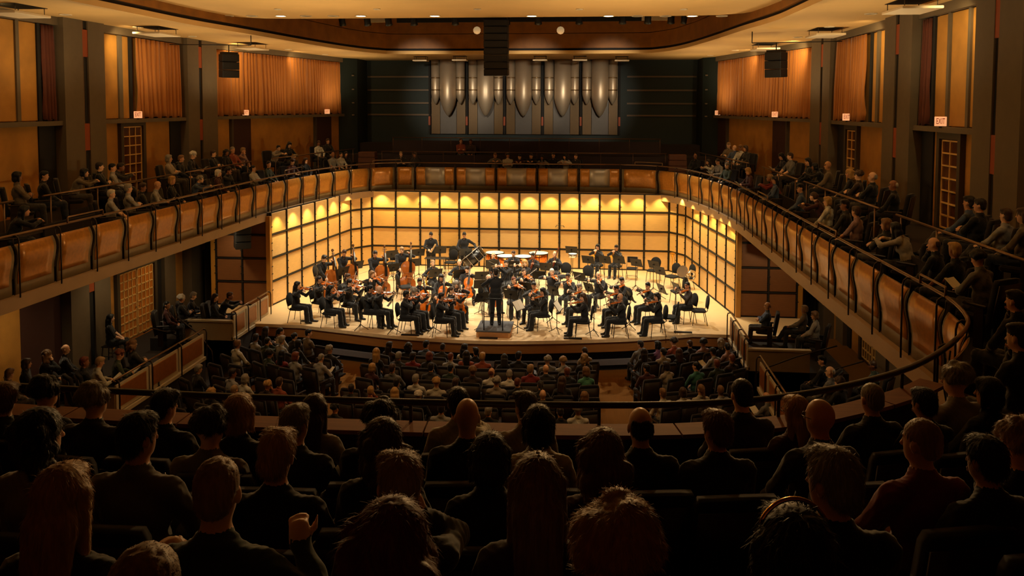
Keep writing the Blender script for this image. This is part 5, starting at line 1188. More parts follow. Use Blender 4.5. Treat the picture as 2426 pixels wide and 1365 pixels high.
PLAYERS = [
 (704.6, 674, 'violin', True, 'long', 'dark', 'long-haired violinist in black at the extreme left of the orchestra', -0.1, 1, 2),
 (757, 661, 'violin', True, 'tail', 'dark', 'dark-haired violinist behind the extreme left violinist', -0.2, 0, 1),
 (782.6, 683, 'violin', True, 'long', 'black', 'black-haired violinist in sheer sleeves near the stage edge', -0.1, 1, 0),
 (824, 655, 'violin', False, 'short', 'brown', 'violinist half hidden behind a bespectacled violinist', -0.2, 0, 1),
 (828, 668, 'violin', False, 'side', 'dark', 'bespectacled violinist in the middle of the left violins', -0.3, 1, 2),
 (881.5, 648, 'violin', True, 'bob', 'light', 'light-brown-haired violinist below the third double bass', -0.5, 1, 2),
 (877, 683, 'violin', False, 'short', 'black', 'violinist in dark glasses beside a bald violinist', -0.3, 0, 1),
 (899, 684, 'violin', False, 'bald', 'grey', 'bald violinist in the left violin section', -0.3, 1, 2),
 (962.6, 696, 'violin', False, 'short', 'black', 'violinist on the outer chair left of the principal violinist', -0.3, 2, 3),
 (981, 688, 'violin', True, 'curly', 'grey', 'grey-haired violinist in front of the cellos', -0.3, 1, 2),
 (1046, 701, 'violin', False, 'short', 'dark', 'principal violinist on the outer chair left of the podium', -0.5, 2, 1),
 (1069, 687, 'violin', True, 'tail', 'brown', 'violinist on the inner chair next to the principal', -0.5, 1, 2),
 (994.5, 666, 'cello', False, 'short', 'dark', 'dark-haired cellist behind the grey-haired violinist', -0.5, 0, 1),
 (1045, 656, 'cello', True, 'long', 'black', 'long-haired cellist in the middle of the cellos', -0.6, 0, 1),
 (1081, 672, 'cello', True, 'wavy', 'grey', 'wavy-haired cellist nearest the podium', -0.6, 0, 2),
 (1106.6, 637, 'cello', False, 'short', 'dark', 'upright cellist facing the audience in the centre', -0.3, 0, 2),
 (1158, 657, 'cello', False, 'fringe', 'grey', 'balding cellist just left of the conductor', 0.7, 0, 2),
 (768, 611, 'bass', False, 'side', 'dark', 'bassist with the leftmost double bass', -0.25, 0, 2),
 (815.6, 598, 'bass', False, 'short', 'brown', 'bassist bending over the second double bass', -0.3, 0, 1),
 (889, 600, 'bass', False, 'short', 'dark', 'bearded bassist with the third double bass', -0.35, 0, 1),
 (952, 591, 'bass', False, 'short', 'sand', 'bassist in a dark jacket with the innermost double bass', -0.4, 0, 2),
 (1025.7, 622, 'horn', True, 'tail', 'sand', 'fair-haired horn player beside the percussion table', -0.1, 0, 2),
 (1088.6, 620, 'horn', False, 'fringe', 'grey', 'balding horn player in front of the bass drum', -0.1, 0, 2),
 (1169, 604, 'clarinet', False, 'fringe', 'dark', 'balding clarinettist in front of the timpani', 0, 0, 2),
 (1216.5, 600, 'clarinet', False, 'short', 'brown', 'brown-haired clarinettist between two timpani', 0, 0, 1),
 (1199, 623, 'flute', False, 'short', 'dark', 'flautist right of the conductor\'s raised hand', 0, 0, 2),
 (1243.7, 622, 'flute', True, 'wavy', 'blond', 'blond flautist with loose wavy hair', 0, 0, 2),
 (1262.4, 605, 'bassoon', False, 'short', 'black', 'black-haired bassoonist below the rear timpano', 0, 0, 3),
 (1314, 601, 'bassoon', False, 'fringe', 'grey', 'grey-haired bassoonist beside the tall microphone', 0.1, 0, 2),
 (1217.4, 663, 'viola', True, 'bun', 'red', 'auburn-haired viola player right of the podium', 0.4, 1, 2),
 (1241.5, 643, 'viola', True, 'bun', 'brown', 'viola player in front of the blond flautist', 0.3, 0, 2),
 (1264.6, 675, 'viola', False, 'short', 'black', 'black-haired viola player behind the front right outer chair', 0.3, 2, 1),
 (1285.5, 689, 'violin', True, 'long', 'black', 'violinist with long black hair, back to the audience, right of the podium', 0.2, 1, 1),
 (1307.5, 643, 'violin', False, 'short', 'white', 'white-haired violinist in the second violins', 0.3, 1, 2),
 (1345, 654, 'violin', False, 'short', 'dark', 'violinist in glasses behind the second violins\' front desk', 0.3, 0, 1),
 (1373, 679, 'violin', False, 'side', 'grey', 'grey-haired violinist at the second violin desk', 0.2, 1, 2),
 (1381, 702, 'violin', True, 'long', 'brown', 'violinist in a long skirt at the stage edge', 0.2, 1, 2),
 (1417.4, 650, 'violin', False, 'fringe', 'grey', 'balding violinist below the trumpets', 0.3, 1, 2),
 (1473.4, 664, 'violin', False, 'side', 'dark', 'dark-haired violinist beside an open white score', 0.2, 0, 2),
 (1460, 683, 'violin', False, 'short', 'black', 'violinist half hidden by the bald front violinist', 0.2, 1, 1),
 (1469, 703, 'violin', False, 'bald', 'grey', 'bald violinist at the stage edge right of the podium', 0.2, 1, 1),
 (1534.5, 676, 'viola', False, 'short', 'black', 'viola player in profile on the right of the orchestra', 0.2, 1, 2),
 (1556.5, 701, 'viola', True, 'bob', 'black', 'viola player with a black bob at the right stage edge', 0.2, 1, 2),
 (1628, 675, 'viola', True, 'tail', 'black', 'viola player in a grey top at the extreme right', 0.1, 1, 1),
 (1416, 584, 'trumpet', True, 'bob', 'black', 'trumpeter with a black bob', 0.05, 0, 2),
 (1460, 586, 'trumpet', False, 'short', 'black', 'black-haired trumpeter at the rear right', 0.05, 0, 1),
 (1021, 557, 'perc', False, 'short', 'black', 'standing percussionist holding wooden clappers', -0.2, 0, 2),
 (1100, 557, 'drum', False, 'short', 'black', 'standing percussionist with one hand on the bass drum', -0.1, 0, 1),
]
for e in PLAYERS:
    px, py, kind, f, hair, hc, desc, da, v, sk = e
    player(px, py, kind, f, hair, hc, desc, da, v, sk, top=(64, 58, 58) if 'grey top' in desc else None)
# conductor and podium
t = thing('podium', 'low wooden conductor podium with grey carpet and black rail', 'podium', (0.33, 23.82, 0))
MB().bbox((-0.50, -0.55, 0.0), (0.50, 0.55, 0.17), 0.008).build('podium_box', mat('podium_wood', (206, 150, 92), 0.5, noise=0.1), t)
for s in (-1, 1): MB().box((-0.44, s*0.555-0.008, 0.03), (0.44, s*0.555+0.008, 0.14)).build('podium_inset', mat('podium_inset', (178, 122, 70), 0.5), t)
MB().bbox((-0.52, -0.57, 0.17), (0.52, 0.57, 0.215), 0.008).build('podium_top', mat('podium_carpet', (92, 92, 96), 0.95, noise=0.1, scale=60), t)
r_ = MB().tube([(-0.28, -0.50, 0.215), (-0.28, -0.50, 1.12), (-0.22, -0.50, 1.16), (0.22, -0.50, 1.16), (0.28, -0.50, 1.12), (0.28, -0.50, 0.215)], 0.016, 8).build('guard_rail', m_blk, t)
MB().tube([(-0.28, -0.50, 0.62), (0.28, -0.50, 0.62)], 0.012, 6).build('guard_bar', m_blk, t)
Mc = TRS(0.33, 23.92, 0.215, 0.12, 0.965)
person(pose(('cond',)), Mc, 'side', 'dark', (22, 25, 32), (18, 19, 22), 'conductor in a dark blue suit, back to the audience, right arm raised', CN_, 1)
wr = Mc @ Vector((0.10, 0.31, 1.80)); d_ = Vector((-0.75, 0.1, 0.35)).normalized()
held('baton', ('baton',), lambda: [('shaft', MB().tube([(0, 0, 0), (0, 0, 0.36)], [0.004, 0.002], 6).mesh('shaft', m_drumhead), None, []), ('grip', MB().lathe([(0.004, -0.04), (0.011, -0.03), (0.010, -0.005), (0.004, 0.01)], 8).mesh('grip', m_bowst), None, [])],
     frame(wr, d_, (0, 1, 0)), 'white baton in the conductor\'s raised hand', 'baton', None)
# ---- music stands (players sit on the -Y side of the desk's local frame, facing it)
STANDS = [(813, 642, 'in front of the second double bass'), (847, 628, 'between the double basses'), (932, 634, 'left of the innermost double bass'), (928, 602, 'near the rear shell left of the percussion'), (852, 703, 'seen edge on between the left violins'),
 (929, 710, 'before the bald left violinist'), (968, 600, 'behind the innermost double bass'), (992, 598, 'left of the standing clapper player'), (1043, 592, 'right of the standing clapper player'), (1104, 597, 'in front of the bass drum player'), (981, 622, 'behind the dark-haired cellist'),
 (1032, 647, 'in front of the fair-haired horn player'), (1091, 648, 'in front of the balding horn player'), (1142, 653, 'behind the balding cellist'), (1140, 673, 'beside the balding cellist'), (1142, 704, 'left of the podium rail'), (1024, 708, 'at the principal violin desk'),
 (1210, 698, 'right of the podium before the violas'), (1277, 652, 'in front of the bassoonists'), (1294, 632, 'between the bassoonists'), (1215, 627, 'in front of the brown-haired clarinettist'), (1166, 625, 'in front of the balding clarinettist'), (1246, 679, 'among the violas'), (1354, 592, 'standing alone beside the small drum'), (1393, 615, 'in front of the trumpeter with a bob'),
 (1433, 615, 'between the two trumpeters'), (1466, 615, 'in front of the rear right trumpeter'), (1373, 655, 'tilted behind the second violins'), (1395, 681, 'at the second violin inner desk'), (1310, 688, 'before the violinist with long black hair'), (1507, 622, 'beside the folding chair'),
 (1549, 627, 'on the empty chairs side near the shell corner'), (1563, 641, 'left of the gold brass'), (1567, 684, 'behind the viola player in profile'), (1603, 681, 'in front of the extreme right viola player'), (1494, 702, 'right of the bald front violinist'), (1228, 723, 'low with white pages right of the podium'), (1321, 725, 'low with white pages before the skirted violinist'), (1409, 714, 'between the bald front violinist and the skirted violinist')]
for px, py, d in STANDS:
    p = onz(px, py, 1.02); x, y = p[0], p[1]; a = face(x, y, COND[0], COND[1]-0.6)
    # the desk turns its face away from the conductor
    low = 'low with' in d
    hh = 0.82 if low else 1.02
    if low: p = onz(px, py, 0.82); x, y = p[0], p[1]
    a2 = a+PI if False else a
    music_stand(x, y, a2, 'black music stand '+d, hh, 0.6 if low else 0.4)
    if low or 'principal' in d or 'right of the podium before' in d or 'bald left' in d or 'between the bald front' in d: sheet_on(x, y, a2, 'open white sheet music on the stand '+d, hh, 0.6 if low else 0.4)
# ---- empty chairs
for px, py, ang, d in ((764, 652, -1.6, 'empty black chair behind the leftmost double bass player'), (1068, 615, 2.9, 'empty black chair beside the bass drum'), (1070, 606, 3.0, 'empty black chair under the rear shell wall'), (1548, 634, 2.7, 'empty black chair with stands before it near the shell corner'), (1592, 648, 2.4, 'empty black chair holding gold brass near the corner'),
                       (1606, 683, 1.9, 'empty black chair behind the extreme right viola stand'), (1655, 727, 1.6, 'empty black chair at the extreme right of the stage'), (1583, 742, 1.4, 'empty black chair beside the viola player with a black bob'), (960, 672, -1.0, 'empty black chair between the violins and double basses'), (1625, 650, 2.0, 'black chair behind the silver tuba'), (930, 618, 3.1, 'empty black chair near the rear left shell'), (1385, 655, 2.7, 'empty black chair behind the second violins'), (1336, 648, 2.9, 'empty black chair under the small drum')):
    p = onz(px, py, 0.55); orch_chair(p[0], p[1], ang, d)
p = onz(1497, 635, 0.45); t = thing('folding_chair', 'grey framed folding chair with a clarinet stand in front', 'chair', (p[0], p[1], 0), 3.0); spawn(proto('fc', _fold_chair), t)
p = onz(1498, 612, 0.35); held('clarinet', ('cl',), _clarinet, frame((p[0], p[1]-0.35, 0.88), (0, 0, -1), (0, 1, 0)), 'dark clarinet upright on a floor stand before the folding chair', 'clarinet', 'wind instruments')
t = thing('instrument_stand', 'small tripod holding the upright clarinet', 'stand', (p[0], p[1]-0.35, 0))
for k in range(3): a = 2*PI*k/3; MB().tube([(0, 0, 0.22), (0.05*math.cos(a), 0.05*math.sin(a), 0.12), (0.22*math.cos(a), 0.22*math.sin(a), 0.01)], 0.010, 6).build('foot', m_blk, t)
# ---- brass resting on chairs
p = onz(1592, 640, 0.5); held('trombone', ('tb',), _trombone, Matrix.Translation((p[0], p[1]-0.02, 0.72)) @ Matrix.Rotation(0.15, 4, 'X') @ Matrix.Rotation(0.5, 4, 'Z'), 'gold trombone propped on a chair near the shell corner', 'trombone', 'brass instruments')
p = onz(1630, 650, 0.95); held('tuba', ('tu',), _tuba, Matrix.Translation((p[0]-0.02, p[1]-0.12, 0.97)) @ Matrix.Rotation(0.9, 4, 'Z') @ Matrix.Rotation(-1.15, 4, 'Y'), 'silver tuba lying across a chair, bell towards the orchestra', 'tuba', 'brass instruments')
# ---- percussion
for i, (px, py, r) in enumerate(((1172, 598, 0.38), (1198, 606, 0.36), (1240, 607, 0.36), (1276, 599, 0.40))):
    p = onz(px, py, 0.82); held('timpano', ('ti', r), lambda: _timpano(r), TRS(p[0], p[1], 0, 0.5*i), 'copper timpano with pale skin, %s of the four from the bass drum' % ('first', 'second', 'third', 'fourth')[i], 'timpani', 'timpani behind the woodwinds')
p = onz(1124, 613, 0.75)
t = thing('bass_drum', 'large black bass drum tilted on its frame', 'drum', (p[0], p[1], 0))
Md = Matrix.Translation((0, 0, 0.80)) @ frame((0, 0, 0), (-0.62, 0.02, 0.74), (0, 1, 0))
put('shell', MB().lathe([(0.44, -0.22), (0.44, 0.22)], 28).mesh('shell', m_grenad), t, mw=Md)
for z in (-0.23, 0.23):
    put('drum_skin', MB().lathe([(0.43, z-0.004), (0.43, z+0.004)], 28).mesh('drum_skin', m_drumhead), t, mw=Md)
    put('hoop', MB().tube([(0.455*math.cos(a), 0.455*math.sin(a), z*0.98) for a in np.linspace(0, 2*PI, 28, endpoint=False)], 0.016, 6, closed=True).mesh('hoop', m_seatmetal), t, mw=Md)
for k in range(10):
    a = 2*PI*k/10; put('tension_rod', MB().tube([(0.47*math.cos(a), 0.47*math.sin(a), -0.23), (0.47*math.cos(a), 0.47*math.sin(a), 0.23)], 0.007, 5).mesh('tension_rod', m_silver), t, mw=Md)
for s in (-1, 1):
    MB().tube([(s*0.38, -0.25, 0.0), (s*0.40, 0.0, 0.80), (s*0.38, 0.25, 0.0)], 0.016, 6).build('cradle_leg', m_blk, t)
p = onz(1357, 604, 0.95); t = thing('small_drum', 'small white skinned drum on a tall stand', 'drum', (p[0], p[1], 0))
MB().lathe([(0.17, 0.86), (0.17, 0.99)], 20).build('shell', m_silver, t); MB().lathe([(0.168, 0.99), (0.168, 1.0)], 20).build('drum_skin', m_drumhead, t); MB().tube([(0.175*math.cos(a), 0.175*math.sin(a), 0.985) for a in np.linspace(0, 2*PI, 20, endpoint=False)], 0.01, 5, closed=True).build('hoop', m_blk, t)
MB().tube([(0, 0, 0.1), (0, 0, 0.87)], 0.012, 6).build('pole', m_blk, t)
for k in range(3): a = 2*PI*k/3+0.4; MB().tube([(0, 0, 0.3), (0.26*math.cos(a), 0.26*math.sin(a), 0.01)], 0.010, 6).build('foot', m_blk, t)
p = onz(1032, 611, 0.85); t = thing('percussion_table', 'black percussion table with a dark cloth top', 'table', (p[0], p[1], 0)); MB().bbox((-0.42, -0.22, 0.83), (0.42, 0.22, 0.86), 0.01).build('table_top', m_desk, t)
for sx in (-1, 1):
    for sy in (-1, 1): MB().tube([(sx*0.36, sy*0.16, 0.83), (sx*0.38, sy*0.20, 0.0)], 0.012, 6).build('leg', m_blk, t)
p = onz(1322, 640, 0.6); t = thing('microphone_stand', 'tall thin microphone stand behind the bassoons', 'microphone', (p[0]+0.02, 31.6, 0)); MB().tube([(0, 0, 0.05), (0, 0, 2.15)], [0.011, 0.008], 6).build('pole', m_blk, t); MB().tube([(-0.14, 0, 2.15), (0.14, 0, 2.12)], 0.008, 6).build('stereo_bar', m_blk, t); MB().lathe([(0.14, 0), (0.13, 0.03), (0.02, 0.05)], 16).build('base', m_blk, t)
for s in (-1, 1): MB().tube([(s*0.13, 0.0, 2.13), (s*0.17, -0.10, 2.09)], 0.013, 6).build('microphone_capsule', m_blk, t)
pp = onz(1021, 557, 1.60); a = face(pp[0], pp[1], *COND)-0.2; M4 = TRS(pp[0], pp[1], 0, a, 0.965)
held('wooden_clapper', ('clap',), lambda: [('slat', MB().bbox((-0.03, -0.006, 0), (0.03, 0.006, 0.40), 0.004).mesh('slat', m_bridge), None, []), ('slat', MB().bbox((-0.03, 0.012, 0), (0.03, 0.024, 0.40), 0.004).mesh('slat', m_bridge), Matrix.Rotation(0.2, 4, 'X'), [])],
     M4 @ frame((0.02, 0.43, 1.0), (-0.5, 0.2, 0.9), (0, 1, 0)), 'pale wooden clapper in the standing percussionist\'s hands', 'clapper', None)
# ================================================================ side boxes under the balcony
m_boxpanel = mat('box_panel', (156, 96, 42), 0.4, 0.25, noise=0.12, scale=10)
m_paleframe = mat('pale_frame', (196, 178, 146), 0.5, noise=0.04)
def side_box(s, y0, y1, npan, label, xw, wall_lab):
    B = thing('side_box', label, 'box', (s*7.35, y0, -0.12), group='stepped side boxes beside the stalls')
    L = y1-y0
    def bx_(nm, a, b, m, c=None):
        (ax, ay, az), (bx__, by, bz) = a, b; x0, x1 = sorted((s*ax, s*bx__)); return (MB().box((x0, ay, az), (x1, by, bz)) if c is None else MB().bbox((x0, ay, az), (x1, by, bz), c)).build(nm, m, B)
    bx_('box_floor', (0.0, 0, -0.88), (2.6, L, 0.0), m_carpet)
    bx_('base_wall', (-0.03, 0, -0.88), (0.0, L, 0.02), m_parapet)
    bx_('base_trim', (-0.06, 0, 0.02), (0.06, L, 0.10), m_paleframe)
    bx_('end_wall', (0.02, 0.0, -0.88), (xw, 0.10, 0.55), m_boxwall)
    bx_('end_cap', (0.0, -0.02, 0.55), (xw+0.03, 0.13, 0.60), m_paleframe)
    w_ = L/npan
    for k in range(npan):
        bx_('panel_frame', (-0.01, k*w_+0.03, 0.12), (0.02, (k+1)*w_-0.03, 0.74), m_paleframe)
        bx_('bronze_panel', (-0.035, k*w_+0.16, 0.22), (-0.012, (k+1)*w_-0.16, 0.68), m_boxpanel, 0.006)
    for k in range(npan+1):
        y = min(max(k*w_, 0.03), L-0.03)
        MB().tube([(s*-0.0, y, 0.86), (s*-0.07, y, 0.85), (s*-0.09, y, 0.78), (s*-0.09, y, 0.04)], 0.018, 6).build('post', m_post, B)
    MB().tube([(s*0.02, -0.05, 0.86), (s*0.02, L+0.05, 0.86)], 0.024, 8).build('handrail', m_rail, B)
    return B
side_box(-1, 22.55, 25.2, 3, 'left side box nearest the stage, pale end wall', 1.55, '')
side_box(-1, 16.6, 20.75, 3, 'left side box nearer the viewer, lower on the rake', 1.2, '')
side_box(1, 21.4, 24.1, 3, 'right side box nearest the stage, pale end wall', 1.6, '')
side_box(1, 16.8, 19.9, 3, 'right side box nearer the viewer beside the stair', 1.5, '')
for s, pts, lab in ((-1, [(8.85, 22.0, 0.75), (8.0, 21.8, 0.25), (7.55, 21.6, -0.15), (7.5, 21.6, -0.95)], 'sloping handrail beside the left side box nearest the stage'), (-1, [(9.35, 21.2, 0.45), (9.3, 21.5, 0.5), (8.9, 22.0, 0.2), (8.6, 22.3, -0.1)], 'short stair handrail near the left lattice doors'),
                    (1, [(9.3, 20.3, 0.95), (8.4, 20.6, 0.55), (7.75, 20.9, 0.15), (7.5, 21.1, -0.1), (7.48, 21.1, -0.95)], 'sloping handrail beside the right side box nearest the stage'), (1, [(9.7, 19.6, 0.8), (9.1, 20.3, 0.3), (9.0, 20.35, -0.4)], 'short stair handrail near the right lattice doors')):
    t = thing('stair_handrail', lab, 'handrail', (s*pts[0][0], pts[0][1], -0.5)); MB().tube([(s*x-s*pts[0][0], y-pts[0][1], z+0.5) for x, y, z in pts], 0.02, 6).build('rail_tube', m_post, t)

# ================================================================ the audience
AP = {}
def apose(k, h=0.0135):
    if (k, h) in AP: return AP[(k, h)]
    n, f = k[0], k[1]; kw = dict(female=f, h=h)
    if n == 'sit': r = make_body('listener_body', head=(0.45*k[2], -0.08), bulk=1.08 if not f else 1.0, **kw)
    elif n == 'fold': r = make_body('listener_body', lh=(0.06, 0.19, 0.84), rh=(-0.05, 0.22, 0.82), lp=(-1, 0, -0.6), rp=(1, 0, -0.6), lhd=(1, 0.1, 0), rhd=(-1, 0.1, 0), head=(0.25, -0.05), bulk=1.12, lean=-0.10, **kw)
    elif n == 'rail': r = make_body('listener_body', lean=0.42, lh=(-0.15, 0.60, 0.95), rh=(0.13, 0.60, 0.95), lp=(-1, -0.3, -0.5), rp=(1, -0.3, -0.5), lhd=(0.9, 0.4, 0), rhd=(-0.9, 0.4, 0), head=(-0.2, -0.05), **kw)
    elif n == 'chin': r = make_body('listener_body', rh=(0.06, 0.17, 1.09), rp=(1, 0.1, -1), rhd=(-0.1, -0.1, 1), rpalm=(-0.6, -0.6, 0), head=(0.2, -0.1), lean=0.08, **kw)
    elif n == 'cross': r = make_body('listener_body', knees=[(-0.09, 0.42, 0.50), (-0.02, 0.44, 0.60)], feet=[(-0.12, 0.44, 0.085), (-0.16, 0.64, 0.27)], lean=-0.14, head=(-0.2, -0.05), lh=(-0.05, 0.30, 0.68), rh=(0.12, 0.28, 0.66), **kw)
    elif n == 'read': r = make_body('listener_body', lh=(-0.11, 0.33, 0.74), rh=(0.11, 0.33, 0.74), head=(0, -0.35), lean=0.12, **kw)
    elif n == 'short': r = make_body('listener_body', short=True, head=(-0.3, -0.06), lh=(-0.12, 0.34, 0.62), rh=(0.12, 0.36, 0.62), bulk=1.05, **kw)
    elif n == 'fist': r = make_body('listener_body', rh=(0.27, 0.12, 1.00), rp=(1, -0.4, -1), rhd=(-0.1, 0.1, 1), rpalm=(-0.3, 1, 0), curl=(0.6, 1.3), head=(0.1, -0.06), **kw)
    elif n == 'clasp': r = make_body('listener_body', rh=(0.32, 0.22, 0.92), lh=(0.22, 0.27, 0.90), rp=(1, -0.4, -1), lp=(-0.6, 0.3, -1), rhd=(-0.5, 0.2, 0.8), lhd=(0.7, 0.1, 0.6), curl=(1.1, 1.2), head=(0.0, -0.06), **kw)
    elif n == 'skirt': r = make_body('listener_body', skirt=False, short=True, head=(0.2, -0.06), **kw)
    AP[(k, h)] = r; return r
C = dict(black=(18, 17, 18), charcoal=(40, 38, 38), white=(196, 192, 184), cream=(176, 168, 150), grey=(108, 106, 104), blue=(66, 82, 112), navy=(26, 31, 48), red=(118, 30, 26), maroon=(66, 25, 24), orange=(140, 66, 40), tan=(104, 90, 72), green=(44, 56, 42), mint=(76, 136, 110), teal=(52, 110, 102), lilac=(116, 80, 130), pink=(150, 118, 116), brown=(54, 38, 29), pale=(146, 144, 144), floral=(150, 138, 124))
CN = dict(black='black', charcoal='charcoal', white='white', cream='cream', grey='grey', blue='blue', navy='navy', red='red', maroon='maroon', orange='orange', tan='tan', green='dark green', mint='mint green', teal='teal', lilac='lilac', pink='pink', brown='brown', pale='pale grey', floral='floral cream')
ORD = ['first', 'second', 'third', 'fourth', 'fifth', 'sixth', 'seventh', 'eighth', 'ninth', 'tenth', 'eleventh', 'twelfth', 'thirteenth', 'fourteenth', 'fifteenth', 'sixteenth', 'seventeenth', 'eighteenth', 'nineteenth', 'twentieth']
HN = dict(bald='bald', fringe='balding', curly='curly %s-haired', long='long %s-haired', wavy='wavy %s-haired', bob='%s bobbed', bun='%s-haired', tail='%s-haired', short='short %s-haired', crop='cropped %s-haired', side='%s-haired')
HW = dict(black='black', dark='dark', brown='brown', light='light-brown', blond='blond', grey='grey', white='white', red='auburn', sand='sandy')
FEM = ('long', 'bob', 'wavy', 'bun', 'tail')
SEATED = []
POSES = ['sit0', 'sit1', 'sit-1', 'fold', 'cross', 'chin', 'read', 'short', 'sit0', 'sit1', 'sit-1']
def getpose(pn, f, h=0.0135):
    if pn.startswith('sit'): return apose(('sit', f, int(pn[3:] or 0)), h)
    return apose((pn, f), h)
def listener(p, floor, hair, hc, col, place, order, grp, pn=None, tgt=(0, 27), sk=None, seat=True, sc=None, fine=False, h=0.0135, desc=None, leg=None, seatlab=None):
    i = len(SEATED); f = hair in FEM; pn = pn or POSES[(i*7+3) % len(POSES)]; sc = sc or (SCP+0.03*math.sin(i*2.3)); P = getpose(pn, f, h)
    ang = face(p[0], p[1], *tgt)+0.10*math.sin(i*1.7); hd = P['head'].translation; c, s = math.cos(ang), math.sin(ang)
    x = p[0]-sc*(c*hd.x-s*hd.y); y = p[1]-sc*(s*hd.x+c*hd.y)
    d = desc or ('%s listener in %s' % ((HN[hair] % HW[hc]) if '%s' in HN[hair] else HN[hair], CN[col]))
    person(P, TRS(x, y, floor, ang, sc), hair, hc, C[col], leg or [(26, 26, 32), (40, 36, 34), (22, 24, 34), (60, 52, 44)][i % 4], ('%s, %s %s' % (d, order, place)).rstrip(' ,'), grp, (i*3+1) % 5 if sk is None else sk, fine=fine, variant=i % 3)
    if pn == 'read':
        held('programme', ('prog',), lambda: [('page', MB().box((-0.11, -0.002, 0), (0.0, 0.002, 0.20)).mesh('page', m_paper), Matrix.Rotation(0.15, 4, 'Z'), []), ('page', MB().box((0.0, -0.002, 0), (0.11, 0.002, 0.20)).mesh('page', m_paper), Matrix.Rotation(-0.15, 4, 'Z'), [])],
             TRS(x, y, floor, ang, sc) @ Matrix.Translation((0, 0.42, 0.73)) @ Matrix.Rotation(-0.9, 4, 'X'), 'pale open programme of the listener %s %s' % (order, place), 'programme', 'concert programmes')
    if seat: theatre_seat(x, y, floor, ang, 'dark plush seat under the listener %s %s' % (order, place), 'occupied seats '+place)
    SEATED.append((x, y, floor)); return x, y, ang
def row(lst, where, floor, place, grp, **kw):
    lst = sorted(lst, key=lambda e: e[0])
    for k, e in enumerate(lst):
        p = where(e[0], e[1]); o = ORD[k]+' from left'
        listener(p, floor, e[2], e[3], e[4], place, o, grp, pn=e[5] if len(e) > 5 else None, **kw)
SF = -1.0
st_w = lambda x, y: onz(x, y, SF+1.195)
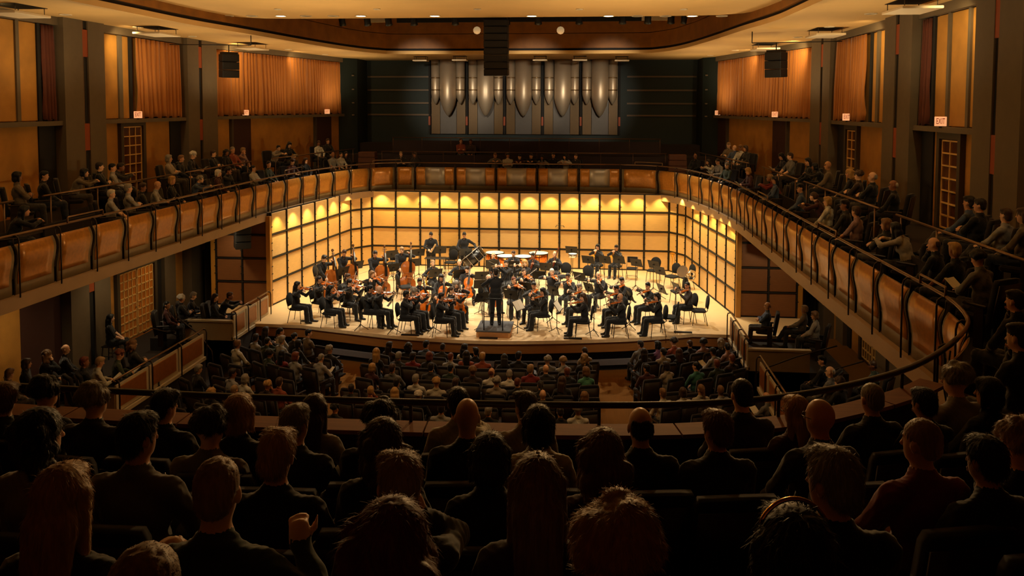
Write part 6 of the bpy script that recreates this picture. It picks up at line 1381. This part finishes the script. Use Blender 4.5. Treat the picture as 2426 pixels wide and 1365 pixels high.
STALLS = {
 'in front row, left stalls': [(630, 782, 'long', 'dark', 'brown'), (665, 787, 'tail', 'black', 'white'), (698, 793, 'bun', 'black', 'black'), (731, 790, 'short', 'black', 'tan')],
 'in second row, left stalls': [(606.5, 799.6, 'short', 'dark', 'pale'), (634, 804, 'crop', 'black', 'green'), (668, 807, 'side', 'grey', 'pale'), (707, 812, 'bob', 'black', 'black'), (781, 825, 'curly', 'grey', 'charcoal')],
 'in third row, left stalls': [(563, 817, 'short', 'light', 'white'), (639, 834, 'curly', 'black', 'green'), (668, 839, 'long', 'black', 'red'), (700.5, 845, 'bob', 'red', 'pale'), (761, 843, 'crop', 'grey', 'pale')],
 'in fourth row, left stalls': [(551, 886, 'short', 'dark', 'pale'), (580.5, 896, 'bob', 'grey', 'white'), (634, 908, 'curly', 'blond', 'brown'), (662, 908, 'short', 'brown', 'orange')],
 'in fifth row, left stalls': [(470, 871, 'side', 'grey', 'charcoal'), (501, 928, 'curly', 'blond', 'black'), (556, 926, 'crop', 'sand', 'black')],
 'in front row, centre stalls': [(923, 815, 'long', 'dark', 'brown'), (968, 821, 'wavy', 'dark', 'black'), (1010, 817, 'short', 'black', 'blue'), (1049, 818, 'crop', 'dark', 'charcoal'), (1101, 826, 'long', 'black', 'white'), (1127, 832, 'side', 'black', 'black'), (1385, 829, 'tail', 'dark', 'floral')],
 'in second row, centre stalls': [(891.5, 837, 'long', 'blond', 'black'), (944.6, 840, 'short', 'grey', 'charcoal'), (978, 843, 'side', 'dark', 'red'), (1017, 845, 'bob', 'red', 'black'), (1068, 841, 'crop', 'red', 'pale'), (1105, 841, 'long', 'dark', 'orange'), (1143, 845, 'short', 'blond', 'orange'), (1195, 844, 'long', 'black', 'black'), (1229, 845, 'short', 'black', 'black'), (1297, 851, 'curly', 'grey', 'grey'), (1333.6, 852, 'curly', 'sand', 'pale'), (1384, 850, 'wavy', 'sand', 'charcoal')],
 'in third row, centre stalls': [(882, 867, 'bob', 'blond', 'maroon'), (929.6, 871, 'short', 'brown', 'grey'), (1021, 871, 'short', 'dark', 'charcoal'), (1068, 868, 'crop', 'black', 'green'), (1120, 879, 'curly', 'light', 'brown'), (1165, 882, 'fringe', 'red', 'white'), (1207, 882, 'short', 'grey', 'white'), (1257, 876.6, 'short', 'sand', 'red'), (1293, 872, 'bald', 'grey', 'charcoal'), (1343, 878, 'crop', 'red', 'black'), (1388, 882, 'bob', 'light', 'mint')],
 'in fourth row, centre stalls': [(940, 902, 'side', 'dark', 'black'), (985, 897, 'short', 'grey', 'white'), (1034, 906.5, 'curly', 'blond', 'cream'), (1079, 902, 'side', 'brown', 'charcoal'), (1176, 905, 'curly', 'grey', 'floral'), (1226, 905, 'crop', 'red', 'black'), (1280.5, 908, 'tail', 'dark', 'black'), (1332, 905, 'long', 'brown', 'charcoal')],
 'in fifth row, centre stalls': [(832, 917, 'crop', 'dark', 'charcoal'), (878, 924, 'short', 'blond', 'orange'), (935, 932, 'long', 'blond', 'black'), (992, 932, 'curly', 'white', 'black'), (1286, 935, 'bald', 'red', 'charcoal'), (1385, 940, 'bob', 'light', 'black')],
 'in sixth row, centre stalls': [(794, 962, 'curly', 'black', 'charcoal'), (1045, 970, 'short', 'dark', 'pale'), (1157, 973, 'side', 'grey', 'black'), (1327, 972, 'short', 'dark', 'black'), (1369, 973, 'curly', 'grey', 'white')],
 'in front row, right stalls': [(1517, 813, 'short', 'dark', 'grey'), (1558, 816, 'bob', 'black', 'lilac'), (1596, 811, 'curly', 'dark', 'orange'), (1634, 811, 'crop', 'brown', 'black'), (1666, 812, 'curly', 'black', 'pink'), (1707, 811, 'wavy', 'grey', 'black')],
 'in second row, right stalls': [(1526, 831, 'long', 'dark', 'charcoal'), (1571, 836, 'bun', 'black', 'floral'), (1609, 833, 'long', 'brown', 'black'), (1689, 830, 'short', 'black', 'pale'), (1723, 824, 'bun', 'black', 'pink')],
 'in third row, right stalls': [(1532, 869, 'short', 'black', 'maroon'), (1578, 866, 'bob', 'dark', 'floral'), (1649, 869, 'crop', 'black', 'teal'), (1698, 857, 'short', 'red', 'green'), (1734, 850, 'crop', 'red', 'brown')],
 'in fourth row, right stalls': [(1570, 931, 'short', 'light', 'white'), (1618, 925, 'bob', 'brown', 'white'), (1660, 925, 'tail', 'light', 'cream'), (1707, 922, 'short', 'light', 'pale'), (1816, 938, 'fringe', 'white', 'grey')],
}
for place, lst in STALLS.items(): row(lst, st_w, SF, place, 'listeners in the stalls', tgt=(0.3, 30))
# empty seats that show between the listeners, and the rest of each stalls row
def seat_row(x0, x1, y, place, n, bow=0.0):
    for k in range(n):
        x = x0+(x1-x0)*(k+0.5)/n; yy = y+bow*(x-0.3)**2
        if all((x-a)**2+(yy-b)**2 > 0.27 for a, b, c in SEATED): theatre_seat(x, yy, SF, face(x, yy, 0.3, 34), 'empty dark theatre seat, %s place, %s' % (ORD[k], place), 'empty seats '+place); SEATED.append((x, yy, SF))
for k, y in enumerate((21.55, 20.7, 19.75, 18.95, 18.15, 17.15)): seat_row(-2.85, 3.4, y, 'in %s row of the centre stalls' % ORD[k], 11, 0.012)
for k, y in enumerate((22.3, 21.4, 20.45, 19.5, 18.2, 17.4)):
    seat_row(-6.9, -4.05, y, 'in %s row of the left stalls' % ORD[k], 5); seat_row(4.75, 7.0, y+0.1, 'in %s row of the right stalls' % ORD[k], 4)
# side balconies
def wB(s): return lambda x, y: (onx(x, y, s*9.7) if abs(onx(x, y, s*9.7)[1]) < 28 else onv(x, y, (s*9.7, 28.0), (s*8.35, 38.4)))
def wA(s): return lambda x, y: (onx(x, y, s*8.72) if abs(onx(x, y, s*8.72)[1]) < 25.5 else onv(x, y, (s*8.75, 25.5), (s*7.95, 33.4)))
LB = [(41, 418, 'bob', 'black', 'tan', 'fold'), (105, 411, 'short', 'black', 'black', 'sit-1'), (200, 401, 'bob', 'black', 'tan', 'rail'), (236, 392, 'short', 'dark', 'black', 'fold'), (266, 383, 'short', 'black', 'pale', 'cross'), (286, 381, 'short', 'dark', 'charcoal', 'rail'), (400, 372, 'bob', 'grey', 'floral', 'fold'), (429, 362, 'short', 'light', 'black', 'sit0'), (458, 371, 'curly', 'white', 'black', 'read'), (505, 358, 'short', 'brown', 'black', 'fold'), (537, 358, 'wavy', 'dark', 'black', 'sit-1'), (551, 355, 'crop', 'grey', 'orange', 'cross'), (576, 362, 'short', 'sand', 'pink', 'chin'), (660, 353, 'short', 'dark', 'floral', 'rail'), (686, 349, 'long', 'dark', 'black', 'read'), (755, 337, 'long', 'brown', 'white', 'sit-1'), (777, 344, 'short', 'brown', 'black', 'sit0')]
LA = [(58, 492, 'long', 'black', 'black', 'rail'), (264, 461, 'short', 'white', 'pale', 'short'), (304, 449, 'short', 'grey', 'pale', 'fold'), (338, 445, 'side', 'brown', 'black', 'sit-1'), (373, 433, 'bald', 'grey', 'pale', 'read'), (408, 425, 'bob', 'blond', 'black', 'sit-1'), (475, 414, 'curly', 'grey', 'blue', 'rail'), (517, 408, 'bob', 'white', 'maroon', 'sit0'), (541, 396, 'side', 'dark', 'charcoal', 'chin'), (600, 394, 'bun', 'black', 'cream', 'fold'), (637, 396, 'tail', 'dark', 'green', 'sit-1'), (693, 383, 'side', 'brown', 'maroon', 'read'), (724, 387, 'long', 'brown', 'black', 'chin'), (789, 369, 'fringe', 'grey', 'pale', 'short'), (808, 373, 'tail', 'dark', 'white', 'sit0'), (820, 371, 'long', 'dark', 'black', 'sit0')]
RB = [(1726, 348, 'short', 'sand', 'tan', 'fold'), (1740, 345, 'bald', 'grey', 'blue', 'cross'), (1754, 352, 'side', 'light', 'white', 'sit1'), (1766, 355, 'bob', 'brown', 'charcoal', 'sit0'), (1851, 373, 'long', 'black', 'navy', 'read'), (1872, 367, 'short', 'brown', 'grey', 'short'), (1914, 378, 'long', 'black', 'black', 'sit1'), (1931, 378, 'bob', 'black', 'black', 'rail'), (1961, 385, 'bald', 'sand', 'tan', 'sit1'), (2012, 403, 'wavy', 'blond', 'black', 'sit1'), (2034, 420, 'curly', 'brown', 'brown', 'fold'), (2067, 415, 'fringe', 'grey', 'black', 'fold'), (2116, 424, 'fringe', 'white', 'black', 'sit1'), (2296, 469, 'side', 'dark', 'blue', 'cross'), (2321, 486, 'short', 'dark', 'black', 'fold'), (2383, 504, 'side', 'brown', 'pale', 'cross'), (2423, 548, 'bob', 'brown', 'tan', 'sit1')]
RA = [(1647, 380, 'fringe', 'brown', 'black', 'sit1'), (1678, 389, 'long', 'dark', 'white', 'rail'), (1700, 394, 'tail', 'dark', 'pale', 'read'), (1722, 390, 'short', 'grey', 'green', 'sit1'), (1772, 408, 'bob', 'blond', 'maroon', 'read'), (1824, 413, 'short', 'sand', 'red', 'rail'), (1835, 424, 'long', 'dark', 'blue', 'sit1'), (1896, 447, 'side', 'black', 'blue', 'sit1'), (1927, 475, 'bun', 'brown', 'maroon', 'rail'), (1960, 478, 'bob', 'blond', 'white', 'sit1'), (2001, 486, 'side', 'dark', 'charcoal', 'sit1'), (2028, 492, 'short', 'brown', 'pink', 'short'), (2099, 527, 'bob', 'light', 'charcoal', 'fold'), (2121, 545, 'long', 'black', 'floral', 'rail'), (2212, 571, 'fringe', 'brown', 'black', 'chin'), (2261, 592, 'side', 'blond', 'black', 'short'), (2316, 615, 'curly', 'black', 'grey', 'read')]
FA, FB = 3.51, 4.035
row(LB, wB(-1), FB, 'in raised row, left balcony', 'listeners in the left balcony', tgt=(1.5, 26)); row(LA, wA(-1), FA, 'along the left balcony railing', 'listeners in the left balcony', tgt=(1.5, 26))
row(RB, wB(1), FB, 'in raised row, right balcony', 'listeners in the right balcony', tgt=(-1.5, 26)); row(RA, wA(1), FA, 'along the right balcony railing', 'listeners in the right balcony', tgt=(-1.5, 26))
for px, py, lab in ((2405, 700, 'listener at the right picture edge, chin on hand, above the curved railing'), (2412, 800, 'listener at the right picture edge with clasped hands beside the curved railing')):
    p = onz(px, py, 4.9); listener(p, 3.7, 'side', 'dark', 'black', '', '', 'listeners in the right balcony', pn='chin', tgt=(0, 25), desc=lab, seat=False)
# choir seats behind the stage
ch = [(950, 375, 'crop', 'sand', 'black'), (983, 377, 'long', 'brown', 'charcoal'), (1173, 366, 'short', 'light', 'grey', 'rail'), (1203, 366, 'side', 'dark', 'white', 'fold'), (1231, 365, 'short', 'black', 'maroon', 'rail'), (1258, 367, 'short', 'black', 'black', 'rail'), (1284, 371, 'long', 'black', 'pale', 'rail'), (1311, 365, 'short', 'black', 'black', 'sit0'), (1338, 370, 'wavy', 'black', 'white', 'rail'), (1364, 373, 'short', 'brown', 'charcoal', 'sit0')]
row(ch, lambda x, y: ony(x, y, 35.35), 3.5, 'along the railing behind the stage', 'listeners in the choir seats', tgt=(0, 20))
row([(1092, 334, 'tail', 'brown', 'orange', 'fold'), (1115, 335, 'short', 'brown', 'brown', 'sit0')], lambda x, y: ony(x, y, 37.9), 3.97, 'in the choir terrace below the organ', 'listeners in the choir seats', tgt=(0, 20))
# side boxes
row([(396, 719, 'tail', 'black', 'maroon', 'sit-1'), (430, 708, 'curly', 'white', 'black', 'fold'), (458, 697, 'short', 'grey', 'navy', 'read'), (510, 703, 'long', 'dark', 'black', 'sit-1'), (545, 697, 'short', 'brown', 'black', 'rail')], lambda x, y: onz(x, y, 1.08), -0.12, 'in left side box by the stage', 'listeners in the side boxes', tgt=(2, 27))
row([(22, 880, 'side', 'light', 'tan'), (63, 861, 'bob', 'brown', 'charcoal'), (112, 840, 'wavy', 'light', 'black', 'chin'), (156, 822, 'fringe', 'sand', 'charcoal', 'sit-1'), (200, 859, 'short', 'red', 'black', 'sit-1'), (237, 854, 'short', 'sand', 'cream', 'read'), (284, 835, 'curly', 'red', 'green', 'read'), (315, 817, 'wavy', 'light', 'charcoal', 'fold')], lambda x, y: onz(x, y, 1.08), -0.12, 'in left side box nearer the viewer', 'listeners in the side boxes', tgt=(2, 27))
row([(1818, 721, 'fringe', 'sand', 'blue', 'fold'), (1906, 731, 'short', 'sand', 'tan', 'cross'), (1930, 748, 'bob', 'light', 'floral', 'sit1')], lambda x, y: onz(x, y, 1.08), -0.12, 'in right side box by the stage', 'listeners in the side boxes', tgt=(-2, 27))
row([(1948, 849, 'side', 'black', 'black', 'sit1'), (1966, 881, 'fringe', 'white', 'grey', 'sit1'), (1988, 905, 'curly', 'brown', 'black', 'sit0'), (2068, 861, 'crop', 'brown', 'green', 'sit1')], lambda x, y: onz(x, y, 1.08), -0.12, 'in right side box nearer the viewer', 'listeners in the side boxes', tgt=(-2, 27))
# usher on a high stool beside the lattice doors
p = onx(260, 753, -10.35); zz = p[2]-1.265*0.95; P = apose(('skirt', True))
person(P, TRS(p[0], p[1], zz, face(p[0], p[1], 0, 27), 0.95), 'long', 'black', C['black'], (18, 18, 20), 'long-haired usher in black sitting on a high stool by the left lattice doors', 'hall staff', 2)
t = thing('high_stool', 'dark high stool under the usher by the lattice doors', 'stool', (p[0], p[1], -0.5)); hz = zz+0.42+0.5
MB().bbox((-0.18, -0.18, hz-0.04), (0.18, 0.18, hz), 0.015).build('seat', m_seatwood, t)
for sx in (-1, 1):
    for sy in (-1, 1): MB().tube([(sx*0.14, sy*0.14, hz-0.03), (sx*0.18, sy*0.18, 0.0)], 0.016, 6).build('leg', m_seatwood, t)
for y in (-0.16, 0.16): MB().tube([(-0.165, y, 0.28), (0.165, y, 0.28)], 0.010, 6).build('foot_rest', m_seatwood, t)
# ================================================================ the nearest balcony rows (seen from behind)
FH = 0.0105
ROWZ_H = {1: 4.645, 2: 4.92, 3: 5.165, 4: 5.40, 5: 5.70}
NEAR = [
 # px, py (head centre), row, hair, hair colour, top, pose, scale, description
 (12, 945, 1, 'side', 'light', 'green', 'sit1', 1.0, 'light-haired listener cut by the left picture edge, face lit'),
 (108, 930, 1, 'curly', 'black', 'black', 'sit-1', 1.0, 'black-haired listener with earring behind the left side box'),
 (224, 948, 1, 'curly', 'grey', 'charcoal', 'sit-1', 1.05, 'curly grey-haired listener in glasses at the front ledge'),
 (390, 962, 1, 'side', 'black', 'black', 'sit-1', 1.0, 'black-haired listener leaning right at the front ledge'),
 (745, 972, 1, 'long', 'brown', 'pale', 'sit0', 0.97, 'brown long-haired listener next to a grey-haired man at the ledge'),
 (1085, 955, 1, 'short', 'dark', 'cream', 'chin', 0.97, 'dark-haired listener half hidden behind the bald man'),
 (1244, 966, 1, 'side', 'brown', 'floral', 'sit1', 0.97, 'brown-haired listener in a striped top at the ledge'),
 (1757, 935, 1, 'crop', 'black', 'charcoal', 'sit0', 1.05, 'tall listener with cropped black hair rising above the handrail'),
 (1884, 975, 1, 'long', 'blond', 'maroon', 'sit1', 0.97, 'blond long-haired listener left of the bald man in glasses'),
 (2065, 945, 1, 'crop', 'grey', 'black', 'sit0', 1.02, 'cropped grey-haired listener in black under the curved handrail'),
 (2188, 955, 1, 'short', 'black', 'black', 'chin', 0.97, 'black-haired listener in profile with clasped hands under the chin'),
 (2264, 900, 1, 'curly', 'grey', 'pale', 'sit1', 1.08, 'tall curly grey-haired listener with lit collar under the curved rail'),
 (2342, 930, 1, 'bob', 'black', 'black', 'sit1', 1.0, 'black-haired listener with pale ear near the right picture edge'),
 (565, 978, 2, 'bob', 'blond', 'black', 'sit0', 1.0, 'blond bobbed listener directly below the dark handrail'),
 (700, 1004, 2, 'short', 'grey', 'charcoal', 'sit-1', 1.0, 'short grey-haired listener beside the brown long-haired listener'),
 (498, 1012, 2, 'curly', 'dark', 'tan', 'sit-1', 1.0, 'curly dark-haired listener left of the blond bobbed listener'),
 (898, 994, 2, 'curly', 'black', 'black', 'sit0', 1.0, 'listener with a round mop of black curls at the ledge'),
 (1107, 988, 2, 'bald', 'light', 'black', 'sit0', 1.02, 'bald man in black seen from behind in the middle'),
 (1276, 1006, 2, 'bob', 'black', 'cream', 'sit0', 1.0, 'black bobbed listener in a cream top and dark collar'),
 (1517, 1010, 2, 'fringe', 'dark', 'black', 'sit0', 1.0, 'balding dark-haired man in black right of the curly blond'),
 (1698, 1018, 2, 'short', 'light', 'charcoal', 'sit1', 1.0, 'light-haired listener in front of the tall cropped-haired man'),
 (1942, 990, 2, 'bald', 'grey', 'charcoal', 'sit1', 1.03, 'bald man in glasses and hooded dark jacket on the right'),
 (98, 1030, 3, 'wavy', 'black', 'pale', 'sit-1', 1.12, 'listener with a large mass of black hair on the left'),
 (328, 1035, 3, 'short', 'black', 'grey', 'sit-1', 1.06, 'black-haired man in a grey shirt turned to the right'),
 (655, 1080, 3, 'side', 'blond', 'black', 'sit0', 1.05, 'short blond listener in black left of centre'),
 (905, 1050, 3, 'wavy', 'brown', 'black', 'sit1', 1.03, 'brown wavy-haired listener in front of the black curls'),
 (1160, 1085, 3, 'bob', 'dark', 'black', 'sit0', 1.02, 'dark bobbed listener in front of the bald man'),
 (1428, 1080, 3, 'wavy', 'light', 'maroon', 'sit0', 1.08, 'listener with big light curls and a maroon top'),
 (2182, 1048, 3, 'crop', 'sand', 'red', 'sit1', 1.03, 'crop-haired listener in a red top on the right'),
 (2412, 1050, 3, 'curly', 'sand', 'black', 'sit1', 1.03, 'curly-haired listener cut by the right picture edge'),
 (2335, 1090, 3, 'short', 'black', 'black', 'chin', 1.0, 'black-haired listener with raised hands at the far right'),
 (150, 1185, 4, 'long', 'blond', 'black', 'clasp', 1.12, 'blond long-haired listener at the lower left'),
 (515, 1165, 4, 'crop', 'sand', 'green', 'fist', 1.12, 'thin-haired sandy listener in a leaf patterned top'),
 (945, 1152, 4, 'side', 'sand', 'charcoal', 'chin', 1.05, 'sandy-haired listener with a hand at the neck'),
 (1272, 1160, 4, 'long', 'light', 'brown', 'sit0', 1.12, 'listener with long loose light hair in the lower centre'),
 (1972, 1140, 4, 'short', 'grey', 'black', 'sit1', 1.13, 'short grey-haired listener in the lower right'),
 (930, 1300, 5, 'wavy', 'red', 'cream', 'sit0', 1.08, 'auburn wavy-haired listener in a checked shirt at the bottom'),
 (1452, 1312, 5, 'curly', 'blond', 'tan', 'sit1', 1.12, 'tousled blond listener at the bottom right of centre'),
 (345, 1415, 5, 'crop', 'sand', 'black', 'sit0', 1.08, 'sandy-haired listener just entering at the bottom left'),
 (1880, 1320, 5, 'bob', 'black', 'black', 'sit0', 1.1, 'black-haired listener with a shiny hair band at the bottom right'),
]
for px, py, r, hair, hc, col, pn, sc, d in NEAR:
    fl, zr = None, ROWZ_H[r]; p = onz(px, py, zr); f = hair in FEM
    s_ = sc*0.96; P = getpose(pn, f, FH); tgt = (0.2, 26) if px < 1900 else (0.0, 24)
    ang = face(p[0], p[1], *tgt); hd = P['head'].translation; c, s = math.cos(ang), math.sin(ang)
    x = p[0]-s_*(c*hd.x-s*hd.y); y = p[1]-s_*(s*hd.x+c*hd.y); fz = zr-s_*hd.z
    o = person(P, TRS(x, y, fz, ang, s_), hair, hc, C[col], (22, 22, 26), d, 'listeners in the nearest balcony rows', (px*7) % 3, fine=True, variant=(px // 50) % 2)
    if 'in glasses' in d: wear(o, P, 'glasses', lambda: _glasses(False))
    if 'hair band' in d: wear(o, P, 'hair_band', lambda: MB().tube([(0.094*math.cos(a), -0.002, 0.042+0.105*math.sin(a)) for a in np.linspace(0.45, PI-0.45, 18)], 0.006, 6).mesh('hair_band', m_brass))
    theatre_seat(x, y-0.02, fz+(s_-1)*0.42, ang, 'dark seat under the '+' '.join(d.replace('-', ' ').split()[:11]), 'seats in the nearest balcony rows')
# ================================================================ ceiling fittings, loudspeakers
m_lens = mat('lamp_lens', (255, 232, 190), 0.3, emit=14.0); m_lensoff = mat('lamp_lens_off', (60, 46, 30), 0.3); m_lamp = mat('fixture_black', (16, 15, 15), 0.5)
def downlight(px, py, z, r, lit, label):
    p = onz(px, py, z); t = thing('downlight', label, 'lamp', (p[0], p[1], z), group='recessed ceiling downlights')
    MB().tube([(r*math.cos(a), r*math.sin(a), -0.004) for a in np.linspace(0, 2*PI, 18, endpoint=False)], 0.016, 6, closed=True).build('trim_ring', m_white, t)
    MB().lathe([(r*0.98, -0.003), (r*0.98, 0.0)], 18).build('lens', m_lens if lit else m_lensoff, t)
for i, x in enumerate((540, 597, 665, 725, 790, 855, 1030, 1260, 1442, 1510, 1577, 1640, 1710, 1777)):
    downlight(x, 37.5, 9.545, 0.16, x in (665, 855, 1030, 1260, 1442, 1640), '%s recessed downlight along the canopy edge, %s from the left' % ('lit' if x in (665, 855, 1030, 1260, 1442, 1640) else 'dark', ORD[i]))
for i, x in enumerate((658, 893, 1131, 1373, 1620)): downlight(x, 21.5, 9.545, 0.09, False, 'small dark downlight on the canopy, %s from the left' % ORD[i])
for i, (x, y) in enumerate(((155, 34), (327, 64), (455, 86), (683, 117), (770, 129))): downlight(x, y, 9.195, 0.14, False, 'small dark downlight in the left ceiling ring, %s from the left' % ORD[i])
for i, (x, y) in enumerate(((1683, 131), (1742, 119), (1890, 88), (1965, 63), (2063, 32))): downlight(x, y, 9.195, 0.14, False, 'small dark downlight in the right ceiling ring, %s from the left' % ORD[i])
for i, (x, y, a) in enumerate(((40, 32, 1), (372, 80, 1), (597, 114, 1), (997, 143, 0), (1090, 142, 0), (1280, 142, 0), (1374, 142, 0), (1473, 143, 0), (1812, 116, 1), (1955, 83, 1), (2160, 22, 1))):
    p = onz(x, y, 9.02); side = 'left ceiling ring' if x < 700 else 'organ' if x < 1500 else 'right ceiling ring'
    k = [q for q in (40, 372, 597) if True].index(x) if x < 700 else (997, 1090, 1280, 1374, 1473).index(x) if x < 1500 else (1812, 1955, 2160).index(x)
    t = thing('hanging_baffle', 'pale slab hung below the %s, %s from the left' % (side, ORD[k]) if side != 'organ' else 'pale slab hung over the organ pipes, %s from the left' % ORD[k], 'baffle', (p[0], p[1], 9.0), group='pale slabs hung from the ceiling ring')
    w_, d_ = (0.42, 0.62) if a else (0.34, 0.3)
    MB().bbox((-w_, -d_, -0.03), (w_, d_, 0.03), 0.008).build('slab', m_white, t); MB().box((-w_*0.9, -d_*0.9, 0.188), (w_*0.9, d_*0.9, 0.197)).build('recess_slot', m_gap, t)
    for sx in (-1, 1):
        for sy in (-1, 1): MB().tube([(sx*w_*0.8, sy*d_*0.8, 0.03), (sx*w_*0.8, sy*d_*0.8, 0.19)], 0.010, 5).build('hanger_rod', m_seatmetal, t)
# spotlights hanging in the recess
t = thing('lighting_truss', 'black lighting bar hanging in the recess over the stage', 'truss', (0, 31.2, 10.45)); MB().tube([(-7, 0, 0), (7, 0, 0)], 0.03, 8).build('truss_bar', m_lamp, t)
for x in (-5, 0, 5): MB().tube([(x, 0, 0), (x, 0, 0.46)], 0.015, 6).build('hanger_rod', m_lamp, t)
for i, x in enumerate((810, 870, 920, 980, 1078, 1200, 1275, 1372, 1475, 1535, 1590, 1622)):
    p = ony(x, 50, 31.2); t = thing('stage_spotlight', 'black stage spotlight on the bar over the stage, %s from the left' % ORD[i], 'spotlight', (p[0], 31.1, 10.42), (0.5, 0, 0), 'spotlights over the stage')
    MB().lathe([(0.09, 0.10), (0.13, 0.05), (0.13, -0.18), (0.15, -0.26)], 14).build('housing', m_lamp, t, (0, 0, -0.16)); MB().tube([(-0.16, 0, -0.16), (-0.16, 0, 0.0), (0, 0, 0.04), (0.16, 0, 0.0), (0.16, 0, -0.16)], 0.014, 6).build('yoke', m_lamp, t)
for x, n in ((1130, 'left'), (1328, 'right')):
    p = ony(x, 72, 33.6); t = thing('round_lamp', 'white round lamp hanging to the %s of the central loudspeaker' % n, 'lamp', (p[0], p[1], p[2])); b = MB(); b.lathe([(0.02, -0.16), (0.10, -0.13), (0.155, -0.05), (0.155, 0.05), (0.10, 0.13), (0.02, 0.16)], 18).build('globe', mat('globe', (240, 200, 140), 0.5, emit=0.4), t); MB().tube([(0, 0, 0.16), (0, 0, 0.5)], 0.008, 5).build('cord', m_lamp, t)
# line array and side loudspeakers
def speaker_stack(label, x, y, z, n, w, hh, d, rot, curve, pipe=None):
    t = thing('line_array', label, 'loudspeaker', (x, y, z), (0, 0, rot), 'hanging loudspeakers'); a = 0.0; yy, zz = 0.0, 0.0
    for k in range(n):
        a = curve*k; m_ = Matrix.Translation((0, yy, zz)) @ Matrix.Rotation(a, 4, 'X')
        o = put('speaker_module', proto(('spk', w, hh, d), lambda: MB().bbox((-w/2, -d/2, -hh+0.008), (w/2, d/2, 0), 0.012).mesh('speaker_module', m_lamp)), t, mw=m_)
        put('grille', proto(('spg', w, hh, d), lambda: MB().box((-w/2+0.02, -d/2-0.008, -hh+0.03), (w/2-0.02, -d/2, -0.02)).mesh('grille', mat('speaker_grille', (26, 24, 23), 0.6))), o)
        yy += math.sin(a)*hh; zz -= math.cos(a)*hh
    MB().box((-w/2+0.03, -d/2+0.05, 0), (w/2-0.03, d/2-0.05, 0.065)).build('fly_frame', m_lamp, t)
    if pipe:
        for q in pipe: MB().tube(q, 0.016, 6).build('hanging_pipe', m_lamp, t)
    return t
speaker_stack('tall black line array hanging from the canopy over the stage edge', 0.24, 24.75, 9.52, 8, 0.74, 0.215, 0.45, 0.0, 0.012, [[(-0.2, 0, 0.05), (-0.2, 0, 1.4)], [(0.2, 0, 0.05), (0.2, 0, 1.4)]])
speaker_stack('black loudspeaker cluster hung before the long left curtain', -8.75, 25.6, 8.55, 3, 0.55, 0.26, 0.42, 0.75, 0.03, [[(0, 0, 0.05), (0, 0, 0.3)], [(-1.6, 1.0, 0.3), (0.6, -0.4, 0.3)], [(0.6, -0.4, 0.3), (0.6, -0.4, 0.66)]])
speaker_stack('black loudspeaker cluster hung before the long right curtain', 8.85, 25.6, 8.55, 3, 0.55, 0.26, 0.42, -0.75, 0.03, [[(0, 0, 0.05), (0, 0, 0.3)], [(1.6, 1.0, 0.3), (-0.6, -0.4, 0.3)], [(-0.6, -0.4, 0.3), (-0.6, -0.4, 0.66)]])
p = ony(574, 541, 25.6); speaker_stack('black three part loudspeaker under the left balcony beside the wing wall', p[0], 25.6, 2.81, 3, 0.5, 0.24, 0.40, 0.6, 0.05)
p = ony(1808, 580, 25.9); speaker_stack('black loudspeaker under the right balcony beside the wing wall', p[0]+0.1, 25.9, 2.82, 2, 0.5, 0.22, 0.40, -0.6, 0.05)
